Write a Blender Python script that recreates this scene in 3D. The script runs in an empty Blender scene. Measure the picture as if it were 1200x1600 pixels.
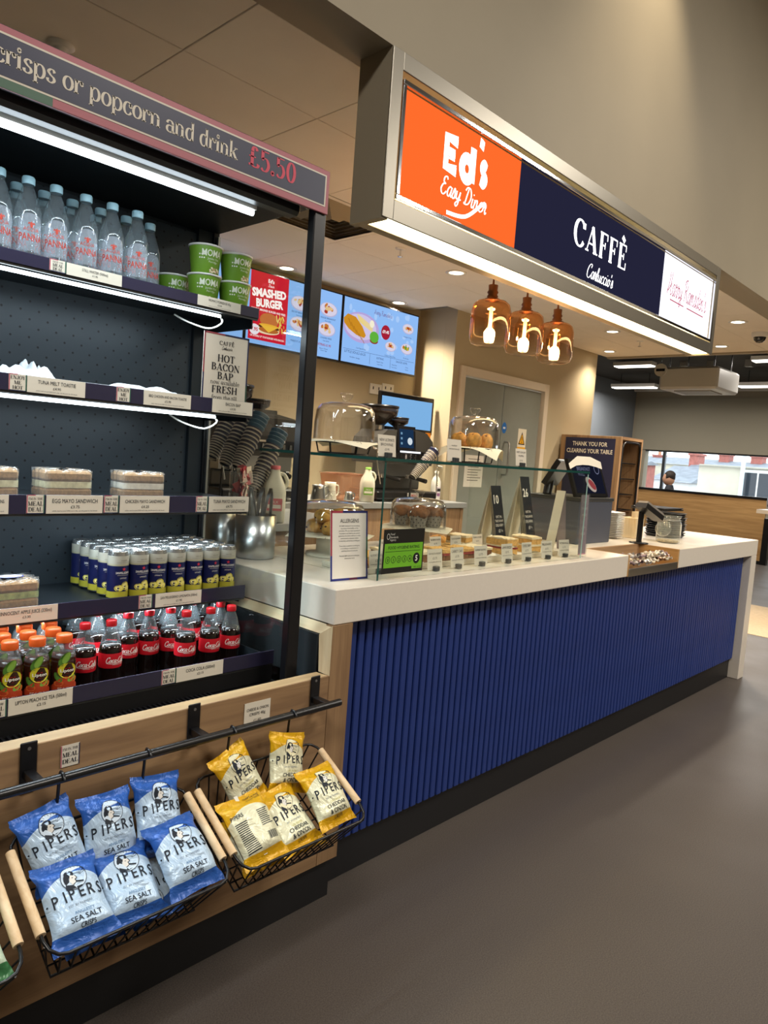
import bpy, math, random
from mathutils import Vector, Matrix, Euler
from math import sin, cos, pi, radians, sqrt, atan2, hypot

# ---------------------------------------------------------------- camera, world, exposure
SC = bpy.context.scene
COL = SC.collection
F_PX, YAW, PITCH, ROLL, CAM_H = 1123.08, radians(43.2448), radians(-4.6228), radians(4.2164), 1.42
_fw = Vector((cos(YAW)*cos(PITCH), sin(YAW)*cos(PITCH), sin(PITCH)))
_rt = Vector((sin(YAW), -cos(YAW), 0)); _up = _rt.cross(_fw)
_r2 = cos(ROLL)*_rt + sin(ROLL)*_up; _u2 = -sin(ROLL)*_rt + cos(ROLL)*_up
CAM = Vector((0, 0, CAM_H))
cd = bpy.data.cameras.new('camera'); cam = bpy.data.objects.new('camera', cd); COL.objects.link(cam)
cd.sensor_fit = 'HORIZONTAL'; cd.sensor_width = 36; cd.lens = 36*F_PX/1200; cd.clip_start = .05; cd.clip_end = 300
cam.matrix_world = Matrix(((_r2.x, _u2.x, -_fw.x, 0), (_r2.y, _u2.y, -_fw.y, 0), (_r2.z, _u2.z, -_fw.z, CAM_H), (0, 0, 0, 1)))
SC.camera = cam
SC.view_settings.view_transform = 'Standard'; SC.view_settings.look = 'None'
SC.view_settings.exposure = 0.5; SC.view_settings.gamma = 1.0; SC.view_settings.use_curve_mapping = False
SC.cycles.transparent_max_bounces = 32; SC.cycles.max_bounces = 8
SC.cycles.caustics_reflective = False; SC.cycles.caustics_refractive = False
SC.cycles.sample_clamp_indirect = 6.0
W = bpy.data.worlds.new('overcast_sky'); SC.world = W; W.use_nodes = True
_n = W.node_tree.nodes; _bg = _n['Background']; _bg.inputs['Color'].default_value = (.86, .92, 1, 1); _bg.inputs['Strength'].default_value = 2.4

def lamp(name, kind, loc, power, color=(1, 1, 1), size=.1, size_y=None, rot=(0, 0, 0), spot=None, blend=.5):
    l = bpy.data.lights.new(name, kind); l.energy = power; l.color = color
    if kind == 'AREA':
        l.size = size
        if size_y: l.shape = 'RECTANGLE'; l.size_y = size_y
    else:
        l.shadow_soft_size = size
    if spot: l.spot_size = radians(spot); l.spot_blend = blend
    o = bpy.data.objects.new(name, l); o.location = loc; o.rotation_euler = rot; COL.objects.link(o); return o
WARM = (1, .85, .66); NEUT = (1, .93, .84); COOL = (.80, .93, 1)
ZC = 2.731          # kiosk ceiling
ZH = 4.7            # hall ceiling
# hall ceiling panels over the aisle (fittings are built further down at the same places)
HALL_PANELS = [(-1.5, -.6), (2.6, -1.6), (6.4, -1.2), (6.6, -3.4)]
ZS = 3.26          # seating area ceiling
for (x, y) in HALL_PANELS:
    lamp('hall_panel_light_offscreen', 'AREA', (x, y, ZH-.06), 88, NEUT, 1.2, .6)
# wall washers on the bulkhead
for x in (3.45, 6.6):
    lamp('bulkhead_washer_offscreen', 'SPOT', (x, 1.25, ZH-.1), 115, (1, .84, .62), .06, rot=(radians(14), 0, 0), spot=70, blend=.8)
# kiosk downlights (pixel in the photo -> point on the ceiling)
DOWN_PX = [(713, 426), (623, 473), (448, 419), (1153, 503), (1127, 541), (957, 518), (952, 549)]

# ---------------------------------------------------------------- helpers
def ray(x, y): return _r2*((x-600)/F_PX) + _u2*((800-y)/F_PX) + _fw
def PY(x, y, Y): d = ray(x, y); return CAM + d*((Y-CAM.y)/d.y)
def PX(x, y, X): d = ray(x, y); return CAM + d*((X-CAM.x)/d.x)
def PZ(x, y, Z): d = ray(x, y); return CAM + d*((Z-CAM.z)/d.z)

MATS = {}
def lin(h):
    if not isinstance(h, str): return tuple(h)[:3]
    h = h.lstrip('#'); c = [int(h[i:i+2], 16)/255 for i in (0, 2, 4)]
    return tuple(x/12.92 if x <= .04045 else ((x+.055)/1.055)**2.4 for x in c)
def newmat(name):
    m = bpy.data.materials.new(name); m.use_nodes = True
    return m, m.node_tree.nodes, m.node_tree.links
def mat(name, color, rough=.5, metal=0, spec=.5, coat=0, var=0, vscale=20, bump=0, bscale=80, emit=0, ecol=None, sub=0):
    if name in MATS: return MATS[name]
    m, n, l = newmat(name); b = n['Principled BSDF']; c = lin(color)
    b.inputs['Base Color'].default_value = (*c, 1); b.inputs['Roughness'].default_value = rough
    b.inputs['Metallic'].default_value = metal; b.inputs['Specular IOR Level'].default_value = spec
    b.inputs['Coat Weight'].default_value = coat
    if emit:
        b.inputs['Emission Color'].default_value = (*(lin(ecol) if ecol else c), 1); b.inputs['Emission Strength'].default_value = emit
    if var or bump:
        t = n.new('ShaderNodeTexCoord')
    if var:
        z = n.new('ShaderNodeTexNoise'); z.inputs['Scale'].default_value = vscale; z.inputs['Detail'].default_value = 4
        r = n.new('ShaderNodeMapRange'); r.inputs[1].default_value = .3; r.inputs[2].default_value = .7
        r.inputs[3].default_value = 1-var; r.inputs[4].default_value = 1+var
        x = n.new('ShaderNodeMix'); x.data_type = 'RGBA'; x.blend_type = 'MULTIPLY'; x.inputs[0].default_value = 1
        x.inputs[6].default_value = (*c, 1)
        l.new(t.outputs['Object'], z.inputs['Vector']); l.new(z.outputs['Fac'], r.inputs[0])
        l.new(r.outputs[0], x.inputs[7]); l.new(x.outputs[2], b.inputs['Base Color'])
    if bump:
        z = n.new('ShaderNodeTexNoise'); z.inputs['Scale'].default_value = bscale; z.inputs['Detail'].default_value = 3
        u = n.new('ShaderNodeBump'); u.inputs['Strength'].default_value = bump; u.inputs['Distance'].default_value = .002
        l.new(t.outputs['Object'], z.inputs['Vector']); l.new(z.outputs['Fac'], u.inputs['Height']); l.new(u.outputs[0], b.inputs['Normal'])
    MATS[name] = m; return m
def flat(h, rough=.55): return mat('print_'+h.lstrip('#')+('' if rough == .55 else '_%d' % int(rough*100)), h, rough, spec=.3)
def glow(h, s):
    k = 'glow_%s_%g' % (h.lstrip('#'), s)
    if k in MATS: return MATS[k]
    m, n, l = newmat(k); n.remove(n['Principled BSDF']); e = n.new('ShaderNodeEmission')
    e.inputs[0].default_value = (*lin(h), 1); e.inputs[1].default_value = s*.72      # the view is exposed half a stop up
    l.new(e.outputs[0], n['Material Output'].inputs[0]); MATS[k] = m; return m
def two_sided(n, l, f, ior):
    """same Fresnel on both faces of a thin sheet"""
    g = n.new('ShaderNodeNewGeometry'); k = n.new('ShaderNodeMapRange'); k.inputs[3].default_value = ior; k.inputs[4].default_value = 1/ior
    l.new(g.outputs['Backfacing'], k.inputs[0]); l.new(k.outputs[0], f.inputs[0])
def glassy(name, tint=(1, 1, 1), refl=1.0, haze=0, hazecol=(.8, .9, .95), ior=1.45, rough=0.0):
    """thin clear sheet: see-through with a Fresnel mirror and, for plastics, a little milky scatter"""
    if name in MATS: return MATS[name]
    m, n, l = newmat(name); n.remove(n['Principled BSDF'])
    t = n.new('ShaderNodeBsdfTransparent'); t.inputs[0].default_value = (*tint, 1)
    g = n.new('ShaderNodeBsdfGlossy'); g.inputs['Roughness'].default_value = rough
    f = n.new('ShaderNodeFresnel'); two_sided(n, l, f, ior)
    s = n.new('ShaderNodeMath'); s.operation = 'MULTIPLY'; s.inputs[1].default_value = refl; s.use_clamp = True
    x = n.new('ShaderNodeMixShader'); l.new(f.outputs[0], s.inputs[0]); l.new(s.outputs[0], x.inputs[0])
    base = t
    if haze:
        d = n.new('ShaderNodeBsdfDiffuse'); d.inputs[0].default_value = (*hazecol, 1)
        h = n.new('ShaderNodeMixShader'); h.inputs[0].default_value = haze
        l.new(t.outputs[0], h.inputs[1]); l.new(d.outputs[0], h.inputs[2]); base = h
    l.new(base.outputs[0], x.inputs[1]); l.new(g.outputs[0], x.inputs[2]); l.new(x.outputs[0], n['Material Output'].inputs[0])
    MATS[name] = m; return m
def wood(name, c1, c2, axis='X', scale=6, rough=.5):
    if name in MATS: return MATS[name]
    m, n, l = newmat(name); b = n['Principled BSDF']; b.inputs['Roughness'].default_value = rough; b.inputs['Specular IOR Level'].default_value = .3
    t = n.new('ShaderNodeTexCoord'); mp = n.new('ShaderNodeMapping'); g = .07
    mp.inputs['Scale'].default_value = {'X': (g, 1, 1), 'Y': (1, g, 1), 'Z': (1, 1, g)}[axis]
    z = n.new('ShaderNodeTexNoise'); z.inputs['Scale'].default_value = scale*8; z.inputs['Detail'].default_value = 6; z.inputs['Distortion'].default_value = .6
    z2 = n.new('ShaderNodeTexNoise'); z2.inputs['Scale'].default_value = scale*1.5; z2.inputs['Detail'].default_value = 2
    a = n.new('ShaderNodeMath'); a.operation = 'ADD'; k = n.new('ShaderNodeMath'); k.operation = 'MULTIPLY'; k.inputs[1].default_value = .5
    r = n.new('ShaderNodeValToRGB'); r.color_ramp.elements[0].position = .36; r.color_ramp.elements[1].position = .66
    r.color_ramp.elements[0].color = (*lin(c1), 1); r.color_ramp.elements[1].color = (*lin(c2), 1)
    l.new(t.outputs['Object'], mp.inputs[0]); l.new(mp.outputs[0], z.inputs['Vector']); l.new(mp.outputs[0], z2.inputs['Vector'])
    l.new(z.outputs['Fac'], a.inputs[0]); l.new(z2.outputs['Fac'], a.inputs[1]); l.new(a.outputs[0], k.inputs[0])
    l.new(k.outputs[0], r.inputs[0]); l.new(r.outputs[0], b.inputs['Base Color']); MATS[name] = m; return m

# ---- lettering: a thick-and-thin serif pen and a script pen drawn from strokes, and Blender's built-in sans
_TX = {}
def sans(s, bold=0):
    k = (s, bold)
    if k in _TX: return _TX[k]
    c = bpy.data.curves.new('t', 'FONT'); c.body = s; c.resolution_u = 2; c.offset = bold; c.fill_mode = 'FRONT'
    o = bpy.data.objects.new('t', c); me = o.to_mesh()
    V = [(v.co.x/.73, v.co.y/.73) for v in me.vertices]; F = [tuple(p.vertices) for p in me.polygons]
    o.to_mesh_clear(); bpy.data.objects.remove(o); bpy.data.curves.remove(c)
    if V:
        x0 = min(v[0] for v in V); V = [(v[0]-x0, v[1]) for v in V]
    _TX[k] = (V, F, max([v[0] for v in V] or [0])); return _TX[k]
def arc(cx, cy, rx, ry, a0, a1, n=14):
    return [(cx+rx*cos(radians(a0+(a1-a0)*i/n)), cy+ry*sin(radians(a0+(a1-a0)*i/n))) for i in range(n+1)]
def spline(P, n=6):
    if len(P) < 3: return P
    out = []; Q = [P[0]]+list(P)+[P[-1]]
    for i in range(1, len(Q)-2):
        p0, p1, p2, p3 = Q[i-1:i+3]
        for j in range(n):
            t = j/n
            out.append(tuple(.5*((2*p1[k])+(-p0[k]+p2[k])*t+(2*p0[k]-5*p1[k]+4*p2[k]-p3[k])*t*t+(-p0[k]+3*p1[k]-3*p2[k]+p3[k])*t**3) for k in range(len(p1))))
    out.append(tuple(P[-1])); return out
def pen(P, thin, thick, mode='auto'):
    V = []; F = []; n = len(P)
    for i, (x, y) in enumerate(P):
        a = P[max(0, i-1)]; b = P[min(n-1, i+1)]; dx, dy = b[0]-a[0], b[1]-a[1]; L = hypot(dx, dy) or 1e-6
        w = thin if mode == 'h' else thick if mode == 'T' else thin+(thick-thin)*(abs(dy)/L)**1.6
        nx, ny = -dy/L*w/2, dx/L*w/2; V += [(x+nx, y+ny), (x-nx, y-ny)]
        if i: F.append((2*i-2, 2*i-1, 2*i+1, 2*i))
    return V, F
def L_(*p): return [(p[i], p[i+1]) for i in range(0, len(p), 2)]
def _stem(x, a, b, top=.1, bot=.1, tl=None):
    o = [('T', L_(x, a, x, b))]
    if bot: o.append(('h', L_(x-bot, a+.014, x+bot, a+.014)))
    if top: o.append(('h', L_(x-top, b-.014, x+(top if tl is None else tl), b-.014)))
    return o
X_, C_, A_, D_ = .46, .7, .72, -.2
SERIF = {
 'a': (.46, [('a', arc(.2, .3, .15, .15, 170, 0)), ('T', L_(.35, .32, .35, .08)), ('a', arc(.41, .08, .06, .07, 180, 330)), ('a', arc(.2, .13, .15, .13, 60, 330))]),
 'b': (.5, _stem(.1, 0, A_, .08, 0, .04)+[('a', arc(.26, .23, .17, .23, 140, -140))]),
 'c': (.44, [('a', arc(.24, .23, .18, .23, 40, 330)), ('T', arc(.36, .34, .03, .03, 0, 360, 8))]),
 'd': (.52, _stem(.4, 0, A_, .08, .05, .04)+[('a', arc(.24, .23, .17, .23, 40, 320))]),
 'e': (.45, [('a', arc(.24, .23, .17, .23, 0, 320)), ('h', L_(.08, .24, .41, .24))]),
 'f': (.32, _stem(.13, 0, .56, 0, .1)+[('a', arc(.24, .56, .11, .15, 180, 40)), ('h', L_(.02, .45, .27, .45))]),
 'h': (.54, _stem(.1, 0, A_, .08, .09, .04)+[('a', arc(.25, .3, .15, .15, 150, 0)), ('T', L_(.4, .32, .4, 0)), ('h', L_(.3, .014, .5, .014))]),
 'i': (.26, _stem(.12, 0, X_, .1, .1, .04)+[('T', arc(.12, .62, .03, .03, 0, 360, 8))]),
 'k': (.52, _stem(.1, 0, A_, .08, .09, .04)+[('h', L_(.1, .18, .4, .44)), ('T', L_(.22, .28, .42, 0)), ('h', L_(.32, .014, .52, .014)), ('h', L_(.3, .446, .48, .446))]),
 'l': (.26, _stem(.12, 0, A_, .1, .1, .04)),
 'm': (.8, _stem(.1, 0, X_, .08, .08, .04)+[('a', arc(.24, .3, .14, .15, 150, 0)), ('T', L_(.38, .32, .38, 0)), ('a', arc(.52, .3, .14, .15, 150, 0)), ('T', L_(.66, .32, .66, 0)), ('h', L_(.3, .014, .46, .014)), ('h', L_(.58, .014, .75, .014))]),
 'n': (.54, _stem(.1, 0, X_, .08, .09, .04)+[('a', arc(.25, .3, .15, .15, 150, 0)), ('T', L_(.4, .32, .4, 0)), ('h', L_(.3, .014, .5, .014))]),
 'o': (.48, [('a', arc(.24, .23, .18, .225, 0, 360, 24))]),
 'p': (.52, _stem(.1, D_, X_, .08, .1, .04)+[('a', arc(.27, .23, .17, .225, 140, -140))]),
 'r': (.4, _stem(.1, 0, X_, .08, .1, .04)+[('a', arc(.25, .29, .13, .16, 150, 50)), ('T', arc(.33, .38, .03, .03, 0, 360, 8))]),
 's': (.4, [('a', spline(L_(.33, .36, .28, .44, .18, .45, .09, .36, .17, .26, .3, .18, .32, .08, .2, 0, .08, .04, .05, .13)))]),
 't': (.32, [('T', L_(.14, .6, .14, .1)), ('a', arc(.22, .09, .08, .09, 180, 330)), ('h', L_(.03, .45, .28, .45))]),
 'v': (.5, [('T', L_(.08, .46, .25, 0)), ('h', L_(.25, 0, .42, .46)), ('h', L_(0, .446, .18, .446)), ('h', L_(.34, .446, .5, .446))]),
 'w': (.74, [('T', L_(.08, .46, .23, 0)), ('h', L_(.23, 0, .36, .46)), ('T', L_(.34, .46, .49, 0)), ('h', L_(.49, 0, .64, .46)), ('h', L_(0, .446, .18, .446)), ('h', L_(.56, .446, .72, .446))]),
 'A': (.7, [('h', L_(.08, 0, .34, .7)), ('T', L_(.34, .68, .56, 0)), ('h', L_(.16, .22, .48, .22)), ('h', L_(0, .014, .18, .014)), ('h', L_(.44, .014, .7, .014))]),
 'B': (.6, _stem(.14, 0, C_, .12, .12, 0)+[('a', arc(.24, .53, .2, .16, 90, -90)), ('a', arc(.26, .19, .24, .185, 90, -90)), ('h', L_(.14, .365, .26, .365)), ('h', L_(.1, .686, .26, .686)), ('h', L_(.1, .014, .28, .014))]),
 'C': (.62, [('a', arc(.33, .35, .26, .345, 35, 325, 20)), ('T', L_(.54, .5, .54, .66))]),
 'D': (.66, _stem(.14, 0, C_, .12, .12, 0)+[('a', arc(.28, .35, .3, .336, 90, -90, 20)), ('h', L_(.1, .686, .3, .686)), ('h', L_(.1, .014, .3, .014))]),
 'E': (.58, _stem(.14, 0, C_)+[('h', L_(.14, .686, .5, .686)), ('h', L_(.14, .36, .36, .36)), ('h', L_(.14, .014, .52, .014)), ('h', L_(.49, .7, .49, .52)), ('h', L_(.51, 0, .51, .2)), ('h', L_(.36, .27, .36, .45))]),
 'F': (.54, _stem(.14, 0, C_)+[('h', L_(.14, .686, .48, .686)), ('h', L_(.14, .36, .36, .36)), ('h', L_(.48, .7, .48, .52)), ('h', L_(.36, .27, .36, .45))]),
 'H': (.74, _stem(.15, 0, C_)+_stem(.58, 0, C_)+[('h', L_(.15, .36, .58, .36))]),
 'I': (.32, _stem(.16, 0, C_)),
 'J': (.44, _stem(.28, .12, C_, .1, 0)+[('a', arc(.18, .13, .1, .13, 0, -170))]),
 'L': (.56, _stem(.14, 0, C_)+[('h', L_(.14, .014, .5, .014)), ('h', L_(.5, 0, .5, .2))]),
 'M': (.86, [('h', L_(.12, 0, .12, .7)), ('T', L_(.14, .69, .4, .02)), ('h', L_(.4, 0, .66, .7))]+_stem(.7, 0, C_)+[('h', L_(.02, .014, .22, .014)), ('h', L_(.04, .686, .16, .686))]),
 'N': (.74, [('h', L_(.12, 0, .12, .7)), ('T', L_(.14, .68, .58, .02)), ('h', L_(.6, 0, .6, .7)), ('h', L_(.02, .014, .22, .014)), ('h', L_(.04, .686, .16, .686)), ('h', L_(.5, .686, .7, .686))]),
 'O': (.68, [('a', arc(.34, .35, .27, .345, 0, 360, 28))]),
 'P': (.58, _stem(.14, 0, C_, .12, .12, 0)+[('a', arc(.26, .51, .22, .177, 90, -90)), ('h', L_(.1, .686, .28, .686)), ('h', L_(.14, .335, .28, .335))]),
 'R': (.64, _stem(.14, 0, C_, .12, .12, 0)+[('a', arc(.26, .52, .21, .167, 90, -90)), ('h', L_(.1, .686, .28, .686)), ('h', L_(.14, .355, .28, .355)), ('T', L_(.34, .34, .48, .05)), ('h', L_(.44, .014, .62, .014))]),
 'S': (.52, [('a', spline(L_(.42, .54, .36, .68, .24, .7, .11, .58, .18, .43, .36, .3, .42, .15, .26, 0, .12, .03, .07, .18)))]),
 'T': (.64, _stem(.32, 0, C_, 0, .11)+[('h', L_(.06, .686, .58, .686)), ('h', L_(.06, .7, .06, .52)), ('h', L_(.58, .7, .58, .52))]),
 'Y': (.66, [('T', L_(.1, .69, .33, .3)), ('h', L_(.33, .3, .54, .69)), ('T', L_(.33, .32, .33, 0)), ('h', L_(.22, .014, .44, .014)), ('h', L_(0, .686, .2, .686)), ('h', L_(.44, .686, .64, .686))]),
 '5': (.5, [('T', L_(.12, .68, .12, .4)), ('h', L_(.1, .67, .4, .67)), ('a', spline(L_(.1, .37, .2, .44, .33, .4, .4, .22, .32, .04, .18, 0, .08, .08)))]),
 '0': (.5, [('a', arc(.25, .34, .17, .34, 0, 360, 24))]),
 '£': (.54, [('T', L_(.2, .05, .2, .5)), ('a', arc(.3, .52, .1, .16, 180, 20)), ('h', L_(.06, .34, .36, .34)), ('a', spline(L_(.06, .04, .16, .08, .3, .01, .44, .04, .48, .14)))]),
 '.': (.22, [('T', arc(.1, .04, .03, .03, 0, 360, 8))]), "'": (.2, [('T', L_(.1, .7, .07, .52))]), ' ': (.26, []),
}
SERIF['È'] = (SERIF['E'][0], SERIF['E'][1]+[('T', L_(.2, .9, .36, .78))])
SCRIPT = {
 'a': (.4, [L_(.33, .38, .2, .42, .07, .26, .08, .06, .2, .02, .31, .2, .35, .42), L_(.35, .4, .31, .1, .38, .02, .46, .1)]),
 'c': (.34, [L_(.3, .36, .24, .43, .1, .34, .06, .14, .14, .01, .28, .04, .38, .12)]),
 'd': (.42, [L_(.31, .38, .2, .42, .07, .26, .08, .06, .2, .02, .3, .2), L_(.42, .74, .33, .3, .33, .06, .46, .08)]),
 'e': (.33, [L_(.06, .2, .22, .24, .29, .34, .22, .43, .1, .34, .06, .14, .14, .01, .28, .04, .36, .12)]),
 'h': (.42, [L_(.04, .1, .22, .5, .27, .7, .2, .72, .12, .4, .07, 0), L_(.08, .14, .2, .38, .3, .38, .28, .12, .34, .01, .46, .1)]),
 'i': (.22, [L_(.1, .4, .06, .1, .12, .01, .24, .1), L_(.13, .56, .14, .58, .15, .57)]),
 'l': (.22, [L_(.03, .12, .18, .5, .22, .68, .16, .74, .1, .5, .07, .12, .13, .01, .24, .1)]),
 'm': (.6, [L_(.05, .4, .04, .2, .02, 0), L_(.04, .14, .14, .38, .23, .38, .2, 0), L_(.22, .14, .32, .38, .42, .38, .4, .1, .46, .01, .6, .1)]),
 'n': (.42, [L_(.06, .4, .05, .2, .02, 0), L_(.04, .14, .16, .38, .27, .38, .25, .1, .31, .01, .44, .1)]),
 'o': (.38, [L_(.24, .41, .1, .36, .06, .14, .14, .01, .28, .08, .31, .28, .22, .42, .28, .34, .42, .38)]),
 'r': (.32, [L_(.04, .1, .12, .46, .16, .36, .26, .38, .23, .12, .28, .01, .36, .1)]),
 's': (.3, [L_(.04, .1, .16, .44, .22, .34, .24, .1, .14, .01, .05, .08), L_(.14, .01, .32, .1)]),
 'u': (.44, [L_(.06, .4, .06, .1, .14, .01, .26, .14, .34, .4), L_(.34, .4, .31, .1, .37, .01, .48, .1)]),
 'y': (.42, [L_(.06, .4, .06, .14, .14, .06, .26, .16, .33, .4), L_(.33, .4, .26, -.1, .14, -.24, .06, -.14, .24, .02, .44, .1)]),
 "'": (.14, [L_(.08, .74, .09, .66, .05, .58)]), '-': (.26, [L_(.04, .24, .14, .27, .24, .22)]), ' ': (.22, []),
 'C': (.56, [L_(.46, .58, .52, .72, .4, .78, .2, .66, .06, .36, .1, .08, .28, .0, .44, .08, .54, .2)]),
 'D': (.62, [L_(.3, .74, .22, .4, .14, .04, .06, .08, .2, .02, .42, .1, .56, .4, .44, .72, .2, .76, .06, .6)]),
 'E': (.5, [L_(.44, .66, .36, .76, .2, .7, .18, .52, .32, .46, .16, .4, .06, .2, .16, .02, .32, .02, .46, .16)]),
 'H': (.62, [L_(.04, .02, .02, .14, .14, .3, .2, .5, .22, .78), L_(.02, .1, .2, .2, .4, .36, .5, .4), L_(.48, .8, .42, .5, .4, .1, .48, .02, .6, .1)]),
 'R': (.6, [L_(.22, .74, .18, .4, .1, .02), L_(.04, .58, .12, .74, .36, .8, .48, .64, .38, .46, .2, .4, .36, .3, .46, .08, .56, .02, .64, .1)]),
}
def serif(s, thin=.028, thick=.115, track=0):
    k = ('serif', s, thin, thick, track)
    if k in _TX: return _TX[k]
    V = []; F = []; x = 0
    for ch in s:
        adv, st = SERIF[ch]
        for mode, P in st:
            v, f = pen(P, thin, thick, 'auto' if mode == 'a' else mode); b = len(V)
            V += [((p[0]+x)/.7, p[1]/.7) for p in v]; F += [tuple(i+b for i in q) for q in f]
        x += adv+track
    _TX[k] = (V, F, x/.7); return _TX[k]
def script(s, thin=.03, thick=.085, slant=.22, sx=1):
    k = ('script', s, thin, thick, slant, sx)
    if k in _TX: return _TX[k]
    V = []; F = []; x = 0
    for ch in s:
        adv, st = SCRIPT[ch]
        for P in st:
            v, f = pen(spline(P), thin, thick); b = len(V)
            V += [((p[0]*sx+x+slant*p[1])/.75, p[1]/.75) for p in v]; F += [tuple(i+b for i in q) for q in f]
        x += adv*sx
    _TX[k] = (V, F, x/.75); return _TX[k]

# ---- frames: map flat artwork (u right, v up, d outwards) on a surface
def plane(o, ux, uy):
    o, ux, uy = Vector(o), Vector(ux), Vector(uy); n = ux.cross(uy).normalized()
    return lambda u, v, d=0: o+ux*u+uy*v+n*d
def around(r, c=(0, 0, 0), turn=0):
    c = Vector(c)
    return lambda u, v, d=0: c+Vector(((r+d)*sin(u/r+turn), -(r+d)*cos(u/r+turn), v))

class B:
    """collects shapes with their materials; build() links them as ONE mesh object"""
    def __init__(s, m=None): s.v = []; s.f = []; s.mi = []; s.sm = []; s.mats = []; s.uv = {}; s.c = 0; s.T = None; m and s.M(m)
    def M(s, m):
        if m not in s.mats: s.mats.append(m)
        s.c = s.mats.index(m); return s
    def add(s, V, F, smooth=False):
        b = len(s.v); s.v += [tuple(s.T @ Vector(v)) if s.T else tuple(v) for v in V]
        for q in F: s.f.append(tuple(i+b for i in q)); s.mi.append(s.c); s.sm.append(smooth)
        return s
    def box(s, x0, x1, y0, y1, z0, z1, bev=0):
        x0, x1 = min(x0, x1), max(x0, x1); y0, y1 = min(y0, y1), max(y0, y1); z0, z1 = min(z0, z1), max(z0, z1)
        if not bev:
            V = [(x, y, z) for x in (x0, x1) for y in (y0, y1) for z in (z0, z1)]
            return s.add(V, [(0, 1, 3, 2), (4, 6, 7, 5), (0, 4, 5, 1), (2, 3, 7, 6), (0, 2, 6, 4), (1, 5, 7, 3)])
        b = bev; V = []; idx = {}
        for i, x in enumerate((x0, x1)):
            for j, y in enumerate((y0, y1)):
                for k, z in enumerate((z0, z1)):
                    ix, iy, iz = x+(b if i == 0 else -b), y+(b if j == 0 else -b), z+(b if k == 0 else -b)
                    for a, p in enumerate(((x, iy, iz), (ix, y, iz), (ix, iy, z))): idx[i, j, k, a] = len(V); V.append(p)
        I = idx; F = []
        for t in (0, 1):
            F.append((I[t,0,0,0], I[t,1,0,0], I[t,1,1,0], I[t,0,1,0])); F.append((I[0,t,0,1], I[1,t,0,1], I[1,t,1,1], I[0,t,1,1])); F.append((I[0,0,t,2], I[1,0,t,2], I[1,1,t,2], I[0,1,t,2]))
            for u in (0, 1):
                F.append((I[t,u,0,0], I[t,u,1,0], I[t,u,1,1], I[t,u,0,1])); F.append((I[t,0,u,0], I[t,1,u,0], I[t,1,u,2], I[t,0,u,2])); F.append((I[0,t,u,1], I[1,t,u,1], I[1,t,u,2], I[0,t,u,2]))
                for w in (0, 1): F.append((I[t,u,w,0], I[t,u,w,1], I[t,u,w,2]))
        return s.add(V, F)
    def lathe(s, prof, seg=20, c=(0, 0, 0), smooth=True, cap=True, sq=None):
        V = []; n = len(prof)
        for i in range(seg):
            a = 2*pi*i/seg
            for (r, z) in prof:
                k = 1
                if sq: k = 1/((abs(cos(a))**sq+abs(sin(a))**sq)**(1/sq))
                V.append((c[0]+r*k*cos(a), c[1]+r*k*sin(a), c[2]+z))
        F = [(i*n+j, ((i+1) % seg)*n+j, ((i+1) % seg)*n+j+1, i*n+j+1) for i in range(seg) for j in range(n-1)]
        s.add(V, F, smooth)
        if cap:
            for j in (0, n-1):
                if prof[j][0] > 1e-5: s.add([V[i*n+j] for i in range(seg)], [tuple(range(seg))])
        return s
    def cyl(s, p0, p1, r0, r1=None, seg=12, smooth=True, cap=True):
        p0, p1 = Vector(p0), Vector(p1); r1 = r0 if r1 is None else r1; d = (p1-p0).normalized()
        a = d.orthogonal().normalized(); b = d.cross(a); V = []
        for i in range(seg):
            t = 2*pi*i/seg; q = a*cos(t)+b*sin(t); V += [p0+q*r0, p1+q*r1]
        s.add(V, [(2*i, 2*((i+1) % seg), 2*((i+1) % seg)+1, 2*i+1) for i in range(seg)], smooth)
        if cap: s.add(V, [tuple(range(0, 2*seg, 2)), tuple(range(1, 2*seg, 2))])
        return s
    def tube(s, P, r, seg=6, closed=False, smooth=True):
        P = [Vector(p) for p in P]; n = len(P); V = []; a = None
        for i, p in enumerate(P):
            q0 = P[i-1] if (i or closed) else p; q1 = P[(i+1) % n] if (i < n-1 or closed) else p; d = (q1-q0).normalized()
            a = d.orthogonal().normalized() if a is None else (a-d*a.dot(d)).normalized(); b = d.cross(a)
            V += [p+(a*cos(2*pi*k/seg)+b*sin(2*pi*k/seg))*r for k in range(seg)]
        m = n if closed else n-1
        F = [(i*seg+k, i*seg+(k+1) % seg, ((i+1) % n)*seg+(k+1) % seg, ((i+1) % n)*seg+k) for i in range(m) for k in range(seg)]
        s.add(V, F, smooth)
        if not closed: s.add(V, [tuple(range(seg)), tuple(range((n-1)*seg, n*seg))])
        return s
    def prism(s, poly, d0, d1, fr):
        n = len(poly); V = [fr(u, v, d0) for u, v in poly]+[fr(u, v, d1) for u, v in poly]
        return s.add(V, [tuple(range(n-1, -1, -1)), tuple(range(n, 2*n))]+[(i, (i+1) % n, n+(i+1) % n, n+i) for i in range(n)])
    def surf(s, fn, nu, nv, smooth=True, wrap=False):
        V = [fn(i/nu, j/nv) for i in range(nu+1) for j in range(nv+1)]; b = len(s.v)
        for i in range(nu+1):
            for j in range(nv+1): s.uv[b+i*(nv+1)+j] = (i/nu, j/nv)
        return s.add(V, [(i*(nv+1)+j, (i+1)*(nv+1)+j, (i+1)*(nv+1)+j+1, i*(nv+1)+j+1) for i in range(nu) for j in range(nv)], smooth)
    # flat artwork
    def poly(s, fr, P, m, d=.0004): s.M(m); return s.add([fr(u, v, d) for u, v in P], [tuple(range(len(P)))])
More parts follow.
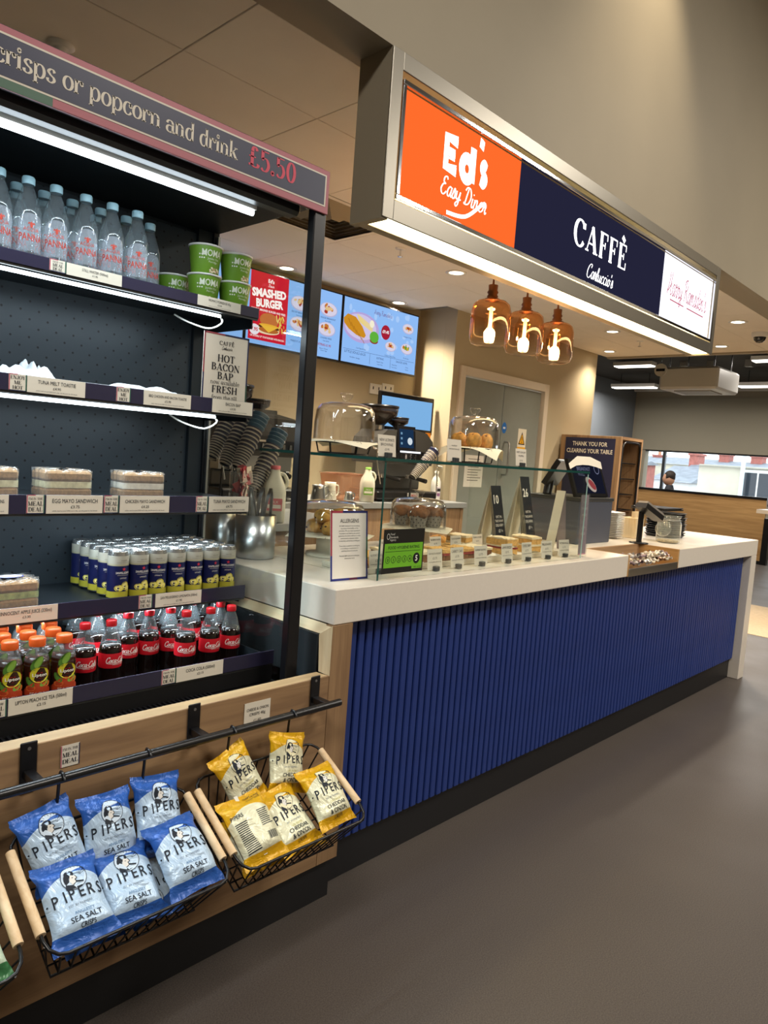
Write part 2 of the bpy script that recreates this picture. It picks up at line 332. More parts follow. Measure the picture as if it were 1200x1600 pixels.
    def rect(s, fr, u0, u1, v0, v1, m, d=.0004, n=1):
        s.M(m); V = []; F = []
        for i in range(n+1):
            u = u0+(u1-u0)*i/n; V += [fr(u, v0, d), fr(u, v1, d)]
            if i: F.append((2*i-2, 2*i, 2*i+1, 2*i-1))
        return s.add(V, F)
    def ell(s, fr, u, v, ru, rv, m, d=.0004, n=20, rot=0):
        P = [(u+ru*cos(2*pi*i/n)*cos(rot)-rv*sin(2*pi*i/n)*sin(rot), v+ru*cos(2*pi*i/n)*sin(rot)+rv*sin(2*pi*i/n)*cos(rot)) for i in range(n)]
        return s.poly(fr, P, m, d)
    def ring(s, fr, u, v, ru, rv, w, m, d=.0004, n=24):
        s.M(m); V = []; F = []
        for i in range(n):
            a = 2*pi*i/n; V += [fr(u+ru*cos(a), v+rv*sin(a), d), fr(u+(ru-w)*cos(a), v+(rv-w)*sin(a), d)]
            F.append((2*i, 2*((i+1) % n), 2*((i+1) % n)+1, 2*i+1))
        return s.add(V, F)
    def text(s, T, fr, u, v, h, m, d=.0008, al='c', w=None, rot=0, sx=1, bend=None):
        """T = glyph mesh of sans()/serif()/script(); h = capital height, w = greatest width"""
        V, F, tw = T; k = h; kx = h*sx
        if w and tw*kx > w: kx = w/tw; k = min(k, kx*1.5)
        off = {'c': -tw*kx/2, 'l': 0, 'r': -tw*kx}[al]; s.M(m); c, n = cos(rot), sin(rot); O = []
        for (x, y) in V:
            a, b = x*kx+off, y*k
            if bend: b += bend(a)
            O.append(fr(u+a*c-b*n, v+a*n+b*c, d))
        return s.add(O, F)
    def stroke(s, fr, P, w, m, d=.0006, smooth=True):
        v, f = pen(spline(P) if smooth else P, w, w); s.M(m); return s.add([fr(a, b, d) for a, b in v], f)
    def mesh(s, name):
        me = bpy.data.meshes.new(name); me.from_pydata(s.v, [], s.f)
        for m in s.mats: me.materials.append(m)
        me.polygons.foreach_set('material_index', s.mi); me.polygons.foreach_set('use_smooth', s.sm)
        if s.uv:
            uv = me.uv_layers.new(name='UVMap'); d = [0.0]*(2*len(me.loops))
            for i, l in enumerate(me.loops):
                t = s.uv.get(l.vertex_index, (-1, -1)); d[2*i], d[2*i+1] = t
            uv.data.foreach_set('uv', d)
        me.update(); return me
    def build(s, name, parent=None, world=False, label=None, cat=None, group=None, kind=None, base=True):
        """world: the shapes are in world coordinates; a top-level mesh gets its origin at its base"""
        o = Vector((0, 0, 0))
        if world and parent is not None: o = Vector(ORG[parent.name])
        elif parent is None and base:
            xs, ys, zs = zip(*s.v); o = Vector(((min(xs)+max(xs))/2, (min(ys)+max(ys))/2, min(zs)))
        if o.length: s.v = [(x-o.x, y-o.y, z-o.z) for x, y, z in s.v]
        ob = bpy.data.objects.new(name, s.mesh(name)); COL.objects.link(ob)
        if parent is not None: ob.parent = parent; ORG[ob.name] = tuple(o) if world else (0, 0, 0)
        else: ob.location = o; ORG[ob.name] = tuple(o)
        return tag(ob, label, cat, group, kind)
ORG = {}
def tag(o, label=None, cat=None, group=None, kind=None):
    for k, v in (('label', label), ('category', cat), ('group', group), ('kind', kind)):
        if v: o[k] = v
    return o
def thing(name, label, cat, loc=(0, 0, 0), group=None, rz=0, kind=None, rot=None):
    o = bpy.data.objects.new(name, None); COL.objects.link(o); o.location = loc; o.rotation_euler = rot or (0, 0, rz); o.empty_display_size = .05
    ORG[o.name] = tuple(loc); return tag(o, label, cat, group, kind)
KIDS = {}
def copy_tree(o, parent=None):
    c = o.copy(); COL.objects.link(c)
    if parent is not None: c.parent = parent
    for ch in o.children: copy_tree(ch, c)
    return c
def place(o, loc, rz=None, rot=None, label=None, group=None, scale=None):
    o.location = loc
    if rz is not None: o.rotation_euler = (0, 0, rz)
    if rot is not None: o.rotation_euler = rot
    if scale is not None: o.scale = scale if isinstance(scale, tuple) else (scale,)*3
    return tag(o, label, None, group)
def struct(b, name, parent=None, **k): return b.build(name, parent, world=True, kind='structure', base=parent is None, **k)
def rnd(a, b): return random.uniform(a, b)
random.seed(7)

# ---------------------------------------------------------------- materials
GREIGE = mat('painted_plaster', '#a39a88', .75, spec=.2, var=.04, vscale=3, bump=.05, bscale=200)
KWALL = mat('kiosk_wall_paint', '#b9ab8e', .7, spec=.2, var=.03, vscale=2)
BULK = mat('bulkhead_paint', '#9c927e', .55, spec=.3, var=.03, vscale=2)
BLUEGREY = mat('blue_grey_paint', '#7f858c', .7, spec=.2)
TILE = mat('ceiling_tile_white', '#ece4d8', .8, spec=.2, var=.02, vscale=4)
SOFFIT = mat('soffit_paint', '#9c927e', .6, spec=.3)
DARKCEIL = mat('open_ceiling_dark', '#77726a', .8, spec=.2, var=.08, vscale=2)
SOLID = mat('white_solid_surface', '#e4dccf', .28, spec=.5, var=.015, vscale=60)
OAK = wood('oak_along', '#80644a', '#ab8b66', 'X', 5); OAKV = wood('oak_upright', '#80644a', '#ab8b66', 'Z', 5); OAKY = wood('oak_across', '#a27a4b', '#c99f68', 'Y', 4)
ASH = wood('pale_edge_wood', '#9a8260', '#b8a07a', 'X', 8); ASHY = wood('pale_edge_wood_across', '#cdb48a', '#e6d6b4', 'Y', 8); ASHZ = wood('pale_edge_wood_upright', '#cdb48a', '#e6d6b4', 'Z', 8)
HANDLE = wood('beech_handle', '#d8b78c', '#ecd2ac', 'Y', 14)
BLACK = mat('black_metal', '#101013', .3, spec=.5); BLACKM = mat('black_matt', '#0c0c0e', .6, spec=.3); KICK = mat('kick_black', '#1b1b1d', .45, spec=.4)
BLUE = mat('blue_lacquer', '#21387c', .42, spec=.45, var=.05, vscale=8); BLUEBACK = BLUE
STEEL = mat('brushed_steel', '#b9bcbe', .28, 1); CHROME = mat('chrome', '#d8dadc', .1, 1); SIGNMETAL = mat('sign_frame_metal', '#8d887d', .35, .75); COPPER = mat('aged_copper', '#8a6248', .35, 1)
FRIDGE = mat('fridge_charcoal', '#20272c', .42, .25, spec=.4); GUNMETAL = mat('gunmetal', '#4a4d50', .4, .6); DARKGREY = mat('dark_grey_plastic', '#2b2d31', .4)
NAVYSTRIP = mat('navy_ticket_strip', '#2a2840', .25, spec=.5); CARD = mat('ivory_card', '#ddd6c6', .6, spec=.25); PAPER = mat('white_paper', '#e8e4da', .7, spec=.2); INK = flat('#17171a')
WHITE = mat('white_plastic', '#e6e4de', .4); RED = flat('#c8202b'); NAVY = flat('#232a4d')
PANE = glassy('clear_pane', (.97, .99, .98), 1.0); PANEGREEN = glassy('green_edge_glass', (.25, .55, .48), 1.0, .25, (.05, .3, .25))
DOME = glassy('cut_glass', (.99, .99, .99), 2.2); PET = glassy('clear_bottle', (.96, .985, .995), 1.1, .06, (.75, .88, .95)); ACRYL = glassy('acrylic', (.95, .96, .96), 1.3, .04)
TUBE = glow('#eaf8ff', 8.0)

# floor: speckled vinyl
m, n, l = newmat('speckled_vinyl'); FLOORM = m; b = n['Principled BSDF']; b.inputs['Roughness'].default_value = .42; b.inputs['Specular IOR Level'].default_value = .35
t = n.new('ShaderNodeTexCoord'); z = n.new('ShaderNodeTexNoise'); z.inputs['Scale'].default_value = 260; z.inputs['Detail'].default_value = 2
r = n.new('ShaderNodeValToRGB'); e = r.color_ramp.elements; e[0].position = .3; e[0].color = (*lin('#453f3b'), 1); e[1].position = .72; e[1].color = (*lin('#5f5751'), 1)
z2 = n.new('ShaderNodeTexNoise'); z2.inputs['Scale'].default_value = 1.3; z2.inputs['Detail'].default_value = 5
r2 = n.new('ShaderNodeMapRange'); r2.inputs[1].default_value = .3; r2.inputs[2].default_value = .7; r2.inputs[3].default_value = .34; r2.inputs[4].default_value = .52
l.new(t.outputs['Object'], z.inputs['Vector']); l.new(t.outputs['Object'], z2.inputs['Vector']); l.new(z.outputs['Fac'], r.inputs[0]); l.new(r.outputs[0], b.inputs['Base Color'])
l.new(z2.outputs['Fac'], r2.inputs[0]); l.new(r2.outputs[0], b.inputs['Roughness'])

# fridge back panel: dark steel with rows of small punched holes (too small to pick apart)
m, n, l = newmat('punched_steel'); PUNCH = m; b = n['Principled BSDF']; b.inputs['Metallic'].default_value = .3; b.inputs['Roughness'].default_value = .4
t = n.new('ShaderNodeTexCoord'); sp = n.new('ShaderNodeSeparateXYZ'); l.new(t.outputs['Object'], sp.inputs[0])
def _mth(op, a, bb=None, nn=n, ll=l):
    k = nn.new('ShaderNodeMath'); k.operation = op
    for i, q in enumerate((a, bb)):
        if q is None: continue
        if isinstance(q, (int, float)): k.inputs[i].default_value = q
        else: ll.new(q, k.inputs[i])
    return k.outputs[0]
def _dots(px, pz, ox, oz):
    a = _mth('SUBTRACT', _mth('MODULO', _mth('ADD', sp.outputs[0], 10+ox), px), px/2); c = _mth('SUBTRACT', _mth('MODULO', _mth('ADD', sp.outputs[2], 10+oz), pz), pz/2)
    return _mth('LESS_THAN', _mth('ADD', _mth('MULTIPLY', a, a), _mth('MULTIPLY', c, c)), .0032**2)
hole = _mth('MAXIMUM', _dots(.05, .05, 0, 0), _dots(.05, .05, .025, .025))
mx = n.new('ShaderNodeMix'); mx.data_type = 'RGBA'; mx.inputs[6].default_value = (*lin('#2f383f'), 1); mx.inputs[7].default_value = (.003, .003, .004, 1)
l.new(hole, mx.inputs[0]); l.new(mx.outputs[2], b.inputs['Base Color'])

# ---------------------------------------------------------------- the setting
CB_F = 2.4
YC = 1.5526      # counter front
WB, WR, WD = 4.488, 5.07, 4.055       # menu wall, its return, door wall
struct(B(FLOORM).box(-6, 16, -5, 7.2, -.1, 0), 'floor')
fx0, fx1 = PZ(1176, 992, 0).x, PZ(1180, 946, 0).x
struct(B(mat('beige_floor_tile', '#b39c78', .5, var=.12, vscale=30)).box(fx0, fx1, -4.5, 6.9, 0, .003), 'floor_2')
struct(B(mat('pale_bounce_floor', '#c4c0b6', .5, var=.05, vscale=40)).box(-5.9, WR, CB_F, WB-.01, 0, .004), 'floor_3')  # unseen pale floor, added to bounce downlight up to the kiosk ceiling
struct(B(KWALL).box(-6, WR+.1, WB, WB+.1, 0, ZH), 'wall_back')
struct(B(KWALL).box(WR, WR+.1, WD+.121, WB-.001, 0, ZH), 'wall_return')
DX0, DX1, DZ = 5.16, 6.675, 2.262     # door frame outer
b = B(KWALL); b.box(WR, DX0, WD, WD+.12, 0, ZH); b.box(DX1, 7.69, WD, WD+.12, 0, ZH); b.box(DX0, DX1, WD, WD+.12, DZ, ZH); b.box(7.57, 7.69, WD+.12, 6.92, 0, 4.7)
struct(b, 'wall_service')
struct(B(BLUEGREY).box(7.69, 15, 6.92, 7.04, 0, ZH), 'wall_seating')
struct(B(GREIGE).box(-6.1, -6, -5, 7.2, 0, ZH), 'wall_entrance')
struct(B(GREIGE).box(-6, 16, -5.1, -5, 0, ZH), 'wall_aisle')
struct(B(DARKCEIL).box(-6, 16, -5, 7.2, ZH, ZH+.1), 'ceiling_2')
struct(B(mat('seating_ceiling_dark', '#4b4843', .8, spec=.2, var=.1, vscale=2)).box(8.35, 15, -5, 6.92, ZS, ZS+.1), 'ceiling_3')
struct(B(GREIGE).box(8.3, 8.35, -5, 6.92, ZS, ZH), 'wall_fascia')
# bulkhead above the kiosk
struct(B(BULK).box(-6, 7.95, 1.724, 1.764, ZC, ZH), 'wall_bulkhead')
b = B(SOFFIT); b.box(-6, 7.95, 1.764, 1.905, ZC, ZC+.03); struct(b, 'trim_1')
b = B(SOFFIT); b.box(7.91, 7.95, 1.905, WD, ZC-.012, ZC+.22); b.box(7.95, 8.0, 1.905, WD, ZC-.012, ZC+.02); struct(b, 'trim_2')
# tiled kiosk ceiling
ceil = struct(B(mat('ceiling_void_metal', '#8a8780', .8)).box(-6, 7.91, 1.905, WB+.1, ZC+.03, ZC+.06), 'ceiling')
xs = [1.315+.6*k for k in range(-5, 11)]+[7.91]; ys = [1.905, 2.328, 2.928, 3.528, 4.128, WB]
DIFF = {(2.515, 2.928), (3.715, 2.328)}
tm = {}
for i in range(len(xs)-1):
    for j in range(5):
        x0, x1, y0, y1 = xs[i], xs[i+1], ys[j], ys[j+1]
        if x0 > WR-.2 and x1 > WR:
            if y0 >= WD: continue
            y1 = min(y1, WD)
        if any(abs(x0-a)+abs(y0-c) < .01 for a, c in DIFF): continue
        k = (round(x1-x0, 3), round(y1-y0, 3))
        if k not in tm: tm[k] = B(TILE).box(.0015, k[0]-.0015, .0015, k[1]-.0015, 0, .014, .002).mesh('ceiling_tile')
        o = bpy.data.objects.new('ceiling_tile', tm[k]); COL.objects.link(o); o.parent = ceil
        o.location = Vector((x0, y0, ZC+rnd(0, .0008)))-Vector(ORG[ceil.name])
# square air diffusers set into the tile grid
def diffuser(x, y, label):
    t = thing('air_diffuser', label, 'vent', (x+.3, y+.3, ZC), 'square ceiling diffusers')
    b = B(TILE); s = .297
    for a, c, z0, z1 in [(s, s-.03, 0, 0)]:
        V = [(-a, -a, 0), (a, -a, 0), (a, a, 0), (-a, a, 0), (-c, -c, 0), (c, -c, 0), (c, c, 0), (-c, c, 0)]
        b.add(V, [(0, 1, 5, 4), (1, 2, 6, 5), (2, 3, 7, 6), (3, 0, 4, 7)])
    b.build('frame', t)
    B(mat('ceiling_void_metal', '#8a8780', .8)).box(-s+.03, s-.03, -s+.03, s-.03, .028, .03).build('backing', t)
    for k in range(5):
        a = s-.035-k*.048; c = a-.04
        V = [(-a, -a, .024), (a, -a, .024), (a, a, .024), (-a, a, .024), (-c, -c, -.004), (c, -c, -.004), (c, c, -.004), (-c, c, -.004)]
        B(SOFFIT).add(V, [(0, 1, 5, 4), (1, 2, 6, 5), (2, 3, 7, 6), (3, 0, 4, 7)]).build('louvre', t)
    return t
diffuser(2.515, 2.928, 'square louvred air diffuser in the ceiling close to the lit sign end')
diffuser(3.715, 2.328, 'square louvred air diffuser in the ceiling above the copper glass pendants')
# recessed downlights
DL = glow('#fff1d6', 14)
for i, (px, py) in enumerate(DOWN_PX):
    p = PZ(px, py, ZC)
    t = thing('downlight', 'round recessed downlight with white rim in the tiled ceiling', 'ceiling light', p, 'recessed ceiling downlights')
    B(WHITE).lathe([(.075, 0), (.075, -.004), (.055, -.006), (.05, .0)], 24, cap=False).build('rim', t)
    B(DL).lathe([(.0001, -.001), (.05, -.001)], 20, cap=False).build('lens', t)
    lamp('downlight_beam', 'SPOT', p+Vector((0, 0, -.02)), 44 if i > 4 else 185, WARM, .05, spot=130, blend=1)
# smoke detector, sprinklers, dome camera
p = PZ(95, 70, ZC); B(WHITE).lathe([(.045, 0), (.045, -.006), (.03, -.012), (.02, -.012), (.018, -.018), (.0001, -.018)], 20, p, cap=False).build('smoke_detector', label='small round white detector disc in the plain ceiling above the fridge sign', cat='detector')
for (x, y), lb in (((626, 388), 'chrome sprinkler head in the ceiling beside the lit strip of the sign'), ((1000, 533), 'small sprinkler head in the ceiling beyond the copper pendants')):
    p = PZ(x, y, ZC); t = thing('sprinkler', lb, 'sprinkler', p, 'ceiling sprinklers')
    B(WHITE).lathe([(.035, 0), (.03, -.006), (.012, -.008), (.0001, -.008)], 16, cap=False).build('rose', t)
    b = B(CHROME); b.cyl((0, 0, -.008), (0, 0, -.05), .006, seg=8); b.lathe([(.0001, -.05), (.016, -.05), (.016, -.053), (.0001, -.053)], 12, cap=False); b.build('head', t)
p = PZ(1188, 520, ZC); t = thing('dome_camera', 'white ceiling dome security camera with dark glass bowl', 'camera', p)
B(WHITE).lathe([(.07, 0), (.07, -.03), (.055, -.04), (.05, -.04)], 20, cap=False).build('housing', t)
B(mat('smoked_bowl', '#0d0d10', .05, spec=.8)).lathe([(.052, -.04), (.045, -.065), (.025, -.085), (.0001, -.09)], 20, cap=False).build('bowl', t)

# double service door
d = thing('door_1', 'pale grey double service door in a cream frame', 'door', ((DX0+DX1)/2, WD, 0), kind='structure')
FRAME = mat('door_frame_cream', '#d9ccb8', .5); LEAF = mat('door_leaf_grey', '#8b9089', .5, var=.02)
b = B(FRAME); w = .075
b.box(DX0, DX0+w, WD-.025, WD+.12, 0, DZ, .004); b.box(DX1-w, DX1, WD-.025, WD+.12, 0, DZ, .004); b.box(DX0+w, DX1-w, WD-.025, WD+.12, DZ-.08, DZ, .004); b.build('door_frame', d, world=True)
xm = (DX0+DX1)/2
for s, (a, c) in enumerate(((DX0+w+.008, xm-.006), (xm+.006, DX1-w-.008))):
    lf = B(LEAF).box(a, c, WD+.02, WD+.06, .01, DZ-.09, .002).build('door_leaf', d, world=True)
    if s:
        b = B(STEEL); hx = a+.07; b.tube([(hx, WD+.02, 1.62), (hx, WD-.03, 1.62), (hx, WD-.04, 1.6), (hx, WD-.04, 1.32), (hx, WD-.03, 1.3), (hx, WD+.02, 1.3)], .009, 8); b.build('pull_handle', lf, world=True)
        f = plane((a+.045, WD+.0195, 1.76), (1, 0, 0), (0, 0, 1)); b = B(); b.ell(f, 0, 0, .04, .055, flat('#2b6fc0')); b.rect(f, -.02, .02, -.01, .01, flat('#dfe8f4'), .0008); b.build('fire_door_disc', lf, world=True)
        q = PY(817, 695, WD); f = plane((q.x, WD+.0195, q.z-.1), (1, 0, 0), (0, 0, 1)); b = B(); b.rect(f, -.075, .075, 0, .26, flat('#e9e2cf')); b.rect(f, -.075, .075, 0, .075, flat('#f0b321'), .0008)
        b.poly(f, [(-.06, .1), (.06, .1), (0, .23)], INK, .0008); b.poly(f, [(-.043, .11), (.043, .11), (0, .208)], flat('#f0b321'), .0012); b.rect(f, -.005, .005, .14, .18, INK, .0016); b.ell(f, 0, .125, .007, .007, INK, .0016); b.text(sans('DANGER'), f, 0, .03, .02, INK, .0012); b.build('warning_sign', lf, world=True)
    else:
        q = PY(745, 735, WD); f = plane((q.x, WD+.0195, q.z-.16), (1, 0, 0), (0, 0, 1)); b = B(); b.rect(f, -.17, .12, 0, .3, PAPER)
        for k in range(9): b.rect(f, -.12, .06+.03*sin(k*2), .26-k*.025, .268-k*.025, flat('#8a8780'), .0008)
        b.build('notice', lf, world=True)

q = PY(930, 690, 6.92); d2 = thing('door_2', 'white framed doorway in the blue grey wall', 'door', (q.x, 6.92, 0), kind='structure'); b = B(FRAME); b.box(q.x-.02, q.x+.1, 6.89, 6.92, 0, 2.05, .004); b.build('door_frame', d2, world=True); b = B(FRAME); b.box(q.x-.9, q.x-.02, 6.89, 6.92, 1.95, 2.05, .004); b.build('door_head', d2, world=True); B(LEAF).box(q.x-.9, q.x-.02, 6.90, 6.92, .01, 1.95).build('door_leaf', d2, world=True)
# ---- far seating area: window wall, houses, low timber partition
XF, XP = 15.0, PZ(1191, 883, 0).x
wy0, wy1, wz0, wz1 = 1.2, 6.6, .95, PX(1100, 706, XF).z
b = B(GREIGE); b.box(XF, XF+.2, -5, 7.2, wz1, ZH); b.box(XF, XF+.2, -5, 7.2, 0, wz0); b.box(XF, XF+.2, -5, wy0, wz0, wz1); b.box(XF, XF+.2, wy1, 7.2, wz0, wz1); struct(b, 'wall_far')
wn = thing('window_1', 'long ribbon window looking out over slate roofs', 'window', (XF+.1, (wy0+wy1)/2, wz0), kind='structure')
B(PANE).box(XF+.09, XF+.1, wy0, wy1, wz0, wz1).build('window_pane', wn, world=True)
ALU = mat('window_alu', '#4e5256', .4, .6)
for px in (1037, 1290):
    q = PX(px, 730, XF+.08); B(ALU).box(XF+.04, XF+.1, q.y-.03, q.y+.03, wz0, wz1).build('mullion', wn, world=True)
b = B(ALU); b.box(XF+.02, XF+.12, wy0, wy1, wz0, wz0+.05); b.box(XF+.02, XF+.12, wy0, wy1, wz1-.04, wz1); b.build('window_frame', wn, world=True)
# roller blind drawn down to the window head
B(mat('blind_cloth', '#9b9584', .8)).box(XF-.03, XF-.012, 1.0, 6.85, wz1-.01, PX(1100, 622, XF).z).build('roller_blind', label='pale grey roller blind hanging above the ribbon window', cat='blind')
# partition
pt0 = PX(1000, 760.7, XP).z; py0 = PX(1196, 800, XP).y
t = thing('timber_partition', 'low oak partition with black cap in front of the window seats', 'partition', (XP, 5, 0))
B(OAKY).box(XP, XP+.06, py0, 6.9, .06, pt0-.04).build('panel', t, world=True); B(BLACK).box(XP-.01, XP+.09, py0-.01, 6.9, pt0-.04, pt0).build('cap', t, world=True)
B(KICK).box(XP+.01, XP+.05, py0, 6.9, 0, .06).build('plinth', t, world=True); B(BLACK).box(XP-.02, XP+.08, py0-.1, py0, 0, pt0-.35).build('end_post', t, world=True)
# neighbour table edge and booth back at the frame's edge
q = PX(1186, 796, 9.6); t = thing('cafe_table', 'white topped cafe table on a black pedestal near the oak partition', 'table', (9.9, q.y-.4, 0))
B(SOLID).box(9.6, 10.3, q.y-.8, q.y+.03, q.z-.05, q.z, .004).build('table_top', t, world=True); b = B(BLACK); b.cyl((9.95, q.y-.4, .02), (9.95, q.y-.4, q.z-.05), .04); b.lathe([(.25, 0), (.25, .02), (.05, .03)], 20, (9.95, q.y-.4, 0)); b.build('pedestal', t, world=True)

# open ceiling services
DUCT = mat('galvanised', '#8a8780', .5, .5)
for (x0, x1, py), lb in (((962, 1022, 571), 'hanging batten light beside the far oak tray unit'), ((958, 1026, 604), 'lower hanging batten light next to the blue grey wall'), ((1176, 1262, 562), 'hanging batten light beyond the boxy air unit, higher one'), ((1154, 1262, 602), 'hanging batten light beyond the boxy air unit, lower one')):
    X = 11.5 if py < 590 else 13.0; a, c = PX(x0, py, X), PX(x1, py, X)
    t = thing('batten_light', lb, 'light', (X, (a.y+c.y)/2, a.z), 'hanging batten lights'); B(WHITE).box(X-.1, X+.1, c.y, a.y, a.z-.02, a.z+.04).build('housing', t, world=True)
    B(glow('#fff6e6', 7)).box(X-.09, X+.09, c.y+.02, a.y-.02, a.z-.035, a.z-.0205).build('diffuser', t, world=True)
    lamp('batten_light_beam', 'AREA', (X, (a.y+c.y)/2, a.z-.06), 26, NEUT, .18, max(.3, a.y-c.y)); b = B(BLACK); [b.cyl((X, yy, a.z+.04), (X, yy, ZS), .006, seg=6) for yy in (c.y+.15, a.y-.15)]; b.build('suspension', t, world=True)
X = 10.0; a, c = PX(1030, 585, X), PX(1121, 600, X)
t = thing('air_conditioner', 'boxy white ceiling hung air conditioning unit', 'air conditioner', (X+.4, (a.y+c.y)/2, a.z-.1))
zz = PX(1090, 572, X).z; zb = PX(1120, 607, X).z
B(WHITE).box(X, X+.85, c.y-.0, a.y, zb, zz, .03).build('casing', t, world=True); B(mat('grille_grey', '#a9a7a1', .5)).box(X+.2, X+.65, c.y+.15, a.y-.15, zb-.012, zb).build('grille', t, world=True)
b = B(BLACK); [b.cyl((xx, yy, zz), (xx, yy, ZS), .008, seg=6) for xx in (X+.1, X+.75) for yy in (c.y+.1, a.y-.1)]; b.build('hanger_rod', t, world=True)
q = PX(1032, 578, 9.6); t = thing('exit_disc', 'round white hanging disc with black band near the air unit', 'sign', (9.6, q.y, q.z))
b = B(WHITE).cyl((0, 0, 0), (.02, 0, 0), .085, seg=24); b.T = None; b.rect(plane((-.0006, 0, 0), (0, -1, 0), (0, 0, 1)), -.06, .06, -.018, .018, INK, .0004); b.build('disc', t); B(BLACK).cyl((.01, 0, .085), (.01, 0, ZS-q.z), .004, seg=6).build('rod', t)
for (x0, y0, x1, y1, X, r, lb) in ((962, 609, 1215, 623, XF-.08, .05, 'long white conduit pipe running along the far wall'), (985, 560, 1215, 566, 12.4, .09, 'grey spiral duct under the open ceiling')): pass
for (x0, y0, x1, y1, X, r, lb) in ((962, 609, 1215, 623, XF-.08, .05, 'long white conduit pipe running along the far wall'), (985, 560, 1215, 566, 12.4, .09, 'grey spiral duct under the open ceiling')):
    a, c = PX(x0, y0, X), PX(x1, y1, X); B(DUCT if X < 14 else WHITE).cyl(a, (a.x, c.y, a.z), r, seg=12).build('service_pipe', label=lb, cat='pipe')
for px in (1000, 1068, 1110, 1170):
    q = PX(px, 560, 11.8); B(DUCT).box(11.8, 11.9, q.y-.05, q.y+.05, q.z-.12, ZS).build('strut_channel', label='upright galvanised strut dropping from the open ceiling', cat='strut', group='ceiling struts')
for (x, y) in HALL_PANELS:
    t = thing('ceiling_panel_light_offscreen', 'rectangular hall ceiling light panel above the aisle', 'ceiling light', (x, y, ZH), 'hall ceiling panels'); b = B(WHITE)
    b.box(-.62, .62, -.32, -.3, -.05, 0); b.box(-.62, .62, .3, .32, -.05, 0); b.box(-.62, -.6, -.3, .3, -.05, 0); b.box(.6, .62, -.3, .3, -.05, 0); b.build('frame', t); B(glow('#fff3e0', 3)).box(-.6, .6, -.3, .3, -.012, -.004).build('diffuser', t)
for x in (3.45, 6.6):
    t = thing('spotlight', 'small black ceiling spotlight washing the bulkhead wall', 'spotlight', (x, 1.25, ZH), 'bulkhead spotlights'); b = B(BLACK); b.cyl((0, -.03, -.02), (0, .02, -.16), .05, seg=14, cap=False); b.cyl((0, 0, 0), (0, 0, -.06), .01); b.build('can', t)

# houses beyond the window (storey below: their roofs stand at eye level)
SLATE = mat('slate_roof', '#7c838c', .7, var=.2, vscale=3); BRICK = mat('red_brick', '#a5645a', .8, var=.2, vscale=6); RENDER = mat('stained_render', '#c6c0ae', .85, var=.12, vscale=1.2); WROUGH = mat('white_gable_paint', '#dedfdf', .8)
def house(px0, px1, ridge, eave, X, wallm, label, gable=False, depth=6):
    a, c = PX(px0, eave, X), PX(px1, eave, X); y1, y0 = a.y, c.y; ze = PX((px0+px1)/2, eave, X).z; zr = PX((px0+px1)/2, ridge, X+depth/2 if not gable else X).z
    t = thing('house', label, 'house', (X+depth/2, (y0+y1)/2, -6), None)
    B(wallm).box(X, X+depth, y0, y1, -6, ze).build('wall', t, world=True); b = B(SLATE); o = .15
    if gable:
        ym = (y0+y1)/2; B(wallm).add([(X, y0, ze), (X, y1, ze), (X, ym, zr), (X+.2, y0, ze), (X+.2, y1, ze), (X+.2, ym, zr)], [(0, 1, 2), (3, 5, 4), (0, 2, 5, 3), (1, 4, 5, 2)]).build('gable', t, world=True)
        b.add([(X-o, y0-o, ze), (X+depth, y0-o, ze), (X+depth, ym, zr+.1), (X-o, ym, zr+.1), (X-o, y1+o, ze), (X+depth, y1+o, ze)], [(0, 1, 2, 3), (3, 2, 5, 4)])
    else:
        xm = X+depth/2; b.add([(X-o, y0-o, ze-.05), (X-o, y1+o, ze-.05), (xm, y1+o, zr), (xm, y0-o, zr), (X+depth+o, y0-o, ze), (X+depth+o, y1+o, ze)], [(0, 3, 2, 1), (3, 4, 5, 2), (0, 4, 3), (1, 2, 5)])
    b.build('roof', t, world=True); return t
def chimney(hs, px0, px1, top, bot, X, pots=2):
    a, c = PX(px0, top, X), PX(px1, bot, X); st = B(BRICK).box(X, X+.9, c.y, a.y, c.z-1.2, a.z-.1).build('chimney_stack', hs, world=True); B(BRICK).box(X-.06, X+.96, c.y-.06, a.y+.06, a.z-.1, a.z).build('cap', st, world=True)
    for k in range(pots):
        yy = c.y+(a.y-c.y)*(k+.5)/pots; B(mat('terracotta', '#b98a6a', .8)).lathe([(.13, 0), (.11, .35), (.14, .4)], 10, (X+.45, yy, a.z)).build('chimney_pot', st, world=True)
h_far = house(985, 1100, 714, 724, 54, RENDER, 'pale terrace with slate roof farthest beyond the window'); h_long = house(1075, 1320, 724, 737, 45, RENDER, 'long slate roofed terrace behind the rendered gable')
h_white = house(1020, 1046, 726, 748, 37, WROUGH, 'white walled cottage with blue grey slate roof'); h_slate = house(1044, 1076, 725, 752, 33, WROUGH, 'cottage with broad slate slope beside the rendered wall')
house(978, 999, 719, 724, 28.5, BRICK, 'red brick cottage end seen past the tray unit', depth=1.6)
t = house(1092, 1330, 731.2, 732, 26, RENDER, 'tall stained render end wall with a small window', depth=5)
q = PX(1183, 763, 26); f = B(flat('#e8e8e4')).box(25.95, 26.02, q.y-.55, q.y+.55, q.z-.6, q.z+.6).build('window', t, world=True); b = B(mat('dark_pane', '#2a3038', .1)); b.box(25.93, 25.96, q.y-.45, q.y-.03, q.z-.5, q.z+.5); b.box(25.93, 25.96, q.y+.03, q.y+.45, q.z-.5, q.z+.5); b.build('pane', f, world=True)
chimney(h_slate, 1078, 1090, 708, 722, 36); chimney(h_long, 1124, 1138, 709, 722, 47.5); chimney(h_far, 1020, 1034, 710, 716, 56.5, 1); chimney(h_long, 1174, 1190, 712, 724, 47.5)
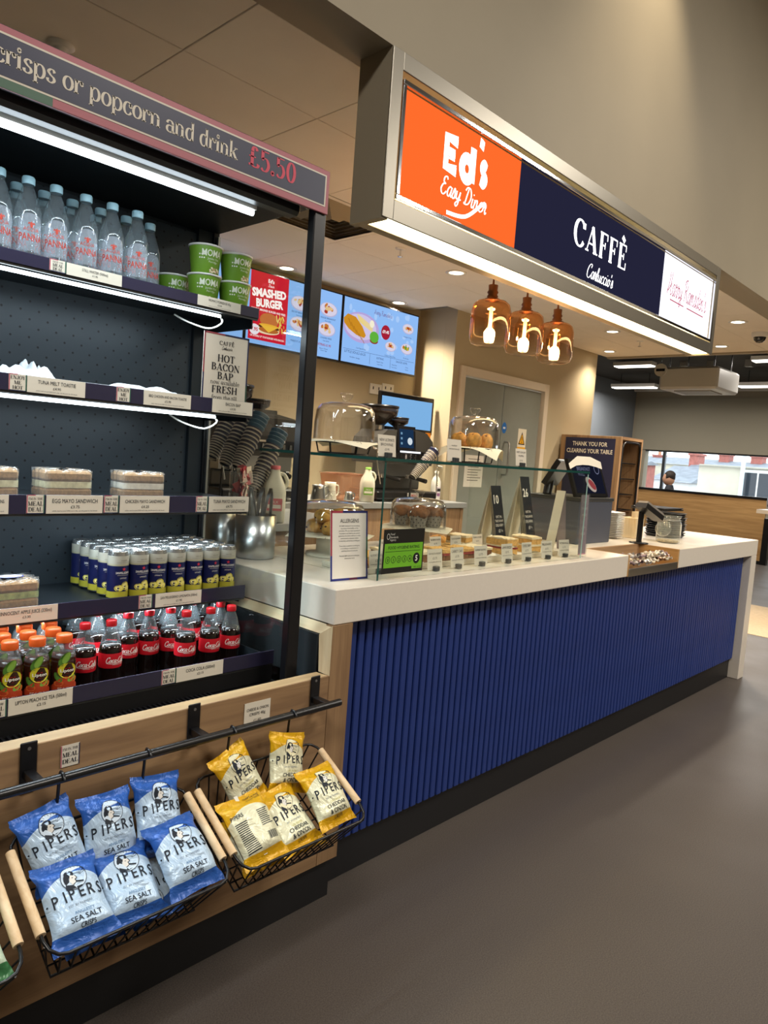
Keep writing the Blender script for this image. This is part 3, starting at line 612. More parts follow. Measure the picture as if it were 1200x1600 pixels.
q = PX(1160, 740, 25.6); B(flat('#cfe0ea')).cyl((25.6, q.y, -6), (25.6, q.y, q.z+.9), .07, seg=8).build('drainpipe', label='pale drainpipe running up the stained render wall', cat='pipe')
B(mat('yard_ground', '#7d7c78', .9)).box(16, 80, -40, 80, -6.2, -6).build('street_ground', kind='structure')

# person seated by the window
t = thing('person', 'person with short dark hair and dark top seated at the window', 'person', (13.78, 0, .0))
hc = PX(1045, 748, 13.78); t.location = (13.78, hc.y, 0); ORG[t.name] = (13.78, hc.y, 0); hz = hc.z
SKIN = mat('skin', '#c79a80', .55); CLOTH = mat('dark_jacket', '#24262d', .8); HAIR = mat('dark_hair', '#2a2019', .7)
b = B(SKIN)      # one body: head profile turned to the side, neck, torso, arms on the lap
def blob(b, c, rx, ry, rz, nu=18, nv=12, f=None):
    def fn(u, v):
        a, e = 2*pi*u, pi*(v-.5); x, y, z = cos(a)*cos(e), sin(a)*cos(e), sin(e); k = f(x, y, z) if f else 1
        return (c[0]+rx*x*k, c[1]+ry*y*k, c[2]+rz*z*k)
    return b.surf(fn, nu, nv)
blob(b, (0, 0, hz), .092, .115, .135, f=lambda x, y, z: 1+.18*max(0, y-.75)*(1 if abs(z+.1) < .25 else .2))
b.surf(lambda u, v: ((.055-.01*v)*cos(2*pi*u), -.025+(.055-.01*v)*sin(2*pi*u), hz-.2+.14*v), 14, 4)
blob(b, (0, .1, hz-.015), .016, .022, .025, 10, 8); blob(b, (-.076, -.01, hz-.01), .012, .02, .032, 10, 8); blob(b, (.076, -.01, hz-.01), .012, .02, .032, 10, 8); blob(b, (0, .085, hz-.06), .025, .016, .01, 10, 6)
blob(b, (-.03, .084, hz+.01), .01, .008, .006, 8, 6); blob(b, (.03, .084, hz+.01), .01, .008, .006, 8, 6)
b.build('body', t)
b = B(HAIR); blob(b, (0, -.02, hz+.03), .1, .118, .13, f=lambda x, y, z: 1 if (z > -.15-.5*y and not (y > .55 and z < .45)) else .86); b.build('hair', t)
b = B(CLOTH); b.surf(lambda u, v: ((.06+.15*sin(min(1, v*1.6)*pi/2))*cos(2*pi*u), -.03+(.06+.055*sin(min(1, v*1.6)*pi/2))*sin(2*pi*u), hz-.085-.55*v-.03*(1-v)), 20, 10)
for s in (-1, 1): b.tube([(s*.19, -.02, hz-.24), (s*.25, .02, hz-.4), (s*.24, .05, hz-.52), (s*.16, .26, hz-.55)], .05, 10)
b.tube([(-.1, -.02, hz-.64), (-.1, .4, hz-.66), (-.1, .44, .05)], .07, 10); b.tube([(.1, -.02, hz-.64), (.1, .4, hz-.66), (.1, .44, .05)], .07, 10); b.build('clothes', t)
t = thing('window_seat', 'dark padded window seat under the seated person', 'bench', (13.8, hc.y, 0)); B(mat('bench_vinyl', '#2c2b2d', .5)).box(13.55, 14.05, hc.y-.28, hc.y+.28, hz-.80, hz-.73, .01).build('seat', t, world=True); B(OAKY).box(13.6, 14.0, hc.y-.25, hc.y+.25, 0, hz-.80).build('base', t, world=True)

# ---------------------------------------------------------------- service counter
def XZ(Y): return plane((0, Y, 0), (1, 0, 0), (0, 0, 1))      # artwork facing the aisle: u = X, v = Z
CX0, CX1, CB, CT, CU = 1.466, 5.57, 2.36, 1.003, .893
TX0, TX1, TY = PY(981, 885, YC).x, PY(1061, 875, YC).x, 1.80
t = thing('counter_worktop', 'thick white solid surface worktop with waterfall end and a sweet tray cut-out', 'worktop', (3.5, 1.95, 0))
b = B(SOLID); b.box(CX0, TX0, YC, CB, CU, CT, .003); b.box(TX0, TX1, TY, CB, CU, CT, .0); b.box(TX1, CX1, YC, CB, CU, CT, .003); b.build('slab', t, world=True)
B(SOLID).box(CX1-.11, CX1, YC, CB, 0, CU, .003).build('waterfall_leg', t, world=True)
t = thing('slatted_counter', 'blue slatted counter front under the white worktop', 'counter', (3.5, 1.65, 0))
SY = YC+.05
B(BLUEBACK).box(1.552, CX1-.111, SY+.014, SY+.03, .14, CU-.001).build('back_board', t, world=True)
sl = B(BLUE).box(0, .0285, SY, SY+.014, .145, CU-.002, .003); sm = None; x = 1.556; k = 0; PITCH_S = .0368
while x+.03 < CX1-.112:
    if sm is None: sm = sl.mesh('slat')
    o = bpy.data.objects.new('slat', sm); COL.objects.link(o); o.parent = t; o.location = Vector((x, rnd(-.0006, .0006), 0))-Vector((3.5, 1.65, 0)); x += PITCH_S
B(KICK).box(1.552, CX1-.111, 1.625, 1.645, 0, .145).build('kick_plate', t, world=True)
B(mat('counter_carcass', '#3b3937', .8)).box(1.56, CX1-.111, 1.66, CB-.02, .02, CU-.002).build('carcass', t, world=True)
t = thing('counter_end_panel', 'oak end panel with a pale metal corner edge beside the worktop leg', 'panel', (CX1+.03, 1.95, 0))
B(OAKV).box(CX1+.004, CX1+.022, YC+.02, CB, .12, CT-.02).build('panel', t, world=True); B(STEEL).box(CX1+.022, CX1+.03, YC+.015, YC+.05, .12, CT-.02).build('edge_strip', t, world=True); B(GUNMETAL).box(CX1+.004, CX1+.03, YC+.03, CB, 0, .12).build('foot', t, world=True); B(BLACK).box(CX1+.002, CX1+.034, YC+.01, CB, CT-.02, CT-.003).build('top_edge', t, world=True)
# sweet tray let into the counter
t = thing('sweet_tray', 'oak lined tray let into the counter front with a steel lip', 'tray', ((TX0+TX1)/2, 1.67, CU))
B(OAKY).box(TX0+.001, TX0+.018, YC+.002, TY-.001, CU, CT-.001).build('side', t, world=True); B(OAKY).box(TX1-.018, TX1-.001, YC+.002, TY-.001, CU, CT-.001).build('side', t, world=True)
B(OAK).box(TX0+.018, TX1-.018, TY-.018, TY-.001, CU, CT-.001).build('back', t, world=True); B(OAK).box(TX0+.018, TX1-.018, YC+.012, TY-.018, CU, CU+.012).build('bottom', t, world=True)
B(STEEL).box(TX0+.018, TX1-.018, YC-.002, YC+.010, CU-.002, CU+.038, .001).build('lip', t, world=True)
FOIL = [mat('foil_silver', '#d6d2ce', .3, .45), mat('foil_cream', '#e0d6c4', .35, .15), mat('foil_bronze', '#8a6a52', .3, .7), mat('foil_mauve', '#a48f95', .3, .6)]
sw = []
for k, m in enumerate(FOIL):                    # twist-wrapped sweets
    random.seed(30+k); b = B(m); P = []
    for i in range(9):
        u = i/8; r = .012*sin(pi*min(1, max(0, (u-.22)/.56)))**.6 if .22 < u < .78 else .0035+.011*abs(u-.5)*(1 if abs(u-.5) > .3 else .2)
        P.append((u*.05-.025, max(r, .003)))
    V = []; S = 7
    for (x, r) in P: V += [(x, r*cos(2*pi*i/S)*rnd(.85, 1.15), r*sin(2*pi*i/S)*rnd(.7, 1.1)) for i in range(S)]
    b.add(V, [(j*S+i, j*S+(i+1) % S, (j+1)*S+(i+1) % S, (j+1)*S+i) for j in range(8) for i in range(S)])
    sw.append(b.mesh('wrapped_sweet'))
random.seed(5); nx = 12
for r in range(6):
    for c in range(nx):
        if r == 5 and c > 8: continue
        o = bpy.data.objects.new('wrapped_sweet', sw[random.choice((0, 0, 0, 1, 1, 2, 3))]); COL.objects.link(o)
        lay = max(0, 3-r) if r < 4 else 0
        o.location = (TX0+.05+(TX1-TX0-.1)*(c+rnd(-.2, .2)+.5)/nx, YC+.036+r*.0325+rnd(-.003, .003), CU+.036+rnd(0, .003)+(.02 if r < 3 else 0))
        o.rotation_euler = (rnd(-.4, .4), rnd(-.35, .35), rnd(0, 6.3)); tag(o, 'foil wrapped sweet heaped in the oak counter tray', 'sweet', 'wrapped sweets in the counter tray')
for r in range(2):
    for c in range(nx-1):
        o = bpy.data.objects.new('wrapped_sweet', sw[random.choice((0, 0, 1, 1, 2, 3))]); COL.objects.link(o)
        o.location = (TX0+.07+(TX1-TX0-.13)*(c+rnd(-.2, .2)+.5)/(nx-1), YC+.045+r*.034, CU+.084+rnd(0, .006)); o.rotation_euler = (rnd(-.5, .5), rnd(-.5, .5), rnd(0, 6.3))
        tag(o, 'foil wrapped sweet heaped in the oak counter tray', 'sweet', 'wrapped sweets in the counter tray')

# ---------------------------------------------------------------- illuminated fascia sign
SX0, SX1, SYF, SYB, SZ0, SZ1 = 1.714, 4.745, 1.7235, 1.873, 2.203, ZC
S = thing('fascia_sign', 'long illuminated fascia sign box with orange, navy and white panels', 'sign', ((SX0+SX1)/2, 1.8, SZ0))
q0, q1, q2, q3 = PY(634.5, 136, SYF), PY(621.5, 305, SYF), PY(1116.2, 441, SYF), PY(1106.7, 529, SYF)
px0, px1, pz1, pz0 = (q0.x+q1.x)/2, (q2.x+q3.x)/2, (q0.z+q2.z)/2, (q1.z+q3.z)/2
da, dc = (PY(808.5, 388, SYF).x+PY(815, 252, SYF).x)/2, (PY(1041.8, 395.7, SYF).x+PY(1031.2, 495.2, SYF).x)/2
b = B(SOFFIT); b.box(SX0, SX0+.02, SYF+.001, SYB, SZ0, SZ1); b.box(SX1-.02, SX1, SYF+.001, SYB, SZ0, SZ1); b.box(SX0+.02, SX1-.02, SYB-.02, SYB, SZ0, SZ1); b.box(SX0, SX0+.03, SYF, SYB, SZ0-.012, SZ0); b.box(SX1-.03, SX1, SYF, SYB, SZ0-.012, SZ0); b.build('housing', S, world=True)
b = B(SIGNMETAL); g = .022; yf, yb = SYF-.006, SYF+.0005
b.box(SX0, px0-g, yf, yb, SZ0-.008, SZ1, .002); b.box(px1+g, SX1, yf, yb, SZ0-.008, SZ1, .002); b.box(px0-g, px1+g, yf, yb, pz1+g+.02, SZ1, .002); b.box(px0-g, px1+g, yf, yb, SZ0-.008, pz0-g, .002); b.build('frame', S, world=True)
b = B(CHROME); h = .006
for (a, c, e, f_) in ((px0-g+.004, px1+g-.004, pz1+.002, pz1+g-.004), (px0-g+.004, px1+g-.004, pz0-g+.004, pz0-.002)): b.box(a, c, yf-.004, yf+.01, e, f_, .002)
for (a, c) in ((px0-g+.004, px0-.002), (px1+.002, px1+g-.004)): b.box(a, c, yf-.004, yf+.01, pz0-.002, pz1+.002, .002)
b.build('retaining_bead', S, world=True)
YP = SYF+.008; f = XZ(YP-.0005)
GW = glow('#ffffff', 2.2); GO = glow('#ff6a2b', 1.05); GN = glow('#2a2a42', .75); GWP = glow('#f6f4ff', 1.6); GR = glow('#c5586a', .9); GG = glow('#b7b9c9', 1.0)
def at(x, y, Y): p = PY(x, y, Y); return p.x, p.z
def width(x0, y0, x1, y1, Y): return abs(PY(x1, y1, Y).x-PY(x0, y0, Y).x)
pn = B(GO).box(px0, da-.001, YP, YP+.012, pz0, pz1).build('sign_panel', S, world=True, label='glowing orange panel')
b = B(); u, v = at(725, 268, YP); w = width(690, 240, 764, 275, YP)
GE = {'E': [L_(.5, .62, .08, .62, .08, .06, .5, .06), L_(.08, .34, .42, .34)], 'd': [arc(.3, .24, .2, .2, 0, 360, 20), L_(.52, .7, .52, .02)], 's': [spline(L_(.42, .42, .26, .5, .1, .4, .26, .27, .42, .16, .26, .04, .06, .1))], "'": [L_(.1, .7, .06, .52)]}
for (ch, xx, yy, hh) in (('E', 692, 262, 60), ('d', 716, 277, 60), ("'", 747, 276, 62), ('s', 748, 288, 50)):
    uu, vv = at(xx, yy, YP); hm = abs(PY(xx, yy-hh, YP).z-PY(xx, yy, YP).z)*1.42; sh_ = .82 if ch in 'Ed' else .6
    for wd, mm, d in ((.23, GW, .0006), (.15, GG, .0010), (.125, GW, .0014)):
        for P_ in GE[ch]:
            if ch == 'd' and len(P_) == 2 and wd == .155: pass
            V_, F_ = pen(P_, wd, wd); b.M(mm); b.add([f(uu+p_[0]*hm*sh_, vv+p_[1]*hm, d) for p_ in V_], F_)
b.build('lettering', pn, world=True)
b = B(); u0, v0 = at(724, 308, YP); b.text(script('Easy Diner', .05, .085, .2), f, u0, v0-.024, .064, GW, w=width(687, 285, 760, 300, YP)); a, c = at(698, 318, YP); e, g_ = at(758, 312, YP)
b.stroke(f, [(a, c-.03), ((a+e)/2, c-.014), (e-.01, g_-.02), (e+.004, g_-.032)], .014, GW); b.build('lettering', pn, world=True)
pn = B(GN).box(da+.001, dc-.001, YP, YP+.012, pz0, pz1).build('sign_panel', S, world=True, label='glowing navy panel')
b = B(); u0, v0 = at(939, 403, YP); b.text(serif('CAFFÈ', .045, .15, .05), f, u0, v0, .118, GW, w=width(890, 365, 988, 390, YP)); b.build('lettering', pn, world=True)
b = B(); u0, v0 = at(937, 434, YP); b.text(script("Carluccio's", .035, .09, .2, .85), f, u0, v0-.024, .0642, GW, w=width(908, 420, 967, 430, YP)); b.build('lettering', pn, world=True)
pn = B(GWP).box(dc+.001, px1, YP, YP+.012, pz0, pz1).build('sign_panel', S, world=True, label='glowing white panel')
b = B(); u0, v0 = at(1073, 475, YP); ww = width(1043, 450, 1103, 478, YP); b.text(script("Harry Ramsden's", .04, .065, .12, .9), f, u0, v0, .12, GR, w=ww); b.stroke(f, [(u0-ww*.42, v0-.022), (u0-ww*.08, v0-.025)], .007, GR); b.stroke(f, [(u0, v0-.025), (u0+ww*.45, v0-.028)], .007, GR); b.build('lettering', pn, world=True)
B(glow('#ffe7ad', 9)).box(SX0+.04, SX1-.04, SYF+.012, SYF+.105, SZ0-.004, SZ0+.01).build('light_strip', S, world=True)
B(SOFFIT).box(SX0+.04, SX1-.04, SYF+.106, SYB-.001, SZ0-.006, SZ0+.01).build('underside', S, world=True)

# ---------------------------------------------------------------- copper glass pendants
m, n, l = newmat('copper_ombre_glass'); OMBRE = m; n.remove(n['Principled BSDF'])
t_ = n.new('ShaderNodeTexCoord'); s_ = n.new('ShaderNodeSeparateXYZ'); r_ = n.new('ShaderNodeMapRange'); r_.inputs[1].default_value = .03; r_.inputs[2].default_value = .15
l.new(t_.outputs['Object'], s_.inputs[0]); l.new(s_.outputs[2], r_.inputs[0])
c_ = n.new('ShaderNodeValToRGB'); c_.color_ramp.elements[0].color = (.96, .93, .9, 1); c_.color_ramp.elements[1].color = (.84, .56, .32, 1); l.new(r_.outputs[0], c_.inputs[0])
tr = n.new('ShaderNodeBsdfTransparent'); gl = n.new('ShaderNodeBsdfGlossy'); gl.inputs['Roughness'].default_value = .02; gl.inputs[0].default_value = (1, .78, .6, 1)
fr_ = n.new('ShaderNodeFresnel'); two_sided(n, l, fr_, 1.5); ma = n.new('ShaderNodeMath'); ma.operation = 'MULTIPLY_ADD'; ma.inputs[1].default_value = .16; ml = n.new('ShaderNodeMixShader')
l.new(c_.outputs[0], tr.inputs[0]); l.new(r_.outputs[0], ma.inputs[0]); l.new(fr_.outputs[0], ma.inputs[2]); l.new(ma.outputs[0], ml.inputs[0]); l.new(tr.outputs[0], ml.inputs[1]); l.new(gl.outputs[0], ml.inputs[2]); l.new(ml.outputs[0], n['Material Output'].inputs[0])
YPD = 2.15; P0 = None; BULB = glow('#ffc46a', 16)
for i, (px, top, bot) in enumerate(((766, 469, 542), (819, 489, 556), (867, 507, 569))):
    zb = PY(px, bot, YPD).z; zt = PY(px, top, YPD).z; q = PY(px, (top+bot)/2, YPD)
    if i == 0:
        P0 = thing('pendant_lamp', '', 'lamp', (q.x, YPD, zb)); hgt = zt-zb
        B(OMBRE).lathe([(.0001, .0), (.062, .001), (.088, .012), (.098, .035), (.1, .07), (.098, hgt-.05), (.09, hgt-.02), (.072, hgt-.004), (.04, hgt), (.03, hgt+.004)], 32, cap=False).build('glass_shade', P0)
        b = B(COPPER); b.lathe([(.038, hgt), (.038, hgt+.008), (.024, hgt+.012), (.028, hgt+.02), (.022, hgt+.03), (.028, hgt+.04), (.022, hgt+.05), (.024, hgt+.075), (.006, hgt+.08), (.0045, hgt+.1)], 18, cap=False); b.build('copper_cap', P0)
        B(COPPER).cyl((0, 0, hgt+.1), (0, 0, ZC-zb-.02), .0045, seg=8).build('rod', P0); B(COPPER).lathe([(.045, ZC-zb-.022), (.05, ZC-zb), (.0001, ZC-zb)], 18, cap=False).build('ceiling_rose', P0)
        b = B(BULB); b.lathe([(.0001, .022), (.008, .03), (.0095, .06), (.009, hgt-.05), (.006, hgt-.03), (.0001, hgt-.03)], 10, cap=False); b.build('bulb', P0); o = P0
    else:
        o = copy_tree(P0); o.location = (q.x, YPD, zb)
    tag(o, ['copper tinted glass pendant lamp, the one hanging by the menu screens', 'copper tinted glass pendant lamp, middle one of three', 'copper tinted glass pendant lamp, the one hanging by the white sign panel'][i], 'lamp', 'copper glass pendants')
    lamp('pendant_bulb', 'POINT', (q.x, YPD, zb+.09), 7, (1, .68, .35), .03)

# ---------------------------------------------------------------- menu screens on the back wall
def food(b, f, kind, u, v, r):
    E = glow; k = .95
    b.ell(f, u, v-.08*r, r*1.02, r*.62, E('#b9b6d8', k), .0006); b.ell(f, u, v-.05*r, r*.94, r*.55, E('#d9d3e8', k), .0008); random.seed(int(u*977+v*131))
    C = {'burger': ('#b9622c', '#e0a23c', '#5f8b2d'), 'fish': ('#c07c1d', '#e3b53d', '#6f9a35'), 'plate': ('#c67b33', '#e2c08a', '#a83c2a')}[kind]
    for i in range(16):
        a = rnd(0, 6.3); q = rnd(0, .62)*r; b.ell(f, u+q*cos(a), v+q*.55*sin(a), r*rnd(.1, .24), r*rnd(.08, .18), E(random.choice(C), k), .001+.00003*i, 9, rnd(0, 3))
GB = glow('#8db9f2', 1.0); GB2 = glow('#a6c8f6', 1.0); GK = glow('#2b3b66', .7); GRD = glow('#cf1f33', 1.0)
def menu(x0, x1, z0, z1, label, art):
    t = thing('menu_screen', label, 'screen', ((x0+x1)/2, WB-.04, z0), 'wall menu screens'); y = WB-.1
    b = B(BLACK); b.box(x0, x1, y, y+.05, z0, z1, .004); b.build('bezel', t, world=True); B(BLACKM).box((x0+x1)/2-.2, (x0+x1)/2+.2, y+.05, WB-.001, z0+.12, z1-.12).build('wall_bracket', t, world=True)
    b = B(); f = XZ(y-.0005); b.rect(f, x0+.012, x1-.012, z0+.012, z1-.012, GB, 0); art(b, f, x0+.012, x1-.012, z0+.012, z1-.012); b.build('screen', t, world=True)
def art2(b, f, x0, x1, z0, z1):
    w, h = x1-x0, z1-z0
    random.seed(3)
    for i in range(26): b.ell(f, x0+rnd(.04, .96)*w, z0+rnd(.25, .95)*h, rnd(.01, .03), rnd(.01, .03), GB2, .0003, 8)
    b.ell(f, x0+.23*w, z0+.58*h, .23*w, .24*h, glow('#b7a6dc', .95), .0006, 28); b.ell(f, x0+.22*w, z0+.59*h, .2*w, .2*h, glow('#cfc6ea', .95), .0008, 28)
    P = [(-.17, .06), (-.12, .13), (-.02, .11), (.07, .0), (.12, -.11), (.1, -.15), (0, -.13), (-.1, -.07), (-.16, 0)]
    b.poly(f, [(x0+.17*w+a*w, z0+.6*h+c*h*1.15) for a, c in P], glow('#c98a22', 1), .0012)
    for k in range(6): b.stroke(f, [(x0+(.06+.035*k)*w, z0+(.68-.05*k)*h), (x0+(.1+.035*k)*w, z0+(.57-.045*k)*h)], .006, glow('#a3691a', 1), .0014)
    for k in range(12): b.stroke(f, [(x0+(.17+.018*k)*w, z0+(.78-.012*k)*h), (x0+(.2+.015*k)*w, z0+(.66-.01*k)*h)], .012, glow('#e6cf82', 1), .001)
    b.ell(f, x0+.4*w, z0+.48*h, .06*w, .09*h, glow('#5fae3c', 1), .0016); b.ell(f, x0+.4*w, z0+.42*h, .055*w, .05*h, glow('#8c3a2a', 1), .0015); b.ell(f, x0+.36*w, z0+.68*h, .03*w, .06*h, glow('#f0ead0', 1), .0016)
    b.ell(f, x0+.55*w, z0+.6*h, .062*w, .12*h, glow('#a32035', 1), .001, 24); b.text(sans('£9.45', .02), f, x0+.55*w, z0+.585*h, .04*h*1.3, glow('#ffffff', 1), .0014, w=.1*w)
    b.text(script("Harry Ramsden's", .04, .06, .1, .8), f, x0+.5*w, z0+.85*h, .075*h, glow('#7a4a86', .8), w=.24*w)
    food(b, f, 'plate', x0+.63*w, z0+.4*h, .075*w); food(b, f, 'plate', x0+.86*w, z0+.76*h, .08*w); food(b, f, 'fish', x0+.86*w, z0+.42*h, .085*w)
    for (s, a, c, hh) in (('Cod Chips & Peas', .24, .24, .022), ('Chicken Chips & Peas', .63, .22, .022), ('Sausage & Chips', .86, .6, .022), ('Pie & Chips', .86, .24, .022), ('LITTLE SOULS £6.25', .17, .15, .04), ('EXTRAS', .5, .14, .035), ('SAUCES £0.95', .8, .15, .035), ('Fish Bites  Sausage', .17, .08, .022), ('Regular Chips', .5, .09, .02), ('Large Chips', .5, .05, .02), ('Mushy Peas', .7, .09, .02), ('Curry Sauce', .7, .05, .02), ('Gravy', .88, .09, .02), ('Tartare', .88, .05, .02)): b.text(sans(s), f, x0+a*w, z0+c*h, hh*h, GK, .001)
    b.rect(f, x0+.02*w, x0+.98*w, z0+.205*h, z0+.209*h, GK, .001); b.rect(f, x0+.36*w, x0+.363*w, z0+.03*h, z0+.2*h, GK, .001); b.rect(f, x0+.64*w, x0+.643*w, z0+.03*h, z0+.2*h, GK, .001)
def art1(b, f, x0, x1, z0, z1):
    w, h = x1-x0, z1-z0; r1 = .4*w
    b.rect(f, x0+.02*w, x0+r1, z0+.06*h, z1, GRD, .0004); gw = glow('#fff4ee', 1.1)
    b.text(sans("Ed's", .04), f, x0+.22*w, z0+.88*h, .05*h, gw); b.text(script('Diner', .06, .09), f, x0+.22*w, z0+.82*h, .04*h, gw)
    b.text(sans('SMASHED', .05), f, x0+.21*w, z0+.68*h, .11*h, gw, rot=.08, w=.34*w); b.text(sans('BURGER', .05), f, x0+.22*w, z0+.54*h, .11*h, gw, rot=.08, w=.27*w); b.text(sans('DOUBLE SMASHED BURGER AND FRIES', .02), f, x0+.21*w, z0+.47*h, .03*h, gw, w=.34*w)
    b.ell(f, x0+.2*w, z0+.22*h, .13*w, .06*h, glow('#f2ddb5', 1), .0006); b.ell(f, x0+.22*w, z0+.36*h, .095*w, .1*h, glow('#c8743c', 1), .001); b.ell(f, x0+.22*w, z0+.26*h, .105*w, .035*h, glow('#5a3016', 1), .0012); b.ell(f, x0+.22*w, z0+.285*h, .1*w, .022*h, glow('#f0b23a', 1), .0014); b.ell(f, x0+.22*w, z0+.22*h, .1*w, .04*h, glow('#b9692f', 1), .0013); b.poly(f, [(x0+.13*w, z0+.28*h), (x0+.31*w, z0+.28*h), (x0+.22*w, z0+.19*h)], glow('#f3bd42', 1), .0015)
    random.seed(9)
    for k in range(18): a, c = x0+rnd(.3, .38)*w, z0+rnd(.2, .42)*h; b.stroke(f, [(a, c), (a+rnd(-.02, .03), c+rnd(.02, .05))], .009, glow(random.choice(('#e9c552', '#f2d878', '#d6a53a')), 1), .0011, False)
    b.ell(f, x0+.08*w, z0+.2*h, .05*w, .075*h, glow('#f1e6ee', 1), .001); b.text(sans('7.95', .03), f, x0+.08*w, z0+.18*h, .05*h, GRD, .0014, w=.08*w); b.text(sans('OR DOUBLE UP YOUR BURGER WITH BACON', .01), f, x0+.21*w, z0+.1*h, .028*h, gw, w=.34*w)
    for (a, c, s) in ((.53, .72, 'BIG ED BREAKFAST'), (.53, .42, 'BIG ALL DAY'), (.85, .74, 'VEGGIE BREAKFAST'), (.84, .44, 'LOADED FRIES')): food(b, f, 'plate', x0+a*w, z0+c*h, .1*w); b.text(sans(s), f, x0+a*w, z0+(c-.16)*h, .026*h, GK); b.text(sans('from £8.45'), f, x0+a*w, z0+(c-.2)*h, .02*h, GK)
    b.text(sans('EXTRAS £1.95', .02), f, x0+.82*w, z0+.17*h, .035*h, glow('#a3324a', 1)); [b.text(sans(s), f, x0+.82*w, z0+(.12-.03*k)*h, .02*h, GK) for k, s in enumerate(('Bacon  Cheese', 'Onion rings'))]; b.text(sans('MAKE IT A MEAL'), f, x0+.53*w, z0+.14*h, .028*h, GK)
mz0, mz1 = PY(531, 564, WB-.1).z-.008, PY(537, 461, WB-.1).z+.008; m2a, m2b = PY(534, 512, WB-.1).x, PY(652, 540, WB-.1).x; mw = m2b-m2a
menu(m2a, m2b, mz0, mz1, 'wall menu screen with battered fish plate and red price bubble', art2)
menu(m2a-mw-.004, m2a-.004, mz0, mz1, 'wall menu screen with red burger panel beside blue plates', art1)
menu(m2a-2*mw-.008, m2a-mw-.008, mz0, mz1, 'wall menu screen partly hidden behind the drinks fridge', art1)

# ---------------------------------------------------------------- open display fridge
FX0, FX1, FYF, FYB, FZT = -.25, 1.385, 1.612, 2.175, 2.22
FR = thing('display_fridge', 'tall open fronted drinks fridge with charcoal interior and glass side', 'fridge', ((FX0+FX1)/2, 1.9, 0))
B(PUNCH).box(FX0, FX1-.075, FYB, FYB+.02, .7, 2.1).build('back_panel', FR, world=True)
b = B(FRIDGE); b.box(FX0, FX1, FYB+.021, FYB+.1, 0, FZT); b.build('rear_casing', FR, world=True)
B(FRIDGE).box(FX0, FX1-.01, FYF+.03, FYB+.02, .05, .66).build('lower_casing', FR, world=True)
B(BLACKM).box(FX0, FX1-.012, FYF+.012, FYB, .661, .70).build('deck', FR, world=True)
B(FRIDGE).box(FX0-.02, FX0, FYF, FYB+.1, 0, FZT).build('closed_side', FR, world=True)
b = B(FRIDGE); b.box(FX0, FX1, FYF+.03, FYB+.02, 2.115, FZT); b.build('canopy', FR, world=True)
B(GUNMETAL).box(FX0, FX1-.05, FYF+.05, FYF+.10, 2.075, 2.114, .01).build('air_duct', FR, world=True)
for (x0, x1) in ((FX1-.044, FX1),): B(BLACK).box(x0, x1, FYF, FYF+.03, .66, 2.115, .003).build('front_post', FR, world=True)
b = B(BLACK); b.box(FX1-.02, FX1, FYB-.02, FYB+.02, .66, 2.115); b.build('rear_post', FR, world=True)
B(STEEL).box(FX1-.012, FX1-.004, FYB-.034, FYB-.022, .7, 2.1).build('glass_edge_strip', FR, world=True)
b = B(FRIDGE); b.box(FX1-.073, FX1-.021, FYB-.012, FYB+.02, .7, 2.114); b.build('slotted_upright', FR, world=True)
B(PANE).box(FX1-.009, FX1-.005, FYF+.031, FYB-.021, .70, 2.113).build('side_glass', FR, world=True)
# front air grille: a comb of small fins (too fine to pick apart one by one)
b = B(BLACK); x = FX0+.02
while x < FX1-.25: b.box(x, x+.006, FYF+.05, FYF+.085, .70, .712); x += .014
b.build('air_grille', FR, world=True, kind='stuff')
# header sign board
hz1, hz0 = PY(510.8, 266.7, 1.604).z, PY(507, 334, 1.604).z
PINK = mat('header_pink', '#a8616c', .45); HNAVY = mat('header_navy', '#2c3049', .4); HCREAM = flat('#d9d2c4'); HGREEN = mat('header_green', '#4c6a5a', .5)
HX0, HX1 = FX0, FX1-.004
hb = B(PINK).box(HX0, HX1, 1.604, 1.611, hz0, hz1, .001).build('header_board', FR, world=True)
b = B(); f = XZ(1.6036); hh = hz1-hz0; gx = PY(82, 168, 1.604).x
b.rect(f, HX0, gx, hz0, hz0+hh*.17, HGREEN, .0002); b.rect(f, HX0, HX1-.012, hz0+hh*.155, hz1-hh*.115, HCREAM, .0004); b.rect(f, HX0, HX1-.017, hz0+hh*.19, hz1-hh*.15, HNAVY, .0008); b.build('header_face', hb, world=True)
b = B(); ty = hz0+hh*.42; x1 = PY(370, 262, 1.604).x; x0 = PY(-10, 100, 1.604).x
T = serif('crisps or popcorn and drink', .036, .125); b.text(T, f, x1, ty-hh*.03, hh*.345, HCREAM, .0014, 'r', w=PY(370, 262, 1.604).x-PY(-12, 110, 1.604).x)
b.build('lettering', hb, world=True); b = B(); b.text(serif('£5.50', .04, .135), f, PY(424, 285, 1.604).x, ty-hh*.03, hh*.43, flat('#cf5568'), .0014, w=width(386, 270, 462, 290, 1.604)); b.build('lettering', hb, world=True)
B(DARKGREY).box(HX0, HX1, 1.6115, 1.64, hz0+.01, hz1-.008).build('header_box', FR, world=True)
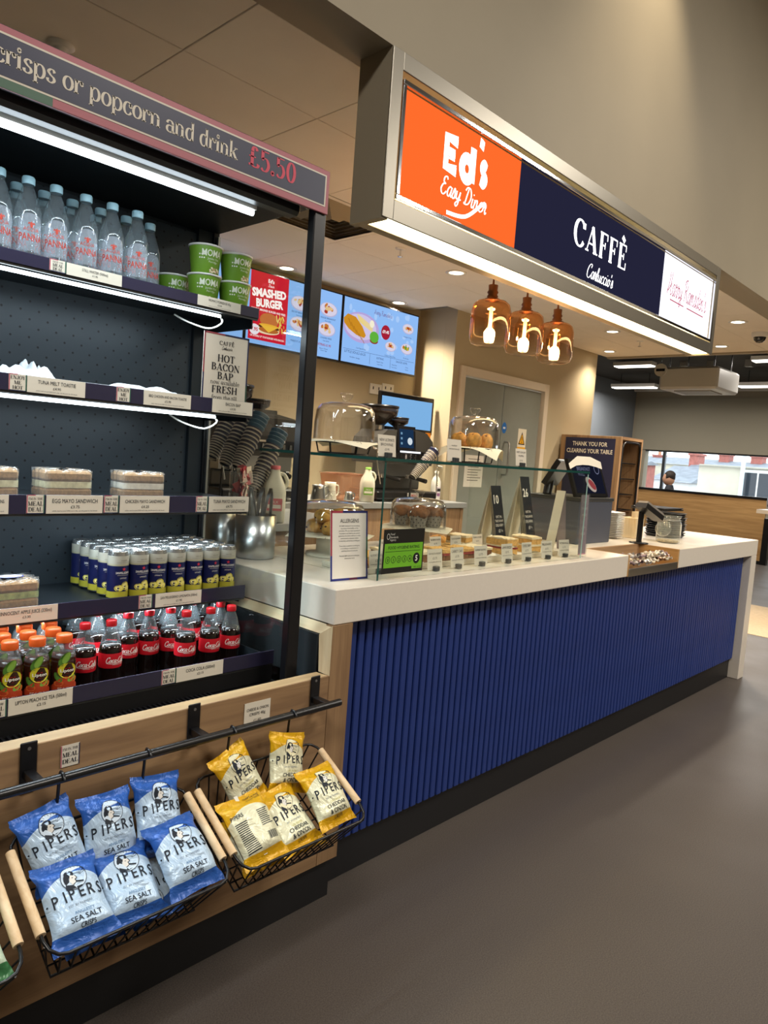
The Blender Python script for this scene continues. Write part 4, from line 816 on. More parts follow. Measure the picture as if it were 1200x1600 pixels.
# light tubes under canopy and shelves
lz = PY(395, 333, 1.72); B(TUBE).cyl((FX0+.05, 1.72, lz.z), (lz.x, 1.72, lz.z), .008, seg=10).build('light_tube', FR, world=True); B(WHITE).box(FX0+.05, lz.x+.01, 1.716, 1.73, lz.z+.01, lz.z+.022).build('tube_fitting', FR, world=True)
lamp('fridge_tube', 'AREA', ((FX0+lz.x)/2, 1.72, lz.z-.015), 3.6, COOL, lz.x-FX0-.1, .02)
SH = {}
SXE = FX1-.02
def shelf(i, yf, z1, z0, back=FYB-.002, led=True):
    s = B(FRIDGE); s.box(FX0, SXE, yf+.004, back if led else yf+.012, z1-.022, z1-.012, 0); s = s.build('shelf', FR, world=True)
    b = B(NAVYSTRIP); b.box(FX0, SXE, yf, yf+.004, z0, z1, .0008); b.build('ticket_strip', s, world=True)
    b = B(GUNMETAL); b.box(FX0, SXE, yf+.004, yf+.012, z0-.006, z1-.022); b.build('front_edge', s, world=True)
    b = B(FRIDGE); b.box(SXE-.004, SXE, yf+.03, back, z1-.06, z1-.023); b.build('shelf_bracket', s, world=True)
    if led:
        zl = z0-.012 if i < 3 else z0+.012
        B(TUBE).cyl((FX0+.05, yf+.03, zl), (SXE-.12, yf+.03, zl), .005, seg=8).build('light_tube', s, world=True)
        lamp('shelf_tube', 'AREA', ((FX0+SXE)/2, yf+.03, zl-.007), 3.6, COOL, SXE-FX0-.2, .02)
        b = B(WHITE); x = SXE-.12; sg = 1 if i < 3 else .08; b.tube(spline([(x, yf+.03, zl), (x+.012, yf+.04, zl-.018*sg), (x-.02, yf+.06, zl-.038*sg), (x-.07, yf+.1, zl-.023*sg), (x-.09, yf+.14, zl-.003*sg)]), .0028, 6); b.build('cable', s, world=True)
    SH[i] = (s, yf, z0, z1)
YS = 1.88
shelf(1, YS, PY(403, 482, YS).z, PY(403, 498, YS).z); shelf(2, YS, PY(396, 630, YS).z, PY(396, 651, YS).z); shelf(3, YS, PY(388, 776, YS).z, PY(388, 800, YS).z)
shelf(4, 1.868, PY(372, 915, 1.868).z, PY(372, 935, 1.868).z); shelf(5, 1.702, PY(424, 1016, 1.702).z, PY(424, 1037, 1.702).z, led=False)
INKB = flat('#26242a')
def ticket(i, x0, x1, kind, l1='', l2='', l3=''):
    s, yf, z0, z1 = SH[i]; zm = (z0+z1)/2; ym = {1: 440, 2: 605, 3: 788, 4: 950, 5: 1060}[i]
    a, c = PY(x0, ym, yf).x, PY(x1, ym, yf).x; h = z1-z0; b = B(CARD); b.box(a, c, yf-.0016, yf-.0003, z0+.001, z1-.0005)
    f = XZ(yf-.0017); w = c-a
    if kind == 'm':
        b.rect(f, a, a+.0025, z0+.001, z1, flat('#b8566a'), .0002); b.rect(f, a, a+w*.5, z1-.002, z1, flat('#b8566a'), .0002); b.rect(f, c-.0025, c, z0+.001, z1, flat('#3f6a58'), .0002); b.rect(f, a, c, z0+.001, z0+.003, NAVY, .0002)
        L = ("I'M IN THE", 'MEAL', 'DEAL') if l1 != 'hot' else ('ENJOY', 'ME', 'HOT')
        if l1 != 'hot': b.text(serif(L[0], .04, .12), f, (a+c)/2, z0+h*.74, h*.12, INKB, w=w*.8); b.text(serif(L[1], .04, .14), f, (a+c)/2, z0+h*.44, h*.22, INKB, w=w*.86); b.text(serif(L[2], .04, .14), f, (a+c)/2, z0+h*.14, h*.22, INKB, w=w*.8)
        else: [b.text(serif(q, .04, .14), f, (a+c)/2, z0+h*k, h*.2, INKB, w=w*.84) for q, k in zip(L, (.7, .41, .12))]
    else:
        b.text(sans(l1), f, (a+c)/2, z0+h*.58, h*.23, INKB, w=w*.8, sx=.75); b.text(sans(l2), f, (a+c)/2, z0+h*.3, h*.16, INKB)
        if l3: b.text(sans(l3), f, (a+c)/2, z0+h*.13, h*.07, INKB, w=w*.8)
    b.build('meal_deal_ticket' if kind == 'm' else 'price_ticket', s, world=True)
VS = 'adults need around 2000 kcal a day, see the pack for full details'
for a in ((1, 76, 102, 'm'), (1, 103, 190, 'p', 'STILL WATER (500ml)', '£1.90'), (1, 310, 378, 'p', "MOMA'S PORRIDGE 65g", '£2.50', VS), (2, 13, 41, 'm', 'hot'), (2, 42, 133, 'p', 'TUNA MELT TOASTIE', '£4.95', VS), (2, 182, 204, 'm', 'hot'), (2, 225, 299, 'p', 'BBQ CHICKEN AND BACON TOASTIE', '£5.95', VS), (2, 333, 396, 'p', 'BACON BAP', '£4.50', VS),
          (3, -60, 13, 'p', 'CHEESE PLOUGHMANS', '£4.75', VS), (3, 41, 69, 'm'), (3, 72, 160, 'p', 'EGG MAYO SANDWICH', '£3.75', VS), (3, 162, 185, 'm'), (3, 187, 264, 'p', 'CHICKEN MAYO SANDWICH', '£4.25', VS), (3, 306, 324, 'm'), (3, 326, 388, 'p', 'TUNA MAYO SANDWICH', '£4.75', VS),
          (4, -10, 90, 'p', 'INNOCENT APPLE JUICE (330ml)', '£3.35'), (4, 216, 237, 'm'), (4, 242, 313, 'p', 'SAN PELLEGRINO LIMONATA (330ml)', '£1.95', VS), (5, -24, 11, 'm'), (5, 14, 114, 'p', 'LIPTON PEACH ICE TEA (500ml)', '£2.15'), (5, 252, 274, 'm'), (5, 275, 347, 'p', 'COCA COLA (500ml)', '£2.15')): ticket(*a)
# promo card behind the strip of the second shelf
s, yf, z0, z1 = SH[2]; A, Bq, Cq = PY(318, 516, yf+.02), PY(388, 528, yf+.02), PY(323, 612, yf+.02)
a, c, zb, zt = A.x, Bq.x, z1-.012, A.z; w, h = c-a, zt-zb
b = B(mat('promo_card', '#cfc7b8', .6)); b.box(a, c, yf+.014, yf+.0165, zb, zt); f = XZ(yf+.0138)
b.rect(f, a, a+.005, zb+h*.42, zt, flat('#8d3b45')); b.rect(f, a, a+w*.45, zt-.005, zt, flat('#8d3b45')); b.rect(f, a+w*.45, c, zt-.005, zt, NAVY); b.rect(f, a, a+.005, zb, zb+h*.42, NAVY); b.rect(f, c-.005, c, zb+h*.3, zt, NAVY); b.rect(f, c-.005, c, zb, zb+h*.3, flat('#2f4a3a'))
b.text(serif('CAFFÈ', .05, .14, .06), f, (a+c)/2, zb+h*.84, h*.055, INKB); b.text(script("Carluccio's", .06, .1, .2, .8), f, (a+c)/2, zb+h*.775, h*.045, INKB)
for q, v, hh, W_ in (('HOT', .60, .1, .56), ('BACON', .475, .1, .8), ('BAP', .35, .1, .5), ('FRESH', .15, .1, .84)): b.text(serif(q, .04, .15, .02), f, (a+c)/2, zb+h*v, h*hh, INKB, w=w*W_)
b.text(serif('now available', .035, .08), f, (a+c)/2, zb+h*.275, h*.062, INKB, w=w*.72); b.text(serif('from the till', .035, .08), f, (a+c)/2, zb+h*.055, h*.062, INKB, w=w*.66)
b.build('promo_card', label='ivory card reading hot bacon bap, propped on the fridge shelf end', cat='card')

# ---- drinks and food on the shelves
def star(f, u, v, r, n=5, k=.42, a0=pi/2): return [(u+(r if i % 2 == 0 else r*k)*cos(a0+i*pi/n), v+(r if i % 2 == 0 else r*k)*sin(a0+i*pi/n)) for i in range(2*n)]
def wrapmesh(b, T, r, z, u, v, h, m, d, w=None, bend=None): return b.text(T, around(r), u, z+v, h, m, d, w=w, bend=bend)
# still water
S1 = SH[1][3]-.0115
def water():
    t = thing('water_bottle', '', 'bottle'); b = B(PET)
    b.lathe([(.0001, .004), (.024, .002), (.031, .006), (.0325, .014), (.0325, .112), (.0315, .12), (.024, .146), (.0135, .176), (.0125, .183), (.0125, .187)], 20, cap=False); b.build('body', t)
    B(mat('pale_blue_cap', '#a9d3e3', .4)).lathe([(.0145, .183), (.0152, .186), (.0152, .199), (.0135, .202), (.0001, .202)], 20, cap=False).build('cap', t)
    b = B(); f = around(.0327); P = [(-.024, .02), (.024, .02)]+[(.024*cos(radians(q)), .086+.02*sin(radians(q))) for q in range(0, 181, 20)]
    n = 12; LB = glassy('water_label', (.93, .95, .99), .3, .22, (.82, .86, .95)); b.M(LB)
    V = []; F = []
    for i in range(n+1): u = -.03+.06*i/n; top = .09+.02*sqrt(max(0, 1-(u/.03)**2)); V += [f(u, .02, .0003), f(u, top, .0003)]; i and F.append((2*i-2, 2*i, 2*i+1, 2*i-1))
    b.add(V, F); R = flat('#c2402e'); b.text(sans('PANNA', .012), f, 0, .044, .019, R, .0006, w=.056); b.text(sans('ACQUA'), f, 0, .0675, .0095, R, .0006, w=.036); b.rect(f, -.012, .012, .046, .0475, flat('#9a9aa8'), .0006, 4)
    b.poly(f, [(-.0016, .076), (.0016, .076), (.003, .084), (0, .091), (-.003, .084)], R, .0006); b.stroke(f, [(0, .08), (-.005, .087), (-.007, .083)], .0022, R); b.stroke(f, [(0, .08), (.005, .087), (.007, .083)], .0022, R); b.rect(f, -.005, .005, .0785, .0802, R, .0006, 2); b.build('label', t); return t
Wt = None; used = False
def put(proto, n, loc, rz, label, group, scale=None):
    o = proto if n == 0 else copy_tree(proto); return place(o, loc, rz, label=label, group=group, scale=scale)
wt = water(); n = 0
for Y, xs_ in ((1.925, (-2, 44, 87.5, 134, 175, 214)), (2.0, (26, 69, 113, 157, 197, 234)), (2.075, (24, 66, 108, 150))):
    for px in xs_:
        q = PY(px, 290+px*.33, Y); put(wt, n, (q.x, Y, S1), rnd(-.3, .12), 'clear still water bottle with pale blue cap on the top fridge shelf', 'still water bottles on the top shelf', 1.0); n += 1
q = PY(-48, 250, 1.925); put(wt, n, (q.x, 1.925, S1), -.1, 'clear still water bottle with pale blue cap on the top fridge shelf', 'still water bottles on the top shelf', 1.0)
# porridge pots
GREEN = mat('pot_green', '#6f9a2a', .45)
def pot():
    t = thing('porridge_pot', '', 'pot'); B(GREEN).lathe([(.0001, 0), (.035, 0), (.036, .002), (.0445, .072)], 28, cap=False).build('cup', t)
    b = B(WHITE); b.lathe([(.0445, .072), (.047, .073), (.047, .077), (.044, .078), (.043, .0755), (.0001, .0755)], 28, cap=False); b.build('lid', t)
    b = B(); rr = lambda v: .036+.0085*v/.072+.0004; f = lambda u, v, d=0: Vector(((rr(v)+d)*sin(u/.042), -(rr(v)+d)*cos(u/.042), v)); C = flat('#e9ecd8')
    b.text(sans('MOMA', .02), f, .004, .046, .0175, C, .0004, w=.056); b.text(sans('Jumbo Oat'), f, .008, .037, .0055, C, .0004); b.text(sans('Porridge'), f, .008, .029, .0055, C, .0004)
    random.seed(2)
    for k in range(22): b.ell(f, rnd(-.005, .035), .004+rnd(0, .016)*(1-abs(rnd(-1, 1))*.4), .0035, .0025, flat(random.choice(('#d9c29a', '#c3a276', '#efe0c2'))), .0004+.00001*k, 7)
    for k in range(6): b.ell(f, -.03+.006*(k % 3), .04+.009*(k//3), .0022, .0022, C, .0004, 6)
    b.build('print', t); return t
pp = pot(); LP = 'green porridge pot with white lid'
for k, (px, py, lev, Y, lb) in enumerate(((319, 440, 0, 1.955, LP+', bottom of the first stacked pair'), (319, 440, 1, 1.955, LP+', top of the pair next to the water bottles'), (367, 440, 0, 1.955, LP+', bottom of the pair at the shelf end'), (367, 440, 1, 1.955, LP+', top of the pair at the shelf end'), (271, 440, 0, 2.055, LP+' standing alone beside the water bottles'))):
    q = PY(px, py, Y); put(pp, k, (q.x, Y, S1+lev*.0855), .05*k-.25, lb, 'porridge pots on the top shelf', 1.1)
# foil wrapped toasties
WRAP = mat('greaseproof_wrap', '#cdd6dc', .35, .1, spec=.5)
def pillow(b, m, w, d, h, seed, nu=18, nv=12, crumple=.25):
    random.seed(seed); ph = [rnd(0, 6.3) for _ in range(6)]; b.M(m)
    for s in (1, -1):
        def fn(u, v):
            x, y = (u-.5)*w, (v-.5)*d; k = (max(0, 1-abs(2*u-1)**3.5)*max(0, 1-abs(2*v-1)**3))**.6
            c = 1+crumple*(sin(9*u+ph[0])*sin(7*v+ph[1])+.5*sin(17*u+ph[2]+4*v)+.4*sin(15*v+ph[3]-6*u))
            return (x, y, (h*k*c if s > 0 else 0)+.0008)
        b.surf(fn, nu, nv)
    return b
S2 = SH[2][3]-.0115
for (x0, x1, py, sd, hh, lb) in ((-10, 84, 585, 1, .03, 'crumpled white paper wrapped toastie lying on the fridge shelf'), (152, 286, 605, 4, .02, 'flat film wrapped toastie lying beside the promo card'), (20, 70, 580, 7, .05, 'crumpled white paper parcel, behind the wrapped toastie')):
    Y = 1.955 if sd != 7 else 2.09; a, c = PY(x0, py, Y).x, PY(x1, py, Y).x; b = B(); pillow(b, WRAP, (c-a)*(1 if sd != 7 else .8), .11 if sd != 7 else .09, hh, sd, crumple=.35)
    if sd != 7: b.box(-(c-a)*.36, (c-a)*.36, -.035, .035, .001, .012, .004)
    o = b.build('wrapped_toastie', label=lb, cat='toastie', group='wrapped toasties on the second shelf', base=False); o.location = ((a+c)/2, Y, S2); o.rotation_euler.z = rnd(-.05, .05)
# sandwiches: two slices of bread, filling, film
BREAD = mat('malted_bread', '#9a7448', .85, var=.25, vscale=120, bump=.5, bscale=300); FILL = mat('sandwich_filling', '#d9d0a8', .7, var=.2, vscale=90); FILM = glassy('cling_film', (.96, .98, .98), 2.2, .12, (.85, .9, .92), rough=.12)
def sandwich(fillc):
    t = thing('sandwich', '', 'sandwich'); w, d = .125, .085
    for z in (0, .033):
        b = B(BREAD); random.seed(int(z*1000)+3); b.surf(lambda u, v: (0, 0, 0), 1, 1) if 0 else None
        b.box(-w/2, w/2, -d/2, d/2, z, z+.0205, .005); b.build('bread_slice', t)
    def fn(u, v): a = 2*pi*u; k = 1/max(abs(cos(a)), abs(sin(a))); return (w*.485*k*cos(a)*(1+.02*sin(7*a)), d*.49*k*sin(a)*(1+.03*sin(9*a)), .0205+.0125*v)
    b = B(fillc); b.surf(fn, 40, 3); b.build('filling', t)
    def film(u, v):
        a = 2*pi*u; k = 1/(abs(cos(a))**6+abs(sin(a))**6)**(1/6); g = 1 if v < .7 else 1-.85*(v-.7)/.3; jag = 1+.02*sin(13*a)+.015*sin(29*a+v*7)
        return (w*.54*k*cos(a)*g*jag, d*.56*k*sin(a)*g*jag, .056*min(1, v/.7)+.003*sin(11*a)*v)
    b = B(FILM); b.surf(film, 48, 10); b.build('film', t); return t
S3 = SH[3][3]-.0115; S4 = SH[4][3]-.0115
egg = sandwich(FILL); chk = sandwich(mat('pale_filling', '#e6dfd0', .7, var=.15, vscale=70)); ploughman = copy_tree(egg); sub = sandwich(mat('salad_filling', '#93a05c', .7, var=.4, vscale=80))
q = PY(98, 755, 1.94); place(egg, (q.x, 1.945, S3), .06, label='film wrapped malted bread sandwich with egg filling, above its ticket', group='wrapped sandwiches')
q = PY(216, 755, 1.94); place(chk, (q.x, 1.945, S3), -.04, label='film wrapped sandwich with pale chicken filling on the bread', group='wrapped sandwiches')
q = PY(-22, 755, 1.94); place(ploughman, (q.x, 1.945, S3), .1, label='film wrapped sandwich cut off by the photo edge', group='wrapped sandwiches')
q = PY(10, 935, 1.92); place(sub, (q.x, 1.937, S4), .02, label='film wrapped salad sandwich with blue oval sticker beside the drinks cans', group='wrapped sandwiches', scale=1.12)
b = B(); f = plane((.01, -.005, .0585), (1, 0, 0), (0, 1, 0)); b.ell(f, 0, 0, .03, .02, flat('#2b3d8c')); b.ell(f, 0, 0, .026, .016, flat('#e4e6ee'), .0008); b.text(sans('FRESH'), f, 0, -.003, .007, flat('#2b3d8c'), .0012); b.build('sticker', sub)
for o_ in (egg, chk, ploughman): o_.scale = (1, 1, 1.35)
sub.scale = (1.1, 1.1, 1.35)
# lemonade cans
def can():
    t = thing('drink_can', '', 'can'); r = .0288; h = .138
    b = B(mat('can_aluminium', '#c4c8c9', .25, .9)); b.lathe([(.0001, .004), (.02, .003), (.023, 0), (r-.0003, .008), (r-.0003, h-.012), (.0262, h-.002), (.0262, h), (.0245, h), (.0235, h-.004), (.0001, h-.004)], 24, cap=False); b.build('shell', t); B(STEEL).box(-.006, .006, -.004, .012, h-.004, h-.0025).build('pull_tab', t)
    b = B(); CN = mat('can_navy', '#1b2357', .32, .35); CG = mat('can_gold', '#b9b79a', .35, .35); CW = mat('can_paper_white', '#b5b5a8', .45, .1); CY = mat('can_yellow', '#b3ad38', .4, .15)
    b.M(CY).lathe([(r, .008), (r, .026)], 24, cap=False).M(CN).lathe([(r, .026), (r, .098)], 24, cap=False).M(CG).lathe([(r, .098), (r, .103)], 24, cap=False).M(CW).lathe([(r, .103), (r, h-.012)], 24, cap=False)
    f = around(r); LEM = flat('#d8cf4e'); LE2 = flat('#e7e08a')
    for o_ in (0, .0905):
        for (u, v, ru, rv) in ((-.012, .036, .013, .009), (.006, .042, .012, .012), (.016, .034, .01, .008)): b.ell(f, o_+u, v, ru, rv, LEM, .0003, 14); b.ell(f, o_+u-.001, v+.001, ru*.7, rv*.66, LE2, .0005, 12)
        b.text(sans('SANPELLEGRINO', .01), f, o_, .076, .0062, flat('#e8e6df'), .0006, w=.044); b.text(sans('LIMONATA'), f, o_, .062, .0042, flat('#d9d7d0'), .0006, w=.02); b.poly(f, star(f, o_, .089, .0058), flat('#c23347'), .0006); b.rect(f, o_-.018, o_+.018, .0715, .0722, flat('#c9c7bd'), .0006, 4)
        b.text(sans('naturally'), f, o_, .112, .004, flat('#77766c'), .0006); b.rect(f, o_-.02, o_+.02, .107, .1078, flat('#8e8c7e'), .0006, 4)
    b.build('print', t); return t
cn = can(); n = 0; c0 = PY(181, 920, 1.908); xa = c0.x; xb = PY(356, 916, 1.9).x-.012
for j in range(5):
    for i in range(7):
        put(cn, n, (xa+(xb-xa)*i/6+rnd(-.0008, .0008), 1.9+.0585*j+rnd(-.0001, .0001), S4), rnd(-.45, .15), 'navy and yellow lemonade can standing in the tight block of cans', 'lemonade cans on the fourth shelf'); n += 1
# cola bottles
COLA = mat('cola', '#150b08', .06, spec=.6, coat=.3)
def cola():
    t = thing('cola_bottle', '', 'bottle')
    B(PET).lathe([(.031, .142), (.0305, .15), (.0285, .165), (.022, .19), (.0145, .212), (.0125, .219), (.0125, .224)], 22, cap=False).build('bottle_neck', t)
    B(COLA).lathe([(.0001, .006), (.02, .002), (.029, .008), (.031, .02), (.0305, .05), (.0285, .07), (.0305, .086), (.032, .1), (.0322, .13), (.031, .15), (.0285, .164), (.0001, .164)], 22, cap=False).build('body', t)
    B(mat('red_cap', '#b81420', .35)).lathe([(.0145, .219), (.015, .222), (.015, .236), (.0135, .2385), (.0001, .2385)], 22, cap=False).build('cap', t)
    b = B(mat('cola_label', '#c01826', .4)); r = .0326; b.lathe([(.0318, .092), (r, .097), (r, .134), (.0322, .138)], 24, cap=False); f = around(r); Wt_ = flat('#f0ece6')
    for o_ in (0, .102): b.text(script('Coca-Cola', .045, .12, .25), f, o_, .11, .0165, Wt_, .0005, w=.06); b.text(sans('ORIGINAL TASTE'), f, o_+.006, .1025, .0032, Wt_, .0005); b.stroke(f, [(o_-.028, .1085), (o_-.01, .1065), (o_+.012, .109), (o_+.03, .1075)], .0014, Wt_, .0005)
    b.build('label', t); return t
cl = cola(); S5 = SH[5][3]-.012; n = 0
Q5 = S5-.075   # bottles stand in the well behind the strip
B(BLACKM).box(FX0, SXE-.001, 1.7065, 1.7145, Q5-.008, SH[5][2]-.007).build('well_front', FR, world=True); B(BLACKM).box(FX0, SXE-.001, 1.715, FYB-.003, Q5-.008, Q5).build('well_floor', FR, world=True)
for Y, xs_ in ((1.79, (291, 329, 361)), (1.835, (133, 174)), (1.895, (200, 233, 266, 344)), (1.96, (150, 182, 262, 300, 335)), (2.025, [118+33*k for k in range(7)]), (2.09, [112+32*k for k in range(7)])):
    for px in xs_:
        q = PY(px, 1000-.1*px, Y); put(cl, n, (q.x, Y, Q5+.012 if Y < 1.8 else Q5), rnd(-.35, .2)-.05, 'cola bottle with red label and red cap on the lowest fridge shelf', 'cola bottles on the lowest shelf', (.94, .94, .87)); n += 1
# peach tea bottles
def tea():
    t = thing('iced_tea_bottle', '', 'bottle')
    B(PET).lathe([(.032, .15), (.031, .16), (.026, .182), (.0185, .195), (.018, .205)], 22, cap=False).build('bottle_neck', t)
    B(mat('peach_tea', '#33180d', .08, spec=.6, coat=.3)).lathe([(.0001, .006), (.022, .002), (.031, .008), (.0325, .02), (.0325, .14), (.0315, .158), (.0285, .17), (.0001, .17)], 22, cap=False).build('body', t)
    B(mat('orange_cap', '#d4591c', .4)).lathe([(.0205, .2), (.021, .203), (.021, .219), (.019, .2225), (.0001, .2235)], 22, cap=False).build('cap', t)
    b = B(mat('tea_label_peach', '#b2401f', .45)); r = .0329; n = 20; f0_ = around(r); f = lambda u, v, d=0: f0_(u, v*.85+.05, d); V = []; F = []
    for i in range(n+1): u = -.05+.1*i/n; top = .052+.018*cos(u*60); V += [f(u, .014, .0002), f(u, top, .0002)]; i and F.append((2*i-2, 2*i, 2*i+1, 2*i-1))
    b.add(V, F); G1, G2, YL = flat('#4f7d2c'), flat('#7ca542'), flat('#c9c22e')
    for (u, v, a, c, ro, mm) in ((-.004, .128, .012, .026, -.5, G1), (.0, .132, .008, .02, -.4, G2), (-.02, .068, .009, .018, .5, G1), (.016, .062, .008, .014, -.9, G2), (.024, .058, .012, .009, 0, flat('#c9742f')), (-.018, .048, .013, .01, 0, flat('#d2642c'))): b.ell(f, u, v, a, c, mm, .0006, 12, ro)
    b.ell(f, .004, .09, .0245, .0255, YL, .001, 24); b.poly(f, [(-.022, .1), (.004, .0975), (.03, .1), (.03, .082), (.004, .0795), (-.022, .082)], flat('#8c1f1c'), .0014); b.text(sans('Lipton', .02), f, .004, .0855, .0105, flat('#f3f0e6'), .0018, w=.043); b.text(sans('PEACH'), f, -.002, .026, .0085, flat('#e9cdb8'), .0008, w=.036); b.text(sans('ICE TEA'), f, -.002, .019, .0035, flat('#e9cdb8'), .0008)
    b.build('label', t); return t
tb = tea(); n = 0
for Y, xs_ in ((1.748, (-30, 14, 57, 99)), (1.815, (2, 42, 81)), (1.883, (-2, 36, 75)), (1.951, (-3, 34, 71))):
    for px in xs_:
        q = PY(px, 1050-.1*px, Y); put(tb, n, (q.x, Y, Q5+.014), rnd(-.1, .1)-.2, 'peach iced tea bottle with orange cap on the lowest fridge shelf', 'peach iced tea bottles on the lowest shelf', (.9, .9, .88)); n += 1

# ---------------------------------------------------------------- oak surround below the fridge, rail and crisp baskets
LZ = PY(514.7, 1054.5, YC).z+.004; SXR = 1.549; SXL = 1.463
t = thing('oak_surround', 'oak plinth panel below the fridge with pale sloping ledge', 'panel', (.7, YC, 0)); PB = .135
B(OAK).box(-.5, SXL-.001, YC, YC+.02, PB, LZ-.006, .001).build('front_panel', t, world=True)
B(OAKV).box(SXL, SXR, YC, YC+.03, PB, CU-.001, .001).build('stile', t, world=True)
g = .032; V = [(-.5, YC-.0005, LZ-.008), (SXL, YC-.0005, LZ-.008), (SXL-g, YC+.026, LZ+.004), (-.5, YC+.026, LZ+.004), (-.5, YC+.026, LZ-.04), (SXL-g, YC+.026, LZ-.04)]
B(ASH).add(V, [(0, 1, 2, 3), (3, 2, 5, 4)]).build('ledge_bevel', t, world=True)
B(ASHZ).add([(SXL, YC-.0005, LZ-.008), (SXL, YC-.0005, CU), (SXL-g*.7, YC+.034, CU-.03), (SXL-g*.7, YC+.026, LZ+.004)], [(0, 1, 2, 3)]).build('stile_bevel', t, world=True)
B(mat('dark_lining', '#20262b', .6)).box(SXL-.028, SXL-.02, YC+.035, 2.2, LZ-.03, CU-.03).build('side_lining', t, world=True)
B(ASHY).add([(SXL+.003, YC+.001, CU-.001), (SXL+.003, 2.3, CU-.001), (SXL-.02, 2.3, CU-.028), (SXL-.02, YC+.03, CU-.028)], [(0, 1, 2, 3)]).build('side_bevel', t, world=True)
B(KICK).box(-.5, SXR-.01, YC+.022, YC+.04, 0, PB).build('kick_plate', t, world=True)
def note(px0, py0, px1, py1, lines, label, frame=False):
    a, c = PY(px0, py0, YC), PY(px1, py1, YC); b = B(CARD); b.box(a.x, c.x, YC-.0022, YC-.001, c.z, a.z); f = XZ(YC-.0024); h = a.z-c.z
    if frame: b.rect(f, a.x, a.x+.002, c.z, a.z, flat('#b8566a')); b.rect(f, c.x-.002, c.x, c.z, a.z, NAVY)
    for (s, v, hh) in lines: b.text(s, f, (a.x+c.x)/2, c.z+h*v, h*hh, INKB, w=(c.x-a.x)*.84)
    b.build('stick_on_ticket', label=label, cat='ticket')
note(95, 1166, 123, 1192, ((serif("I'M IN THE"), .76, .12), (serif('MEAL', .04, .14), .46, .2), (serif('DEAL', .04, .14), .16, .2)), 'small square ticket stuck on the oak panel above the blue crisps', True)
note(382, 1100, 420, 1128, ((sans('CHEESE & ONION'), .66, .12), (sans('CRISPS 40g'), .46, .12), (sans('£1.60'), .2, .12)), 'small card ticket stuck on the oak panel above the yellow crisps')
RY, RZ = 1.482, PY(531, 1097, 1.482).z
t = thing('basket_rail', 'round black steel rail on three brackets across the oak panel', 'rail', (.7, RY, RZ))
B(BLACK).cyl((-.4, RY, RZ), (PY(531, 1097, RY).x, RY, RZ), .0105, seg=14).build('rail', t, world=True)
for px, py in ((490, 1095), (301, 1143), (43, 1208)):
    x = PY(px, py, YC).x; br = B(BLACK).box(x-.018, x+.018, YC-.005, YC-.0005, RZ-.045, RZ+.068, .002).build('bracket', t, world=True); B(BLACK).box(x-.011, x+.011, RY, YC-.005, RZ-.012, RZ+.006, .001).build('arm', br, world=True)
    for dz in (.054, -.034): B(STEEL).cyl((x, YC-.005, RZ+dz), (x, YC-.0065, RZ+dz), .004, seg=8).build('screw', br, world=True)
BK0, BKF, BZB, BZF = 1.5, 1.262, .573, .443; BW = .413
def basket():
    t = thing('wire_basket', '', 'basket'); w = BW/2-.004; D = BK0-BKF; zf = BZF-BZB; rc = .035; r = .0042
    # local: origin at the middle of the back rim, -Y towards the aisle
    tilt = lambda y: zf*(y/-D)
    rim = [(-w+rc, 0), (w-rc, 0)]+[(w-rc+rc*sin(radians(a)), -rc+rc*cos(radians(a))) for a in (30, 60, 90)]+[(w, -D+rc)]+[(w-rc+rc*cos(radians(a)), -D+rc-rc*sin(radians(a))) for a in (30, 60, 90)]+[(-w+rc, -D)]+[(-w+rc-rc*sin(radians(a)), -D+rc-rc*cos(radians(a))) for a in (30, 60, 90)]+[(-w, -rc)]+[(-w+rc-rc*cos(radians(a)), -rc+rc*sin(radians(a))) for a in (30, 60)]
    B(BLACK).tube([(x, y, tilt(y)) for x, y in rim], .0036, 8, True).build('rim', t)
    n_ = Vector((0, zf, D)).normalized(); dep = .135; s = .8     # floor plane sits dep below the rim plane, a little smaller
    def fl(x, y): q = Vector((x*s, -D/2+(y+D/2)*s, tilt(y))); q = Vector((x*s, -D/2+(y+D/2)*.78, tilt(-D/2+(y+D/2)*.78))); return q-n_*dep
    F1 = [fl(x, y) for x, y in ((-w, 0), (w, 0), (w, -D), (-w, -D))]; B(BLACK).tube(F1, r*.8, 6, True).build('floor_frame', t)
    for k in range(13):                      # front and back wires run rim - floor - rim
        x = -w+.02+(2*w-.04)*k/12; wr = B(BLACK); a = Vector((x, -.001, tilt(0))); d_ = Vector((x, -D+.001, tilt(-D))); wr.tube([a, fl(x, 0), fl(x, -D), d_], .0024, 5); wr.build('wire', t)
    for k in range(6):
        y = -.025-(D-.05)*k/5; wr = B(BLACK); wr.tube([(-w, y, tilt(y)), fl(-w, y), fl(w, y), (w, y, tilt(y))], .0024, 5); wr.build('wire', t)
    for sx in (-1, 1):
        a, c = Vector((sx*w, -.028, tilt(-.028))), Vector((sx*w, -D+.045, tilt(-D+.045))); b = B(HANDLE); b.cyl(a, c, .0098, seg=12); h = b.build('wooden_grip', t)
        b = B(BLACK); x = sx*w*.49; b.tube([(x, 0, 0), (x, .004, .02), (x, BK0*0+RY-BK0+.012, RZ-BZB), (x, RY-BK0+.006, RZ-BZB+.012), (x, RY-BK0-.008, RZ-BZB+.011), (x, RY-BK0-.0135, RZ-BZB)], .0036, 6); b.build('hook', t)
    return t
bk = basket(); BASK = [(PY(297, 1221, BK0).x+PY(493, 1157, BK0).x)/2, (PY(4, 1312, BK0).x+PY(286, 1225, BK0).x)/2]; BASK.append(BASK[1]-.445)
